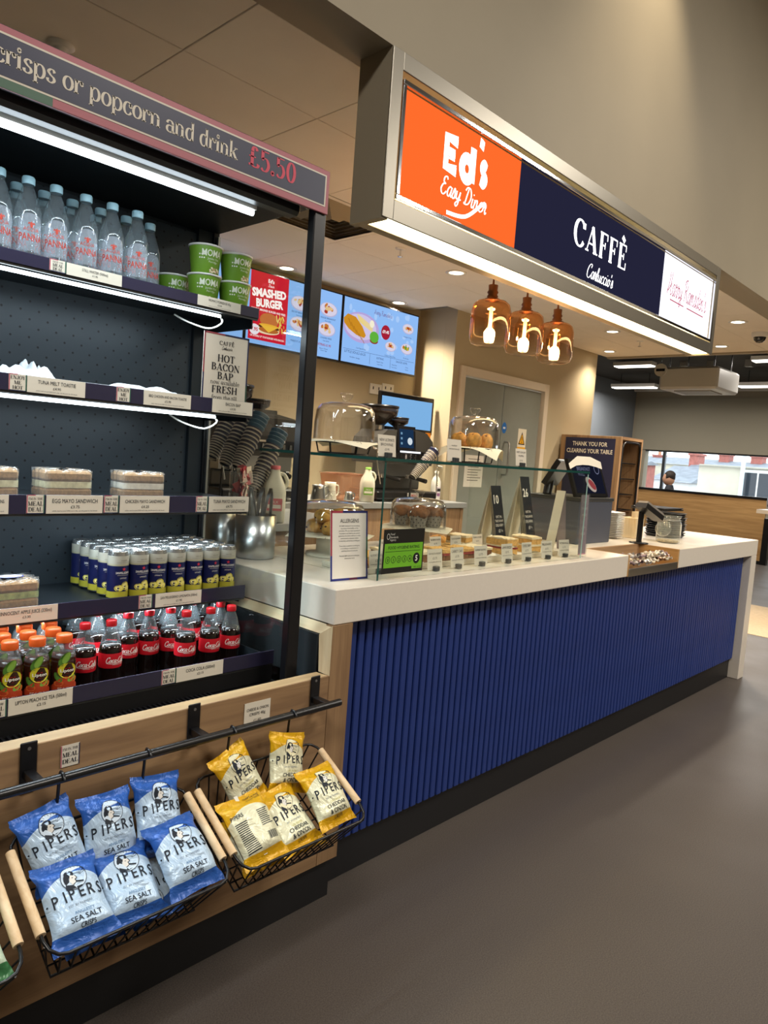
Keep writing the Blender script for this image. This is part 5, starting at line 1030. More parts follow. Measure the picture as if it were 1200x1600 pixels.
for k, (x, lb) in enumerate(zip(BASK, ('black wire basket with beech grips holding yellow crisp bags', 'black wire basket with beech grips holding blue crisp bags', 'black wire basket with beech grips holding green crisp bags'))):
    put(bk, k, (x, BK0, BZB), 0, lb, 'wire baskets on the rail')
# crisp bags
def bagmat(name, top, panel, seed):
    m, n, l = newmat(name); b = n['Principled BSDF']; b.inputs['Roughness'].default_value = .34; b.inputs['Specular IOR Level'].default_value = .5; b.inputs['Metallic'].default_value = .12
    uv = n.new('ShaderNodeUVMap'); uv.uv_map = 'UVMap'; s = n.new('ShaderNodeSeparateXYZ'); l.new(uv.outputs[0], s.inputs[0])
    mth = lambda op, a, c=None: _mth(op, a, c, n, l)
    du = mth('SUBTRACT', s.outputs[0], .5); arch = mth('SUBTRACT', .80, mth('MULTIPLY', mth('MULTIPLY', du, du), .62)); foot = mth('ADD', .15, mth('MULTIPLY', mth('MULTIPLY', du, du), .12))
    inside = mth('MULTIPLY', mth('LESS_THAN', s.outputs[1], arch), mth('GREATER_THAN', s.outputs[1], foot)); x = n.new('ShaderNodeMix'); x.data_type = 'RGBA'; x.inputs[6].default_value = (*lin(top), 1); x.inputs[7].default_value = (*lin(panel), 1)
    l.new(inside, x.inputs[0]); l.new(x.outputs[2], b.inputs['Base Color'])
    t = n.new('ShaderNodeTexCoord'); z = n.new('ShaderNodeTexNoise'); z.inputs['Scale'].default_value = 22; z.inputs['Detail'].default_value = 3; z.inputs['Distortion'].default_value = 1.2; u = n.new('ShaderNodeBump'); u.inputs['Strength'].default_value = .55; u.inputs['Distance'].default_value = .012
    l.new(t.outputs['Object'], z.inputs['Vector']); l.new(z.outputs['Fac'], u.inputs['Height']); l.new(u.outputs[0], b.inputs['Normal']); return m
BAGW, BAGH, BAGD = .146, .19, .026
def bagmesh(seed, mtl, kind, lines, accent):
    random.seed(seed); ph = [rnd(0, 6.3) for _ in range(8)]; am = rnd(.6, 1.2)
    def S(u, v, side=1):
        x, y = (u-.5)*BAGW, (v-.5)*BAGH; e = min(1, max(0, (v-.06)/.16))*min(1, max(0, (.94-v)/.16)); e = e*e*(3-2*e); k = (1-abs(2*u-1)**2.6)**.55*e; k = k.real if isinstance(k, complex) else k
        wr = .0016*am*(sin(11*u+ph[0]+5*v)+sin(13*v+ph[1]-4*u)+.8*sin(23*v+ph[2]+9*u))*(1-e*.4)+.0012*(sin(34*u+ph[4]*2)*(1-e)); pinch = 1-.07*e*abs(sin(3*v+ph[3]))-.03*(v > .94)
        return Vector((x*(1-.10*e*(abs(2*u-1)**2))*pinch, y*(1-.04*sin(pi*u)), side*BAGD*k+wr+.012*sin(2.2*(v-.5)*2+ph[5])*.4))
    b = B(mtl); b.surf(lambda u, v: S(u, v, 1), 26, 30); b.surf(lambda u, v: S(1-u, v, -1), 26, 30)
    def f(u, v, d=0):        # u, v in bag units 0..1
        p = S(u, v); q = S(u+.01, v)-p; r = S(u, v+.01)-p; n = q.cross(r).normalized(); return p+n*(d+.0011)
    K = flat('#1c2430'); fr = lambda u, v, d=0: f(.5+u/BAGW, v/BAGH, d)
    if kind == 'front':
        v0 = .46*BAGH
        for i, ch in enumerate('PIPERS'): b.text(sans(ch, .012), fr, (i-2.5)*.0215+(.004 if i < 2 else 0), v0+.004*cos((i-2.5)*.6), .027, K, .0002, sx=.82)
        b.ell(fr, -.068, v0+.012, .002, .002, K, .0002, 8); b.ell(fr, .068, v0+.012, .002, .002, K, .0002, 8); b.text(sans('EST. BY FARMERS'), fr, 0, v0-.011, .0052, flat('#7d8894'), .0002, w=.09)
        for (s, dv, hh, mm) in lines: b.text(sans(s, .01 if hh > .008 else 0), fr, .004, v0+dv, hh, mm, .0002, w=.1)
        cv = v0+.052; R = .03; b.ell(fr, .004, cv, R, R*.95, flat(accent), .0001, 26); b.ring(fr, .004, cv, R, R*.95, .0014, K, .0003, 26)
        for k in range(9): a = radians(15+k*14); b.stroke(fr, [(.01+.008*cos(a), cv+.006*sin(a)), (.006+R*.9*cos(a), cv+R*.86*sin(a))], .0009, K, .0003, False)
        b.ell(fr, -.006, cv+.008, .011, .0085, K, .0003, 14); b.ell(fr, -.014, cv-.002, .006, .012, K, .0003, 12); b.poly(fr, [(-.004, cv+.006), (.006, cv+.002), (.009, cv-.004), (.005, cv-.006), (.006, cv-.012), (-.003, cv-.016), (-.008, cv-.006)], flat('#e8e6e0'), .0005); b.stroke(fr, [(.006, cv+.003), (.0095, cv-.004), (.005, cv-.006), (.006, cv-.012), (-.002, cv-.017)], .0016, K, .0006); b.stroke(fr, [(.006, cv-.011), (.022, cv-.016)], .003, K, .0006); b.poly(fr, [(-.018, cv-.012), (-.002, cv-.017), (.004, cv-.026), (-.02, cv-.024)], K, .0005); b.ell(fr, .0, cv-.001, .0015, .001, K, .0007, 6)
    else:
        b.rect(lambda u, v, d=0: fr(u, v, d), -.005, .005, .02, .195, flat('#e2dfd2'), .0002, 1); 
        for k in range(16): b.rect(fr, -.06, -.014-.012*abs(sin(k*3)), .035+k*.0052, .0375+k*.0052, K, .0002, 4)
        b.text(sans('PIPERS', .01), fr, -.045, .128, .011, K, .0002, w=.036); b.text(sans('CRISPS as they'), fr, .036, .172, .007, K, .0002, w=.05); b.text(sans('should TASTE'), fr, .036, .162, .007, K, .0002, w=.05)
        for k in range(9): b.rect(fr, .015, .055-.008*abs(sin(k*2)), .085+k*.0052, .0872+k*.0052, K, .0002, 4)
        for k in range(14): b.rect(fr, .02+k*.0026, .02+k*.0026+(.0017 if k % 3 else .0008), .045, .066, K, .0002, 1)
    return b.mesh('crisp_bag')
BLB, YLB, GRB = bagmat('blue_crisp_film', '#2a5cae', '#b9d2ea', 1), bagmat('yellow_crisp_film', '#d9a60f', '#e4e2c2', 2), bagmat('green_crisp_film', '#3f7a4c', '#c9dcc4', 3)
KK = flat('#1c2430'); SEA = (('ANGLESEY', -.028, .007, flat('#5f86ad')), ('SEA SALT', -.044, .0125, KK), ('CRISPS', -.057, .0085, KK)); CHD = (('LYE CROSS', -.024, .006, flat('#b9b14a')), ('CHEDDAR', -.038, .0115, KK), ('& ONION', -.054, .0115, KK), ('CRISPS', -.067, .0075, KK)); VIN = (('SEA SALT &', -.038, .01, KK), ('VINEGAR', -.053, .01, KK))
bm = {'b': [bagmesh(s, BLB, 'front', SEA, '#cfe0f0') for s in (11, 12, 13)], 'y': [bagmesh(s, YLB, 'front', CHD, '#efe9c4') for s in (21, 22)], 'yb': [bagmesh(31, YLB, 'back', CHD, '#efe9c4')], 'g': [bagmesh(41, GRB, 'front', VIN, '#dfe9da')]}
E2 = Vector((0, BK0-BKF, BZB-BZF)).normalized(); EN = Vector((0, -E2.z, E2.y))       # up the rim plane, out of the basket
def crisp(kind, k, bsk, a, b, c, lean, roll, label, group, sc=.93, turn=0, squash=1, up=0):
    """bag centre at a (along X), b (up the rim plane), c (out of it) from the middle of a basket's rim; up lifts it along its own height"""
    o = bpy.data.objects.new('crisp_bag', bm[kind][k % len(bm[kind])]); COL.objects.link(o); o.scale = (sc, sc, sc*squash)
    o.location = Vector((BASK[bsk]+a, (BK0+BKF)/2, (BZB+BZF)/2))+E2*b+EN*c+Vector((0, sin(radians(lean)), cos(radians(lean))))*up
    R = Matrix.Rotation(radians(turn), 3, 'Z') @ Matrix.Rotation(radians(90-lean), 3, 'X') @ Matrix.Rotation(radians(roll), 3, 'Z'); o.rotation_euler = R.to_euler(); return tag(o, label, 'crisps', group)
GBL, GY, GG_ = 'blue crisp bags in the wire basket', 'yellow crisp bags in the wire basket', 'green crisp bags'
crisp('b', 0, 1, -.122, -.042, -.004, 50, 0, 'blue sea salt crisp bag lying at the front, beside the pair of beech grips', GBL)
crisp('b', 1, 1, .0, -.034, -.034, 50, -2, 'blue sea salt crisp bag in the front row, lettering half covered by its neighbour', GBL)
crisp('b', 2, 1, .122, -.036, -.002, 52, 3, 'blue sea salt crisp bag lying at the front next to the yellow bags', GBL)
crisp('b', 1, 1, -.122, .016, -.052, 27, 12, 'blue crisp bag tilted steeply behind the front row, partly folded', GBL, .88, 0, 1, .092)
crisp('b', 2, 1, -.002, .016, -.056, 25, 0, 'blue crisp bag standing upright at the back with its top seal showing', GBL, .88, 0, 1, .084)
crisp('b', 0, 1, .12, .016, -.052, 27, -6, 'blue crisp bag at the back, leaning behind the bag by the yellow ones', GBL, .88, 0, 1, .088)
for k, (a, c) in enumerate(((-.072, -.113), (.072, -.113), (0, -.079))): crisp('b', k, 1, a, -.02, c, 61.4, 180*(k % 2), 'blue crisp bag at the bottom of the basket, showing through the wires', GBL, .86, 0, .7)
crisp('yb', 0, 0, -.122, -.04, -.004, 50, 4, 'yellow crisp bag lying back to front with its small print showing', GY)
crisp('y', 0, 0, .005, -.034, -.034, 50, 6, 'yellow cheddar and onion crisp bag leaning in the middle of the basket', GY)
crisp('y', 1, 0, .124, -.03, -.002, 48, 2, 'yellow cheddar and onion crisp bag beside the last beech grip', GY, .9)
crisp('y', 1, 0, -.085, .016, -.052, 26, 20, 'yellow crisp bag standing twisted at the back beside the doubled beech grips', GY, .85, 0, 1, .102)
crisp('y', 0, 0, .07, .016, -.052, 24, -14, 'yellow crisp bag at the back with a shiny seal, leaning on the wires', GY, .85, 0, 1, .1)
for k, (a, c) in enumerate(((-.072, -.113), (.072, -.113), (0, -.079))): crisp('y', k, 0, a, -.02, c, 61.4, 180*(k % 2), 'yellow crisp bag at the bottom of the basket, showing through the wires', GY, .86, 0, .7)
crisp('g', 0, 2, .12, -.042, -.004, 50, 0, 'pale green crisp bag cut off by the photo edge', GG_)
crisp('g', 0, 2, .07, -.02, -.113, 61.4, 180, 'green crisp bag lying low beside the blue basket', GG_, .86, 0, .62)

# ---------------------------------------------------------------- glass display case on the counter
KX0, KX1, KY0, KY1, KZ = 1.69, 3.06, 1.602, 2.27, PY(600, 720, 1.602).z
K = thing('display_case', 'clear glass cake display case standing on the white worktop', 'display case', ((KX0+KX1)/2, 1.9, CT))
gt = .008
B(PANE).box(KX0+.009, KX1-.009, KY0, KY0+gt, CT+.0005, KZ-.0005).build('front_pane', K, world=True)
B(PANE).box(KX0, KX0+gt, KY0, KY1, CT+.0005, KZ-.0005).build('side_pane', K, world=True); B(PANE).box(KX1-gt, KX1, KY0, KY1, CT+.0005, KZ-.0005).build('side_pane', K, world=True)
B(PANE).box(KX0-.002, KX1+.002, KY0-.004, KY1, KZ, KZ+.01).build('top_pane', K, world=True)
EDGE = mat('glass_edge_green', '#1d4a44', .15, spec=.6); EDGEL = mat('glass_edge_pale', '#9dc2b8', .2, spec=.6)
B(EDGE).box(KX0-.002, KX1+.002, KY0-.005, KY0-.0042, KZ, KZ+.01).build('top_edge', K, world=True); B(EDGE).box(KX0-.003, KX0-.0022, KY0-.004, KY1, KZ, KZ+.01).build('top_edge', K, world=True)
B(EDGE).box(KX0+.0, KX0+.0085, KY0-.0007, KY0-.0002, CT+.001, KZ-.001).build('corner_edge', K, world=True); B(EDGEL).box(KX1-.0085, KX1, KY0-.0007, KY0-.0002, CT+.001, KZ-.001).build('corner_edge', K, world=True)
# cake stands, papers and glass domes
def dome(b, R, h):
    b.M(DOME); b.lathe([(R, 0), (R*1.0, .004), (R*.985, h*.5), (R*.95, h*.78), (R*.84, h*.93), (R*.6, h*.985), (.016, h), (.012, h+.006), (.013, h+.012), (.02, h+.02), (.024, h+.03), (.022, h+.036), (.0001, h+.037)], 36, cap=False)
    b.M(DOME); b.lathe([(R-.004, .002), (R*.96, h*.5), (R*.92, h*.77), (R*.82, h*.91), (R*.58, h*.965), (.0001, h*.975)], 36, cap=False); return b
LINER = mat('striped_liner', '#e2dcc8', .8, spec=.2)
def liner(b, R, droop, seed, stripes=True):
    random.seed(seed); ph = rnd(0, 6)
    def fn(u, v):
        a = 2*pi*u; k = 1/max(abs(cos(a)), abs(sin(a))); r = R*v*(1+(k-1)*.75*max(0, v-.55)/.45); over = max(0, r-R*.94); return (r*cos(a), r*sin(a), .002-over*droop*(1+.3*sin(4*a+ph)))
    b.M(LINER); b.surf(fn, 48, 8)
    if stripes:
        S = flat('#8f8878')
        for k in range(9):
            for j in range(3):
                a = 2*pi*(k+.3*j)/9; r0 = R*(.72+.12*j); r1 = r0+R*.1
                b.M(S); b.add([(r0*cos(a), r0*sin(a), .0032-max(0, r0-R*.94)*droop), (r0*cos(a+.02), r0*sin(a+.02), .0032-max(0, r0-R*.94)*droop), (r1*cos(a+.02), r1*sin(a+.02), .0034-max(0, r1-R*.94)*droop), (r1*cos(a), r1*sin(a), .0034-max(0, r1-R*.94)*droop)], [(0, 1, 2, 3)])
    return b
def stand(x, y, z, R, hs, label):
    t = thing('cake_stand', label, 'cake stand', (x, y, z), 'cake stands on the display case'); b = B(BLACK)
    B(BLACK).tube([(R*.72*cos(2*pi*k/24), R*.72*sin(2*pi*k/24), .003) for k in range(24)], .003, 6, True).build('foot_ring', t); B(BLACK).lathe([(R, hs-.006), (R, hs), (R-.006, hs), (R-.006, hs-.006)], 32, cap=False).build('top_ring', t); B(BLACK).lathe([(.0001, hs-.003), (R-.006, hs-.003)], 32, cap=False).build('plate', t)
    for k in range(6): a = 2*pi*k/6+.3; B(BLACK).cyl((R*.72*cos(a), R*.72*sin(a), .003), (R*.8*cos(a), R*.8*sin(a), hs-.004), .003, seg=6).build('strut', t)
    return t
D1 = PY(537, 690, 1.93); D2 = PY(738, 700, 1.93); ZT = KZ+.01
h1, h2 = D1.z-ZT, D2.z-ZT
stand(D1.x, 1.93, ZT, .125, h1, 'black wire cake stand on the glass case beside the fridge'); stand(D2.x, 1.93, ZT, .125, h2, 'black wire cake stand on the glass case near the till')
for (D, hs, sd, lb) in ((D1, h1, 1, 'striped paper liner draped over the stand of empty dome'), (D2, h2, 2, 'striped paper liner draped under the dome of golden pastries')):
    b = liner(B(), .135, .62 if sd == 1 else .9, sd); o = b.build('paper_liner', label=lb, cat='paper', group='striped paper liners', base=False); o.location = (D.x, 1.93, ZT+hs+.0005); o.rotation_euler.z = .5
for (D, hs, lb) in ((D1, h1, 'clear glass cake dome with knob beside the fridge post'), (D2, h2, 'clear glass cake dome with knob covering golden pastries')):
    o = dome(B(), .112, .135).build('cake_dome', label=lb, cat='dome', group='glass cake domes', base=False); o.location = (D.x, 1.93, ZT+hs+.0045)
CRUST = mat('golden_bake', '#d39a45', .7, var=.3, vscale=60, bump=.6, bscale=120); TOP2 = mat('dark_crumb', '#8a5526', .8, var=.3, vscale=90)
def lump(b, m, c, rx, ry, rz, seed, am=.12, nu=20, nv=12):
    random.seed(seed); p = [rnd(0, 6.3) for _ in range(4)]; b.M(m)
    def fn(u, v):
        a, e = 2*pi*u, pi*(v-.5); k = 1+am*(sin(3*a+p[0])*cos(2*e+p[1])+.6*sin(5*a+p[2]+3*e)); x, y, z = cos(a)*cos(e), sin(a)*cos(e), sin(e); return (c[0]+rx*x*k, c[1]+ry*y*k, c[2]+rz*(z if z > -.75 else -.75)*k)
    return b.surf(fn, nu, nv)
for k, (dx, dy) in enumerate(((-.043, -.038), (.04, -.042), (.042, .042), (-.04, .044))):
    b = B(); lump(b, CRUST, (0, 0, .026), .036, .034, .034, 50+k); lump(b, TOP2, (0, .005, .05), .02, .016, .009, 60+k); o = b.build('pastry', label='golden round pastry under the dome near the till', cat='pastry', group='pastries under the top dome', base=False); o.location = (D2.x+dx, 1.93+dy, ZT+h2+.004); o.rotation_euler.z = k
TAGC = mat('tag_card', '#ddd5c4', .6)
def name_tag(x, y, z, lines, label, w=.075, h=.06, rz=0, holder=True, group='cake name cards'):
    t = thing('name_card', label, 'card', (x, y, z), group, rz); b = B(TAGC); f0 = plane((0, -.0012, 0), (1, 0, 0), (0, .12, 1)); b.prism([(-w/2, .004), (w/2, .004), (w/2, h), (-w/2, h)], -.001, 0, f0)
    for (s, v, hh) in lines: b.text(sans(s), f0, 0, h*v, h*hh, INKB, .0003, w=w*.84)
    b.build('card', t)
    if holder: B(GUNMETAL).box(-.013, .013, -.014, .006, 0, .018, .002).build('holder', t)
q = PY(592, 702, 1.68); name_tag(q.x, 1.64, ZT, (('NEW ULTIMATE', .72, .13), ('BROWNIE', .52, .13), ('£3.95', .32, .1)), 'name card on the glass top beside the empty dome, reading brownie', .085, .075)
q = PY(704, 712, 1.68); name_tag(q.x, 1.66, ZT, (('ALLERGEN', .7, .06), ('INFORMATION ASK', .55, .06)), 'blank looking name card on the glass top under the pastry dome', .085, .085)
q = PY(808, 725, 1.68); name_tag(q.x, 1.66, ZT, (('SWEET & SAVOURY', .75, .11), ('MUFFIN', .55, .11), ('£2.95', .3, .1)), 'name card on the glass top past the pastry dome', .08, .075)
# inside: white trays, papers, cakes
TRAY = mat('cream_melamine', '#e3dccb', .35)
for (x0, x1, y0, y1, lb) in ((1.715, 2.0, 1.70, 1.90, 'cream tray with pastries in the case near the fridge'), (2.03, 2.56, 1.70, 1.9, 'cream tray of traybake slices in the case'), (2.58, 3.02, 1.70, 1.9, 'cream tray of sponge slices in the case by the till')):
    t = thing('cake_tray', lb, 'tray', ((x0+x1)/2, (y0+y1)/2, CT), 'trays in the display case'); B(TRAY).box(x0, x1, y0, y1, CT+.001, CT+.008, .002).build('base', t, world=True)
    for q in ((x0, x0+.006, y0, y1), (x1-.006, x1, y0, y1), (x0+.006, x1-.006, y0, y0+.006), (x0+.006, x1-.006, y1-.006, y1)): B(TRAY).box(*q, CT+.008, CT+.022, .001).build('rim', t, world=True)
SPONGE = mat('sponge', '#d9ab63', .85, var=.25, vscale=110, bump=.5, bscale=250); CHOC = mat('chocolate_bake', '#6e4426', .8, var=.35, vscale=80, bump=.5, bscale=200); CREAMF = mat('cream_icing', '#ead9b4', .6); JAM = mat('raspberry_jam', '#8e2a2c', .4, var=.3, vscale=90)
def crumb(m_, a, c, z0, z1, seed):
    random.seed(seed); b = B(m_); N = 7; P = []
    for i in range(4*N):
        s_, k = divmod(i, N); q = -1+2*k/N; x_, y_ = ((q, -1), (1, q), (-q, 1), (-1, -q))[s_]; P.append((x_*a*rnd(.95, 1.03), y_*c*rnd(.95, 1.03)))
    n_ = len(P); V = [(x_, y_, z0) for x_, y_ in P]+[(x_*rnd(.97, 1.02), y_*rnd(.97, 1.02), z1+rnd(-.003, .002)) for x_, y_ in P]+[(x_*.5, y_*.5, z1+rnd(-.001, .004)) for x_, y_ in P]+[(0, 0, z1+.002)]
    b.add(V, [(i, (i+1) % n_, n_+(i+1) % n_, n_+i) for i in range(n_)]+[(n_+i, n_+(i+1) % n_, 2*n_+(i+1) % n_, 2*n_+i) for i in range(n_)]+[(2*n_+i, 2*n_+(i+1) % n_, 3*n_) for i in range(n_)]); return b
def cake(kind, x, y, z, w, d, h, rz, label):
    t = thing('cake_slice', label, 'cake', (x, y, z), 'cake slices in the display case', rz)
    L = {'van': ((SPONGE, .36), (JAM, .1), (CREAMF, .1), (SPONGE, .36), (CREAMF, .08)), 'choc': ((CHOC, .75), (CREAMF, .25)), 'flap': ((CHOC, .5), (JAM, .22), (SPONGE, .28)), 'lemon': ((SPONGE, .42), (CREAMF, .12), (SPONGE, .32), (CREAMF, .14))}[kind]; zz = 0
    for k, (mm, fr) in enumerate(L): e = .002*(k % 2); crumb(mm, w/2+e, d/2+e, zz, zz+h*fr, k+int(x*100)).build('layer', t); zz += h*fr
    return t
zt_ = CT+.0105
CAKES = (('choc', 2.12, 'chocolate slice with pale icing behind the first front name card'), ('flap', 2.27, 'berry topped traybake slice behind the second name card'), ('flap', 2.385, 'berry topped traybake slice with crumb, next to the plain one'), ('choc', 2.493, 'dark traybake slice at the end of the first cake tray'), ('van', 2.70, 'tall layered sponge slice with jam filling'), ('lemon', 2.90, 'pale iced lemon sponge slice nearest the tent card'))
for k, (kd, x, lb) in enumerate(CAKES): cake(kd, x, 1.80, zt_, .1 if kd in ('choc', 'flap') else .085, .11, .045 if kd in ('choc', 'flap') else .075, rnd(-.12, .12), lb)
for k, x in enumerate((2.09, 2.22, 2.35, 2.48)): cake('flap' if k % 2 else 'choc', x+.02, 1.962, CT+.0005, .1, .07, .04, rnd(-.2, .2), ['dark traybake square in the second row, by the scones', 'jam topped square in the second row of the case', 'dark square with pale icing in the second row', 'jam topped square in the second row by the muffins'][k])
cake('lemon', 2.68, 2.02, CT+.0005, .09, .1, .07, .2, 'pale sponge block behind the tall layered slice')
def sheet(x0, x1, y0, y1, z, seed, label):
    random.seed(seed); p = [rnd(0, 6.3) for _ in range(4)]; b = B(PAPER)
    def fn(u, v):
        e = max(abs(2*u-1), abs(2*v-1))**4; return (x0+.005+(x1-x0-.01)*u+.002*sin(19*v+p[0]), y0+.005+(y1-y0-.01)*v+.002*sin(15*u+p[1]), z+.0012+.012*e*(1+.7*sin(13*u+p[2])*cos(11*v+p[3])))
    b.surf(fn, 30, 14); b.build('paper_sheet', label=label, cat='paper', group='crumpled papers in the case trays')
sheet(2.04, 2.55, 1.71, 1.89, CT+.0082, 1, 'crumpled white paper under the traybake slices'); sheet(2.59, 3.01, 1.71, 1.89, CT+.0082, 2, 'crumpled white paper under the sponge slices'); sheet(1.722, 1.994, 1.71, 1.89, CT+.0082, 3, 'crumpled white paper under the tray of golden pastries')
# domes inside with scones and muffins
I1, I2 = PY(522, 845, 2.1), PY(667, 818, 2.1)
for (x, y, zz, sd, lb, lb2) in ((1.93, 2.09, CT+.085, 3, 'striped paper liner under the scones inside the case', 'glass cake dome covering scones inside the display case'), (2.50, 2.135, CT+.095, 4, 'striped paper liner under the muffins inside the case', 'glass cake dome covering muffins inside the display case')):
    t = thing('cake_riser', 'low round riser inside the case holding %s' % ('scones' if sd == 3 else 'muffins'), 'cake stand', (x, y, CT), 'low risers in the case'); B(TRAY).lathe([(.1, .001), (.1, .01), (.06, .014), (.06, zz-CT-.012), (.13, zz-CT-.004), (.13, zz-CT)], 30).build('riser', t)
    o = liner(B(), .16, .25, sd).build('paper_liner', label=lb, cat='paper', group='striped paper liners', base=False); o.location = (x, y, zz+.0005); o.rotation_euler.z = .6
    o = dome(B(), .13, .13).build('cake_dome', label=lb2, cat='dome', group='glass cake domes', base=False); o.location = (x, y, zz+.004)
SCONE = mat('scone_bake', '#d6a14e', .8, var=.5, vscale=28, bump=1.0, bscale=70); CURRANT = mat('currant', '#3a2018', .6)
for k, (dx, dy, dz) in enumerate(((-.047, -.047, 0), (.047, -.047, 0), (-.047, .047, 0), (.047, .047, 0), (-.046, .0, .044), (.046, .0, .044))):
    b = B(); lump(b, SCONE, (0, 0, .025), .047, .047, .034, 80+k, .1, 26, 16); lump(b, SCONE, (.004, -.003, .042), .036, .034, .018, 180+k, .16, 22, 12); [lump(b, CURRANT, (.043*cos(q_*1.1+k), .043*sin(q_*1.1+k), .02+.006*(q_ % 4)), .006, .006, .005, q_, .1, 8, 6) for q_ in range(6)]; o = b.build('scone', label='golden fruit scone heaped under the dome inside the case', cat='scone', group='scones under the dome', base=False); o.location = (1.93+dx, 2.09+dy, CT+.0895+dz); o.rotation_euler.z = k*1.3; o.scale = (.86,)*3
CASEP = mat('muffin_paper', '#9b968c', .8); MTOP = mat('muffin_top', '#85552f', .8, var=.4, vscale=60, bump=.5, bscale=150)
mf = thing('muffin', '', 'muffin'); b = B(CASEP); V = []; F = []; S_ = 28
for i in range(S_): a = 2*pi*i/S_; k = 1 if i % 2 else .94; V += [(.026*k*cos(a), .026*k*sin(a), 0), (.036*k*cos(a), .036*k*sin(a), .05)]
b.add(V, [(2*i, 2*((i+1) % S_), 2*((i+1) % S_)+1, 2*i+1) for i in range(S_)])
for r in range(4):
    for i in range(12): a = 2*pi*(i+.5*(r % 2))/12; rr_ = .0275+.01*(r*.012+.006)/.05*1.02; b.ell(plane((rr_*sin(a), -rr_*cos(a), .008+r*.011), (cos(a), sin(a), 0), (.2*sin(a), -.2*cos(a), 1)), 0, 0, .0024, .0024, INKB, .0006, 8)
b.build('paper_case', mf); lump(B(), MTOP, (0, 0, .05), .039, .039, .022, 5, .1).build('muffin_top', mf)
for k, (dx, dy) in enumerate(((-.052, -.045), (.05, -.05), (-.045, .055), (.055, .05))): put(mf, k, (2.50+dx, 2.135+dy, CT+.1), k*.7, 'spotted paper muffin under the dome inside the case', 'muffins under the dome', 1.25)
# pastries in the near tray
for k, (x, y, c) in enumerate(((1.768, 1.75, 'golden twisted pastry on the tray beside the allergen notice'), (1.885, 1.85, 'golden flaky pastry beside the twisted one on the tray'), (1.778, 1.85, 'round golden pastry behind the twisted one on the tray'), (2.70, 2.17, 'golden cookie behind the layered sponge'), (1.932, 1.745, 'long golden bake on the tray next to the first name card'))):
    b = B(); lump(b, CRUST, (0, 0, .02), .05, .033, .024, 90+k, .12); o = b.build('pastry', label=c, cat='pastry', group='pastries in the display case', base=False); o.location = (x, y, CT+.0125 if x < 2 else CT+.001); o.rotation_euler.z = k*.8
# name cards along the front glass
NC = ((545, 872, 'ALMOND CROISSANT', 1.86), (680, 884, 'CHOCOLATE & HAZELNUT', 0), (715, 878, 'CARROT CAKE', 0), (752, 874, 'RASPBERRY BAKEWELL', 0), (793, 870, 'LEMON DRIZZLE', 0), (824, 866, 'TOFFEE CRISPY', 0), (855, 864, 'MILLIONAIRE', 0), (889, 859, 'VICTORIA SPONGE', 0))
for (px, py, s, yy) in NC:
    Y = 1.655; q = PZ(px, py, CT+.001); d = ray(px, py-22); k = Y/ray(px, py).y; X = ray(px, py).x*k
    if s.startswith('ALMOND'): X, Y = 1.80, 1.70
    name_tag(min(X, 3.0), Y, CT+.001, ((s, .75, .14), ('£3.75', .52, .11), ('contains gluten, milk and egg', .38, .06)), 'white name card with dark holder along the front glass, reading %s' % s.lower(), .085, .08, rnd(-.05, .05))
for (x, s) in ((2.06, 'ALMOND SLICE'), (2.24, 'RASPBERRY'), (2.36, 'BLUEBERRY MUFFIN'), (2.5, 'CHOCOLATE MUFFIN'), (2.66, 'PLAIN COOKIE')):
    name_tag(x, 1.905, CT+.024, ((s, .72, .14), ('£2.95', .45, .12)), 'white name card in the second row of the case, reading %s' % s.lower(), .075, .06, 0, False)
# nested table number tents
TB = mat('number_board', '#22262d', .35, spec=.5); TW = mat('tent_card_white', '#d8d2bf', .65)
def stack(xc, yc, num, h, n, top_label):
    for k in range(n):          # nested tents: k = n-1 is the outermost and carries the number
        sp = .042+.007*k; hh = h-.006*(n-1-k); w = .105; th = .0016; last = k == n-1
        t = thing('number_tent', top_label if last else 'folded card number %d in the nested tents under number %s, counted from inside' % (k+1, num), 'tent card', (xc, yc, CT), 'nested table number tents', radians(-84))
        for s in (-1, 1):
            V = [(s*sp, 0, .0006), (0, 0, hh), (s*(sp-th), 0, .0006), (0, 0, hh-th*3), (s*sp, w, .0006), (0, w, hh), (s*(sp-th), w, .0006), (0, w, hh-th*3)]
            lf = B(TW).add(V, [(0, 1, 3, 2), (4, 6, 7, 5), (2, 3, 7, 6), (0, 2, 6, 4)]).M(TB).add(V, [(0, 4, 5, 1)]).build('leaf', t)
            if last and s > 0:
                f = plane((sp, 0, .0006), (0, 1, 0), Vector((-sp, 0, hh)).normalized()); b = B(); L = hypot(sp, hh)
                b.text(sans(num, .02), f, w*.4, L*.70, .045, PAPER, .0008); [b.text(sans(q), f, w*.5, L*v, .0135, PAPER, .0008, w=w*.84) for q, v in (('EAT IN,', .46), ('TAKE AWAY,', .39), ('DELIVERY.', .32))]; b.text(sans('@ f o'), f, w*.55, L*.23, .014, PAPER, .0008); b.build('lettering', lf)
N1, N2 = PY(766, 765, 2.08), PY(812, 748, 2.08)
stack(N1.x, 2.08, '10', N1.z-CT+.02, 4, 'black tent card with white number 10 in the glass case'); stack(N2.x, 2.08, '26', N2.z-CT+.012, 6, 'black tent card with white number 26 in the glass case')
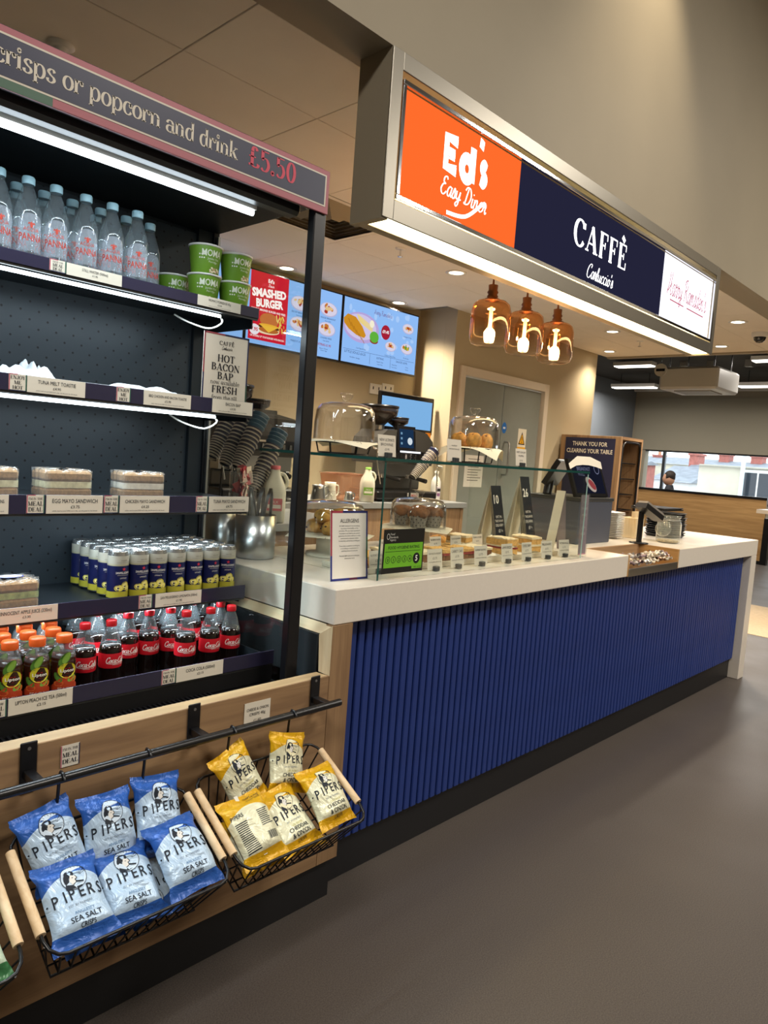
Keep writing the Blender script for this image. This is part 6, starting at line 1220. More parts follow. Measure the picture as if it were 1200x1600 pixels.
# tall menu tent by the case end
q = PY(915, 770, 1.66); t = thing('menu_tent', 'tall printed menu tent standing at the end of the glass case', 'tent card', (3.25, 1.80, CT)); h = PY(912, 762, 1.8).z-CT-.02
b = B(PAPER); b.add([(-.10, .0, .0005), (-.03, 0, h), (-.10, .05, .0005), (-.03, .05, h)], [(0, 1, 3, 2)]); b.build('back_leaf', t); b = B(mat('menu_print', '#8f8793', .5)); f = plane((-.03, 0, 0), (.06, .0, 0), (.0, 0, 1)); b.add([(.02, 0, .0005), (-.028, 0, h), (.02, .05, .0005), (-.028, .05, h)], [(0, 2, 3, 1)]); b.build('front_leaf', t)
t = thing('acrylic_menu', 'pink edged printed menu in a clear upright holder at the case end', 'menu holder', (3.085, 1.63, CT)); f = plane((0, 0, 0), (1, 0, 0), (-.06, .0, 1)); b = B(mat('menu_card_pink', '#a89098', .5)); b.prism([(0, .01), (.07, .01), (.07, h*.98), (0, h*.98)], -.002, 0, f)
[b.text(sans(s), f, .035, h*v, .012, PAPER, .0005, w=.055) for s, v in (('HOT', .85), ('DRINKS', .75), ('MENU', .65), ('£2.95', .45), ('£3.25', .35))]; b.rect(f, 0, .07, .01, .016, flat('#c76a8a'), .0004); b.build('card', t); B(ACRYL).prism([(-.004, 0), (.074, 0), (.074, h), (-.004, h)], .002, .004, f).build('holder', t)

# notices on the counter
A0, A1 = PZ(516, 909, CT), PZ(574, 904, CT); hA = PY(505, 797, A0.y+.0).z-CT
t = thing('allergen_notice', 'white allergens notice with red, blue and green border in front of the glass case', 'notice', ((A0.x+A1.x)/2, (A0.y+A1.y)/2, CT), None, atan2(A1.y-A0.y, A1.x-A0.x)); w = hypot(A1.x-A0.x, A1.y-A0.y); lean = Vector((-.0, .10, 1)).normalized(); f = plane((-w/2, 0, .0005), (1, 0, 0), lean); h = hA*.98
b = B(ACRYL); b.prism([(0, 0), (w, 0), (w, h), (0, h)], -.003, -.0012, f); b.build('backing', t)
b = B(PAPER); b.prism([(0, 0), (w, 0), (w, h), (0, h)], -.001, 0, f); g = .007
b.rect(f, 0, g, h*.36, h, flat('#a2364a')); b.rect(f, 0, w*.32, h-g, h, flat('#a2364a')); b.rect(f, w*.32, w, h-g, h, flat('#262c6a')); b.rect(f, 0, g, 0, h*.36, flat('#27307e')); b.rect(f, 0, w*.5, 0, g, flat('#27307e')); b.rect(f, w*.5, w*.72, 0, g, flat('#5a2440')); b.rect(f, w*.72, w, 0, g, flat('#262c6a')); b.rect(f, w-g, w, h*.62, h, flat('#262c6a')); b.rect(f, w-g, w, h*.3, h*.62, flat('#2f5a46')); b.rect(f, w-g, w, 0, h*.3, flat('#262c6a')); b.build('printed_sheet', t)
b = B(); b.text(sans('ALLERGENS'), f, w/2, h*.83, h*.058, INKB, w=w*.68, sx=.85)
LN = ("At Caffè Carluccio's we are always", 'to prepare food safely on the', 'premises. We use many ingredients', 'to prepare our food so we cannot', 'guarantee that there will be no cross', 'contamination between dishes', 'so that they will be free of allergens.', '', 'If you have a question on allergens', 'or an allergy or intolerance to', 'anything please let us know', '', "Find all Caffè Carluccio's allergens", 'information here')
[b.text(sans(s), f, w/2, h*(.775-.036*k), h*.02, INKB, w=w*.78) for k, s in enumerate(LN) if s]; b.build('lettering', t)
q0, q1 = PY(600, 828, KY0-.002), PY(664, 825, KY0-.002); q2 = PY(601, 897, KY0-.002); hx0, hx1, hz0_, hz1_ = q0.x+.002, q1.x, q2.z, (q0.z+q1.z)/2
t = thing('hygiene_rating', 'black and bright green food hygiene rating sticker on the case glass', 'sticker', ((hx0+hx1)/2, KY0-.003, hz0_)); b = B(mat('sticker_black', '#151512', .4)); b.box(hx0, hx1, KY0-.0028, KY0-.0012, hz0_, hz1_); b.build('backing', t, world=True)
f = XZ(KY0-.003); w, h = hx1-hx0, hz1_-hz0_; LIME = flat('#6fb52a'); b = B(); b.poly(f, [(hx0+.03*w, hz0_+.13*h), (hx0+.72*w, hz0_+.13*h), (hx0+.72*w, hz0_+.07*h), (hx0+.97*w, hz0_+.07*h), (hx0+.97*w, hz0_+.68*h), (hx0+.03*w, hz0_+.68*h)], LIME, .0003); b.text(sans('FOOD HYGIENE RATING', .01), f, hx0+.5*w, hz0_+.55*h, .07*h, INK, .0006, w=.84*w); b.rect(f, hx0+.05*w, hx0+.92*w, hz0_+.49*h, hz0_+.5*h, INK, .0006)
for k in range(6):
    u, v = hx0+(.12+.135*k+(.03 if k == 5 else 0))*w, hz0_+.31*h; R = .055*w*(1.6 if k == 5 else 1)
    (b.ell(f, u, v, R, R*1.05, INK, .0006, 22) if k == 5 else b.ring(f, u, v, R, R*1.05, R*.16, INK, .0006, 20)); b.text(sans(str(k), .015), f, u, v-R*.5, R*(1.0 if k < 5 else 1.1), INK if k < 5 else flat('#f2f2ea'), .001)
b.text(sans('VERY GOOD'), f, hx0+.86*w, hz0_+.09*h, .035*h, INK, .0006, w=.2*w); b.ring(f, hx0+.1*w, hz0_+.84*h, .035*w, .05*w, .008*w, flat('#cfcfc6'), .0006, 14); b.text(sans('Food'), f, hx0+.2*w, hz0_+.87*h, .05*h, flat('#cfcfc6'), .0006); b.text(sans('Standards'), f, hx0+.24*w, hz0_+.8*h, .05*h, flat('#cfcfc6'), .0006); b.text(sans('Agency'), f, hx0+.215*w, hz0_+.74*h, .05*h, flat('#cfcfc6'), .0006); b.build('print', t, world=True)

# ---------------------------------------------------------------- steel utensil pots behind the fridge glass
for (px, py, R, hh, rs, lb) in ((398, 870, .075, .16, 1, 'large brushed steel utensil pot seen through the fridge glass, by the case'), (335, 862, .075, .16, 2, 'second brushed steel utensil pot behind the fridge uprights')):
    q = PZ(px, py-4, CT); X, Y = (1.605, 2.155) if rs == 1 else (1.60, 2.42); t = thing('utensil_pot', lb, 'pot', (X, Y, CT if rs == 1 else CT), 'steel utensil pots'); B(STEEL).lathe([(.0001, .001), (R*.96, .001), (R, .008), (R, hh), (R-.003, hh), (R-.003, .01), (.0001, .01)], 32, cap=False).build('pot', t)
    if rs == 2: t.location.y = 2.295; t.location.x = 1.555
    t.scale = (1, 1, 1) if rs == 1 else (.9, .9, 1)
POT = (1.605, 2.155)
for k, (dx, dy, lean, turn) in enumerate(((-.04, .02, .10, 2.6), (-.01, -.02, .2, 2.9), (.03, .03, .15, .2), (.03, -.03, .2, .0), (0, .04, .12, 1.6))):
    t = thing('steel_tongs', 'pair of steel serving tongs standing in the utensil pot', 'tongs', (POT[0]+dx*.6, POT[1]+dy*.6, CT+.012), 'tongs in the utensil pot', turn)
    for s in (-1, 1):
        L = .24; b = B(STEEL); P = [(s*.004+s*.012*sin(pi*i/8)*.9, 0, L*i/8) for i in range(9)]; P[-1] = (0, 0, L+.006)
        V = []; [V.extend([(x+lean*z*.6, -.009, z), (x+lean*z*.6, .009, z), (x+lean*z*.6+s*.0015, .009, z), (x+lean*z*.6+s*.0015, -.009, z)]) for x, _, z in P]
        b.add(V, [(4*i+j, 4*i+(j+1) % 4, 4*i+4+(j+1) % 4, 4*i+4+j) for i in range(8) for j in range(4)]); b.build('arm', t)

# ---------------------------------------------------------------- till end of the counter
q = PY(925, 800, 1.96); tx0, tx1 = PY(905, 800, 1.90).x, PY(956, 800, 1.90).x
t = thing('till', 'dark grey till housing with angled screen facing the staff', 'till', ((tx0+tx1)/2, 2.05, CT)); zt = PY(930, 778, 1.90).z
B(mat('till_grey', '#4a4f5c', .45)).box(tx0, tx1, 1.90, 2.22, CT+.0005, zt-.02, .004).build('housing', t, world=True); B(GUNMETAL).box(tx0-.005, tx1+.005, 1.895, 2.225, zt-.02, zt, .003).build('lid', t, world=True)
f = plane((tx0-.04, 2.10, zt+.05), (1, .25, 0), Vector((0, -.5, .8)).normalized()); T_ = B(BLACK); T_.prism([(0, 0), (.24, 0), (.24, .16), (0, .16)], -.03, 0, f); T_.build('staff_screen', t, world=True); B(BLACK).cyl((tx0+.02, 2.12, zt), (tx0+.06, 2.13, zt+.1), .025, seg=10).build('screen_arm', t, world=True)
cw = PY(965, 740, 1.9).x-PY(915, 740, 1.9).x; f = plane((tx0+.01, 1.93, zt+.004), (1, .0, 0), Vector((-.10, .32, 1)).normalized()); ch = .215
t = thing('customer_display', 'upright customer display with food advert and white paper tucked behind', 'screen', ((tx0+tx1)/2, 1.95, zt)); b = B(BLACK); b.prism([(0, 0), (cw*.98, 0), (cw*.98, ch), (0, ch)], -.02, 0, f); b.build('casing', t, world=True)
b = B(); b.rect(f, .02, cw*.98-.02, .02, ch-.03, glow('#23263a', .45), .0006); b.text(sans('BREAKFAST'), f, cw*.4, ch*.7, .022, glow('#8b8fae', .6), .001, w=cw*.6); b.text(sans('ROLL'), f, cw*.3, ch*.56, .022, glow('#8b8fae', .6), .001); b.ell(f, cw*.52, ch*.33, .06, .035, glow('#c9b6a8', .7), .001, 16, -.6); b.ell(f, cw*.55, ch*.33, .045, .022, glow('#a8484a', .7), .0014, 14, -.6); b.ring(f, cw*.8, ch*.76, .03, .03, .005, glow('#9094b4', .6), .001); b.build('screen', t, world=True)
b = B(PAPER); b.poly(f, [(-.004, ch-.03), (.0, ch-.06)]+[(cw*x_, ch-.05+.02*sin(x_*3.1)) for x_ in (.2, .4, .6, .8, .99)]+[(cw*1.0, ch-.005), (cw*.7, ch+.02), (cw*.3, ch+.018)], PAPER, .0016); b.build('paper_sheet', t, world=True)
# card reader on its pole
q = PY(985, 800, 1.87); rx, ry = 4.13, 1.80
t = thing('card_reader', 'card payment terminal on a black pole stand', 'card reader', (rx, ry, CT)); B(BLACK).lathe([(.0001, 0), (.055, 0.0005), (.055, .006), (.02, .01)], 24, cap=False).build('base', t); B(BLACK).cyl((0, 0, .008), (0, 0, .19), .016, seg=12).build('pole', t)
f = plane((-.075, -.03, .245), Vector((.9, -.28, -.46)).normalized(), Vector((.28, .96, -.04)).normalized()); b = B(BLACK); b.prism([(0, -.04), (.17, -.04), (.185, -.03), (.185, .03), (.17, .04), (0, .04)], -.03, 0, f); b.build('cradle', t); b = B(mat('reader_grey', '#8d867c', .4)); b.prism([(.005, -.034), (.165, -.034), (.165, .034), (.005, .034)], 0, .014, f); b.build('terminal', t)
b = B(); b.rect(f, .02, .09, -.026, .026, mat('reader_screen', '#59606e', .15), .0146); b.build('screen', t)
for i in range(4):
    for j in range(3): b = B(DARKGREY); u0 = .104+i*.014; v0 = -.024+j*.018; b.prism([(u0, v0), (u0+.01, v0), (u0+.01, v0+.012), (u0, v0+.012)], .014, .0165, f); b.build('key', t)
# plates, bowls, jars, napkins, black tubs
PLATE = mat('white_china', '#dcd8cf', .2); pl = B(PLATE).lathe([(.0001, .002), (.05, .001), (.055, 0), (.056, .003), (.098, .012), (.1, .014), (.097, .0145), (.055, .0055), (.0001, .005)], 32, cap=False).mesh('plate')
for k in range(15):
    o = bpy.data.objects.new('plate', pl); COL.objects.link(o); o.location = (4.22+rnd(-.002, .002), 2.05+rnd(-.002, .002), CT+.0005+k*.0105); tag(o, 'white china plate in the stack beside the till', 'plate', 'stacked white plates')
t = thing('napkin_stack', 'pale wooden cutlery box between the plates and the jar', 'box', (4.42, 1.98, CT)); B(ASHZ).box(-.06, .06, -.05, .05, 0.0005, .13, .003).build('box', t)
for k in range(6): B(ASHZ).box(-.05+k*.018, -.042+k*.018, -.02, -.012, .13, .17, .001).build('stirrer', t)
JARG = glassy('jar_glass', (.95, .97, .95), 1.6, .1, (.8, .84, .78)); t = thing('glass_jar', 'clear clip top glass jar with white paper label', 'jar', (4.42, 1.745, CT)); B(JARG).lathe([(.0001, .002), (.062, .001), (.07, .01), (.071, .03), (.07, .12), (.064, .14), (.058, .15), (.06, .156), (.066, .16), (.066, .168), (.06, .17)], 28, cap=False).build('body', t)
B(mat('coins_and_notes', '#b09a72', .6, var=.4, vscale=90)).lathe([(.0001, .006), (.06, .006), (.064, .016), (.03, .02), (.0001, .018)], 20, cap=False).build('contents', t)
b = B(); f = around(.0715); b.M(PAPER); V = []; F = []
for i in range(9): u = .0+.06*i/8; hw = .035+.006*sin(i*2.4); V += [f(u, .085-hw, .0004), f(u, .085+hw, .0004)]; i and F.append((2*i-2, 2*i, 2*i+1, 2*i-1))
b.add(V, F); b.text(script('Tips', .05, .08) if all(c in SCRIPT for c in 'Tips') else sans('Tips'), f, .03, .09, .016, flat('#8a8780'), .001); b.text(sans('thank you'), f, .03, .072, .007, flat('#8a8780'), .001); b.build('label', t)
t2 = B(STEEL).tube([(.07*cos(a), .07*sin(a), .142) for a in [k*pi/12 for k in range(24)]], .0018, 6, True).build('clip_wire', t)
o = B(JARG).lathe([(.0001, 0), (.05, 0), (.058, .006), (.05, .014), (.0001, .016)], 24, cap=False).build('lid', t); o.location = (-.082, .0, .09); o.rotation_euler = (0, radians(-80), 0); o.scale = (.85, .85, .7)
tubm = B(mat('black_tub', '#222428', .3)).lathe([(.0001, 0), (.095, 0), (.1, .004), (.108, .016), (.112, .016), (.112, .019), (.106, .019), (.098, .006), (.0001, .004)], 30, cap=False, sq=5).mesh('food_tub')
for k in range(11):
    o = bpy.data.objects.new('food_tub', tubm); COL.objects.link(o); o.location = (4.83+rnd(-.004, .004), 1.93+rnd(-.004, .004), CT+.0005+k*.0145); o.rotation_euler.z = .05*rnd(-1, 1); tag(o, 'black takeaway tub in the nested stack beside the glass jar', 'tub', 'stacked black tubs')
t = thing('menu_folder', 'glossy black folder lying flat on the stacked tubs', 'folder', (4.74, 1.95, CT+.182)); B(BLACK).box(-.19, .14, -.11, .11, 0, .008, .003).build('cover', t); B(PAPER).box(-.18, .13, -.1, .1, .008, .012, .001).build('pages', t); B(BLACK).box(-.19, .14, -.11, .11, .012, .018, .003).build('cover', t)

# ---------------------------------------------------------------- back counter, coffee machine and things on it
BZ, BY = 1.045, 3.78
t = thing('back_counter', 'oak fronted back counter with grey worktop below the menu screens', 'counter', (3.0, 4.1, 0)); B(mat('grey_worktop', '#8f9294', .4)).box(.2, WR-.003, BY, WB-.002, BZ-.045, BZ, .003).build('worktop', t, world=True)
x = .22
while x < WR-.05: B(OAKV).box(x, min(x+.594, WR-.006), BY+.03, BY+.05, .1, BZ-.05, .002).build('cabinet_door', t, world=True); x += .6
B(mat('counter_carcass', '#3b3937', .8)).box(.22, WR-.006, BY+.051, WB-.004, .1, BZ-.046).build('carcass', t, world=True); B(KICK).box(.22, WR-.006, BY+.08, BY+.1, 0, .1).build('kick_plate', t, world=True)
# second run under the door wall window end: low oak unit seen through the case
COFF = mat('coffee_machine_grey', '#4b4a47', .35, .4)
HOPG = glassy('smoked_hopper', (.35, .3, .27), 1.2, .25, (.08, .06, .05)); BEAN = mat('coffee_beans', '#2c1a10', .6, var=.4, vscale=120)
def machine(X, Y, label, full=True):
    t = thing('coffee_machine', label, 'coffee machine', (X, Y, BZ), 'coffee machines'); 
    B(COFF).box(-.33, .33, -.02, .14, .09, .20, .01).build('rear_body', t); P = [(-.33, .30), (.33, .30), (.345, .42), (.32, .5), (.24, .565), (.1, .585), (-.24, .565), (-.32, .5), (-.345, .42)]
    f = plane((0, -.14, 0), (1, 0, 0), (0, 0, 1)); B(COFF).prism(P, -.29, 0, f).build('top_body', t); b = B(BLACK); b.prism([(-.26, .335), (.26, .335), (.26, .41), (-.26, .41)], 0, .012, f); b.build('control_panel', t)
    for k in range(8): b = B(CHROME); u = -.2+.058*k; b.prism([(u-.012, .345), (u+.012, .345), (u+.009, .385), (u-.009, .385)], .012, .022, f); b.build('button', t)
    B(glow('#f1f6ff', 1.6) if full else WHITE).box(-.09, .16, -.153, -.1525, .396, .41).build('status_bar', t)
    s = B(BLACK); fs = plane((-.13, -.16, .41), (1, 0, 0), Vector((0, .12, 1)).normalized()); s.prism([(0, 0), (.22, 0), (.22, .2), (0, .2)], -.03, .0, fs); s = s.build('touch_screen', t); b = B(); b.rect(fs, .025, .195, .025, .175, glow('#1c3350', .9) if full else DARKGREY, .0006); b.ell(fs, .15, .08, .03, .03, glow('#d7e2ea', .9) if full else GUNMETAL, .001, 14); [b.rect(fs, .04, .06, .05+.04*k, .068+.04*k, glow('#7fa8c8', .8) if full else GUNMETAL, .001) for k in range(3)]; b.build('display', s)
    B(STEEL).box(-.3, .3, -.06, .13, .20, .30).build('group_block', t); B(BLACK).box(-.36, .36, -.2, .14, 0.02, .085, .012).build('drip_tray', t)
    for k in (-.22, .22): B(BLACK).box(k-.03, k+.03, -.1, .12, 0, .02).build('foot', t)
    b = B(flat('#d9d4cc')); fb = plane((.05, -.2015, 0), (1, 0, 0), (0, 0, 1)); b.rect(fb, -.07, .07, .035, .075, flat('#d9d4cc'), .0006); b.text(sans('CIMBALI', .01), fb, 0, .046, .018, flat('#b8232c'), .001, w=.11); b.build('badge', t)
    for (hx, R, z_) in ((-.20, .15, .60), (.02, .09, .585)):
        h_ = B(HOPG).lathe([(R*.3, z_), (R*.42, z_+.02), (R*.95, z_+R*.55), (R, z_+R*.8), (R, z_+R*.95)], 28, (hx, 0, 0), cap=False).build('bean_hopper', t); B(BEAN).lathe([(.0001, z_+.005), (R*.36, z_+.02), (R*.85, z_+R*.55), (R*.9, z_+R*.75), (.0001, z_+R*.8)], 24, (hx, 0, 0), cap=False).build('beans', h_); B(BLACK).lathe([(R*1.03, z_+R*.95), (R*1.03, z_+R*1.05), (.0001, z_+R*1.1)], 28, (hx, 0, 0), cap=False).build('hopper_lid', h_)
        B(STEEL).cyl((hx, 0, .55), (hx, 0, z_), R*.3, seg=16).build('hopper_collar', t)
    for x_ in (-.17, .13):
        g_ = B(CHROME).cyl((x_, -.05, .215), (x_, -.05, .185), .034, seg=16).build('portafilter', t); B(BLACK).cyl((x_, -.08, .2), (x_, -.26, .175), .014, .018, seg=10).build('grip', g_)
    for x_ in (-.34, .35): b = B(CHROME); b.tube(spline([(x_, -.1, .44), (x_+.02*(1 if x_ > 0 else -1), -.16, .4), (x_+.02*(1 if x_ > 0 else -1), -.17, .3), (x_, -.2, .14)]), .006, 8); b.lathe([(.0001, -.03), (.022, -.02), (.024, .01), (.012, .03), (.0001, .03)], 12, (x_+.02*(1 if x_ > 0 else -1), -.14, .43), cap=False); b.build('steam_wand', t)
    return t
mX = PY(625, 690, 3.98).x; machine(mX, 4.04, 'coffee machine with touch screen standing in front of the blue monitor')
machine(mX-1.42, 4.04, 'second coffee machine mostly hidden behind the fridge glass and dome', False)
q0, q1 = PY(600, 617, 4.2), PY(679, 627, 4.2); q2 = PY(668, 680, 4.2); t = thing('order_monitor', 'wide monitor with plain pale blue screen on the back counter', 'monitor', ((q0.x+q1.x)/2, 4.22, BZ)); b = B(BLACK); b.box(q0.x-.04, q1.x, 4.2, 4.235, q2.z, q1.z+.02, .006); b.build('casing', t, world=True); B(glow('#7fb4e6', .95)).box(q0.x-.02, q1.x-.03, 4.1985, 4.1995, q2.z+.04, q1.z-.02).build('screen', t, world=True)
B(BLACK).box(q0.x+.2, q0.x+.26, 4.236, 4.27, BZ, q2.z+.1).build('post', t, world=True); B(BLACK).box(q0.x+.1, q0.x+.36, 4.19, 4.34, BZ, BZ+.015, .003).build('foot', t, world=True); B(flat('#e08a1e')).box(q1.x-.10, q1.x-.03, 4.19, 4.196, q2.z-.13, q2.z+.02).build('orange_tag', t, world=True)
# cups: striped takeaway cups in leaning stacks
m, n, l = newmat('striped_cup'); STRIPE = m; b_ = n['Principled BSDF']; b_.inputs['Roughness'].default_value = .5; tc = n.new('ShaderNodeTexCoord'); s_ = n.new('ShaderNodeSeparateXYZ'); l.new(tc.outputs['Object'], s_.inputs[0]); a_ = _mth('LESS_THAN', _mth('MODULO', _mth('ADD', s_.outputs[2], 1, n, l), .014, n, l), .006, n, l); x_ = n.new('ShaderNodeMix'); x_.data_type = 'RGBA'; x_.inputs[6].default_value = (*lin('#e3ddcf'), 1); x_.inputs[7].default_value = (*lin('#23263f'), 1); l.new(a_, x_.inputs[0]); l.new(x_.outputs[2], b_.inputs['Base Color'])
TEAL = mat('cup_teal', '#44657c', .5); NVC = mat('cup_navy', '#272a4a', .5)
def cupmesh(m): return B(m).lathe([(.028, 0), (.03, .001), (.043, .105), (.046, .107), (.046, .112), (.043, .112), (.041, .107)], 20, cap=False).mesh('paper_cup')
CM = {'s': cupmesh(STRIPE), 't': cupmesh(TEAL), 'n': cupmesh(NVC)}
def cups(p, axis, n_, kinds, label, group, step=.02):
    a = Vector(axis).normalized(); R = a.to_track_quat('Z', 'Y').to_euler()
    for k in range(n_):
        o = bpy.data.objects.new('paper_cup', CM[kinds[min(k, len(kinds)-1)] if len(kinds) > 1 else kinds]); COL.objects.link(o); o.location = Vector(p)+a*step*k; o.rotation_euler = R; tag(o, label, 'cup', group)
# wall dispenser that holds the leaning stacks by the fridge glass
cups(PY(645, 745, 3.815), (.75, -.2, .9), 8, 'sssssssn', 'striped paper cup in the leaning stack beside the coffee machine', 'leaning striped cup stack', .026)
t = thing('cup_rest', 'black slanted cup rack beside the coffee machine', 'rack', (0, 0, 0)); q = PY(645, 745, 3.815); t.location = (q.x, q.y, BZ); b = B(BLACK); b.cyl((-.02, .0, 0), (-.02, .0, q.z-BZ-.02), .008, seg=8); b.build('stem', t); B(BLACK).lathe([(.0001, 0), (.032, .001), (.032, .008), (.0001, .01)], 18, (-.02, .0, 0), cap=False).build('base', t); bq = B(BLACK); ax_ = Vector((.75, -.2, .9)).normalized(); dn_ = (Vector((0, 0, -1))+ax_*ax_.z).normalized(); z0_ = Vector((0, 0, q.z-BZ)); bq.tube([Vector((-.02, 0, q.z-BZ-.02)), z0_+dn_*.034-ax_*.004, z0_+dn_*.05+ax_*.12, z0_+dn_*.05+ax_*.27], .004, 6); bq.build('arm', t)
RK = PY(385, 730, 3.0); t = thing('cup_rack', 'rack of slanted cup rails seen through the fridge glass', 'rack', (RK.x, 3.05, BZ))
AX = Vector((.55, .1, 1)).normalized(); DN = (Vector((0, 0, -1))+AX*AX.z).normalized()
for k, (px, py, c, n_, Y) in enumerate(((352, 700, 's', 12, 3.2), (372, 712, 's', 11, 3.1), (392, 716, 'sssssstttt', 10, 3.0), (398, 748, 'ssssssstttt', 11, 2.9))):
    q = PY(px, py, Y); p0 = Vector((q.x-(.08 if k < 3 else 0), Y, q.z-.05)); cups(p0, AX, n_, c, ['small striped cup in the slanted stack behind the fridge upright', 'cream striped cup in the second slanted stack through the fridge glass', 'teal topped paper cup in the third slanted stack', 'teal topped paper cup in the stack beside the sugar sachets'][k], 'cup stack %s behind the fridge glass' % ('one', 'two', 'three', 'four')[k], .022)
    o_ = Vector((RK.x, 3.05, BZ)); r0 = p0-o_; b = B(BLACK); b.tube([Vector((r0.x-.02, r0.y, .01)), r0-AX*.006-Vector((.01, 0, .01)), r0+DN*.034-AX*.004, r0+DN*.05+AX*.11, r0+DN*.052+AX*(.11+.022*n_)], .005, 6); b.build('slanted_rail', t)
B(BLACK).box(-.30, .16, -.165, .24, 0, .011).build('base', t)
# the rack and sachet jar stand on a side run of back counter close to the case
t = thing('side_counter', 'low oak side counter behind the fridge', 'counter', (1.9, 3.1, 0)); B(OAKV).box(1.2, 2.75, 2.78, 3.4, 0.02, BZ-.04).build('body', t, world=True); B(mat('grey_worktop', '#8f9294', .4)).box(1.18, 2.78, 2.75, 3.42, BZ-.04, BZ-.0005, .003).build('worktop', t, world=True)
q = PY(372, 745, 2.86); t = thing('sachet_jar', 'clear jar packed with pink and white sugar sachets', 'jar', (q.x, 2.815, BZ)); B(ACRYL).lathe([(.0001, .002), (.06, .001), (.062, .01), (.066, .24)], 24, cap=False).build('jar', t)
random.seed(4)
for k in range(60):
    a, r_, z_ = rnd(0, 6.3), rnd(0, .026), .034+.215*k/60; o = B(flat(random.choice(('#c8696b', '#e5dccb', '#e5dccb', '#b94a50')))).box(-.017, .017, -.0015, .0015, -.03, .03).build('sugar_sachet', t); o.location = (r_*cos(a), r_*sin(a), z_); o.rotation_euler = (rnd(-.6, .6), rnd(-.6, .6), rnd(0, 3))
MILK = mat('milk_bottle', '#d8d6c6', .35)
def milk(px, Y, labc, label, z=None, sc=1):
    q = PY(px, 745, Y); t = thing('milk_bottle', label, 'bottle', (q.x, Y, BZ), 'plastic milk bottles'); B(MILK).lathe([(.0001, .001), (.05, .001), (.056, .01), (.056, .15), (.05, .185), (.024, .24), (.022, .26)], 24, cap=False, sq=5).build('body', t); B(flat(labc)).lathe([(.024, .258), (.024, .278), (.0001, .279)], 16, cap=False).build('cap', t); b = B(); f = plane((-.038, -.0575, .06), (1, 0, 0), (0, 0, 1)); b.rect(f, 0, .076, 0, .06, flat(labc), .0005); b.rect(f, .006, .07, .012, .03, PAPER, .0009); b.text(sans('MILK'), f, .038, .036, .014, PAPER, .0009); b.build('label', t)
    b = B(MILK); b.tube(spline([(.05, 0, .17), (.062, 0, .2), (.045, 0, .235), (.02, 0, .24)]), .009, 8); b.build('handle', t); t.scale = (sc,)*3; t.rotation_euler.z = -.6
milk(430, 2.82, '#d06a74', 'white milk bottle with pink label seen through the fridge glass'); milk(575, 3.84, '#7fae4a', 'white milk bottle with green label beside the plastic crate', sc=.95)
for (px, Y, R, hh, lb) in ((498, 3.86, .055, .12, 'tall steel milk jug beside the fridge post'), (516, 3.9, .05, .14, 'cream plastic jug next to the steel milk jug'), (546, 3.85, .035, .075, 'small steel milk jug in front of the clear crate')):
    q = PY(px, 760, Y); t = thing('milk_jug', lb, 'jug', (q.x, Y, BZ), 'milk jugs'); B(STEEL if px != 516 else MILK).lathe([(.0001, .001), (R, .001), (R*1.02, .02), (R*.8, hh*.75), (R*.86, hh), (R*.82, hh), (R*.76, hh*.75), (R*.95, .01), (.0001, .006)], 22, cap=False).build('body', t); b = B(STEEL if px != 516 else MILK); b.tube(spline([(R*.85, 0, hh*.85), (R*1.6, 0, hh*.8), (R*1.6, 0, hh*.4), (R, 0, hh*.25)]), .005, 8); b.build('handle', t)
q = PY(545, 758, 4.0); t = thing('clear_crate', 'clear amber plastic storage crate beside the milk bottle', 'crate', (q.x, 4.05, BZ)); b = B(glassy('amber_plastic', (.85, .6, .45), 1, .3, (.6, .38, .26))); b.add([(-.13, -.09, .002), (.13, -.09, .002), (.13, .09, .002), (-.13, .09, .002), (-.16, -.11, .2), (.16, -.11, .2), (.16, .11, .2), (-.16, .11, .2)], [(0, 1, 2, 3), (0, 4, 5, 1), (1, 5, 6, 2), (2, 6, 7, 3), (3, 7, 4, 0)]); b.build('body', t); B(glassy('amber_plastic', (.85, .6, .45))).tube([(-.162, -.112, .2), (.162, -.112, .2), (.162, .112, .2), (-.162, .112, .2)], .006, 6, True).build('rim', t)
q = PY(687, 755, 3.86); t = thing('syrup_bottle', 'white pump syrup bottle with printed label by the service door', 'bottle', (q.x, 3.9, BZ)); B(WHITE).lathe([(.0001, .001), (.04, .001), (.042, .01), (.042, .17), (.03, .2), (.015, .22), (.015, .24)], 20, cap=False).build('body', t); b = B(WHITE); b.lathe([(.018, .24), (.018, .26), (.006, .262), (.006, .3)], 12, cap=False); b.tube([(0, 0, .3), (-.01, 0, .305), (.05, -.01, .3), (.055, -.01, .285)], .006, 8); b.build('pump', t); b = B(); f = around(.0424); b.rect(f, -.03, .03, .04, .13, flat('#d8d0d8'), .0004, 6); b.rect(f, -.022, .022, .09, .115, INKB, .0008, 5); b.rect(f, -.022, .01, .05, .075, flat('#8a5a8a'), .0008, 5); b.build('label', t)
q = PY(560, 790, 3.84)
for (px, lb) in ((586, 'double wall socket plate beside the smaller grinder'), (605, 'single switch plate next to the wall socket')):
    q = PY(px, 608, WB); t = thing('wall_socket', lb, 'socket', (q.x, WB, q.z), 'wall plates'); B(WHITE).box(-.075, .075, -.012, 0, -.045, .045, .003).build('plate', t); [B(DARKGREY).box(k-.006, k+.006, -.0135, -.012, -.005, .02).build('slot', t) for k in (-.035, .035)]

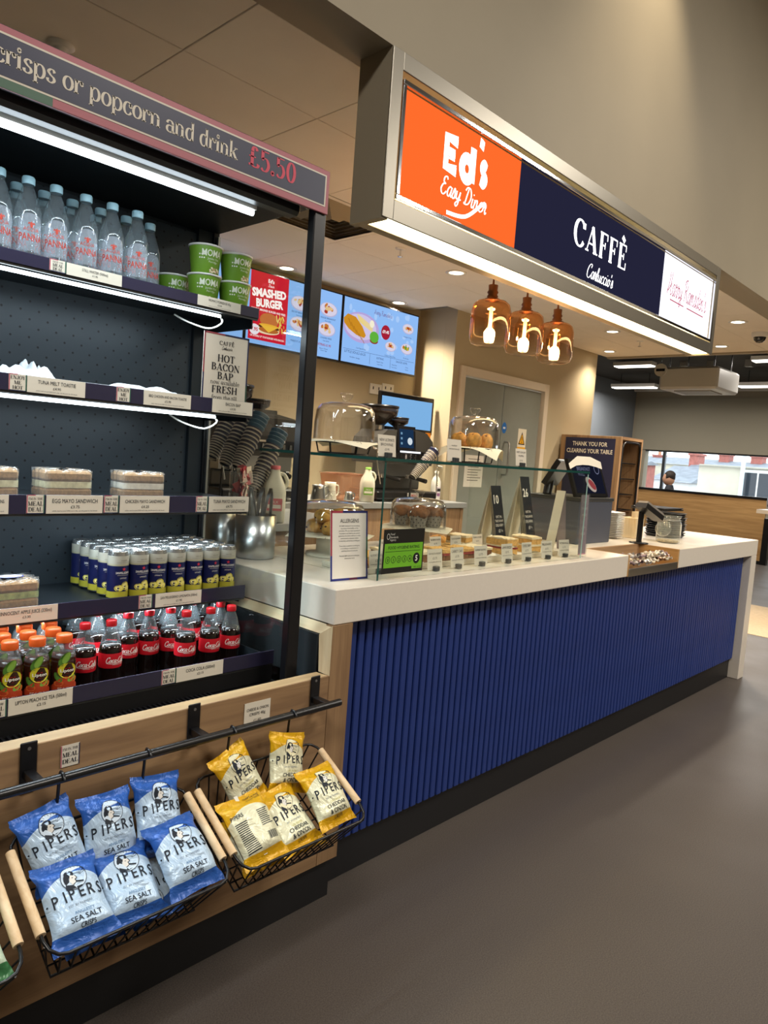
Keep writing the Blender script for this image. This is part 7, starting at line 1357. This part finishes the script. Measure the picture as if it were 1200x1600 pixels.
# ---------------------------------------------------------------- tray return unit by the door wall
UX0, UX1, UY0, UY1 = 7.0, 7.52, 3.34, 4.03; UZ = PX(920, 680, UX0).z
t = thing('tray_return_unit', 'oak tray return unit with navy thank you panel and wire racks', 'cabinet', ((UX0+UX1)/2, (UY0+UY1)/2, 0))
B(OAKV).box(UX0, UX0+.04, UY0, UY1, 0.01, UZ, .004).build('front_panel', t, world=True); B(OAKV).box(UX0+.04, UX1, UY1-.03, UY1, 0.01, UZ).build('rear_panel', t, world=True); B(OAKV).box(UX1-.03, UX1, UY0, UY1-.03, 0.01, UZ).build('side_panel', t, world=True); B(OAK).box(UX0+.04, UX1-.03, UY0, UY1-.03, UZ-.03, UZ).build('top', t, world=True); B(KICK).box(UX0+.05, UX1-.04, UY0+.03, UY1-.03, 0, .1).build('plinth', t, world=True)
fY = plane((UX0-.001, 0, 0), (0, -1, 0), (0, 0, 1)); b = B(); a0, a1 = -PX(883, 700, UX0).y, -PX(961, 700, UX0).y; zt1 = PX(920, 684, UX0).z; zb1 = .9
b.rect(fY, a0, a1, zb1, zt1, flat('#2d2e48'), .0004); um = (a0+a1)/2; wd = a1-a0; HC = flat('#e9e2cf'); b.text(sans('THANK YOU FOR', .02), fY, um, zt1-.085, .045, HC, .001, w=wd*.7); b.text(sans('CLEARING YOUR TABLE', .02), fY, um, zt1-.16, .045, HC, .001, w=wd*.92)
b.ell(fY, um+.0, zt1-.24, .035, .038, HC, .001); b.poly(fY, [(um-.14, zt1-.275), (um+.03, zt1-.285), (um+.05, zt1-.31), (um+.055, zt1-.42), (um-.03, zt1-.42), (um-.03, zt1-.325), (um-.13, zt1-.29)], HC, .001); b.poly(fY, [(um-.005, zt1-.33), (um+.045, zt1-.33), (um+.02, zt1-.38)], flat('#2d2e48'), .0014); b.poly(fY, [(um-.2, zt1-.34), (um-.18, zt1-.34), (um-.16, zt1-.43), (um-.18, zt1-.43)], HC, .001); b.poly(fY, [(um-.1, zt1-.34), (um-.08, zt1-.34), (um-.1, zt1-.43), (um-.12, zt1-.43)], HC, .001); b.build('thank_you_panel', t, world=True)
for k in range(8):
    z_ = .35+k*.165
    if z_ < UZ-.1:
        b = B(BLACK); [b.tube([(UX0+.06, y_, z_), (UX1-.05, y_, z_)], .004, 5) for y_ in [UY0+.04+.1*j for j in range(7)]]; b.tube([(UX0+.06, UY0+.04, z_), (UX1-.05, UY0+.04, z_), (UX1-.05, UY1-.05, z_), (UX0+.06, UY1-.05, z_)], .006, 6, True); b.build('wire_rack', t, world=True)
r_ = .07; P = [(UX0+.055, .15), (UX0+.055, UZ-.05-r_), (UX0+.055+r_*.3, UZ-.05-r_*.3), (UX0+.055+r_, UZ-.05), (UX1-.045-r_, UZ-.05), (UX1-.045-r_*.3, UZ-.05-r_*.3), (UX1-.045, UZ-.05-r_), (UX1-.045, .15)]
b = B(BLACK); b.tube([(x, UY0+.005, z) for x, z in P], .012, 6); b.build('opening_frame', t, world=True)
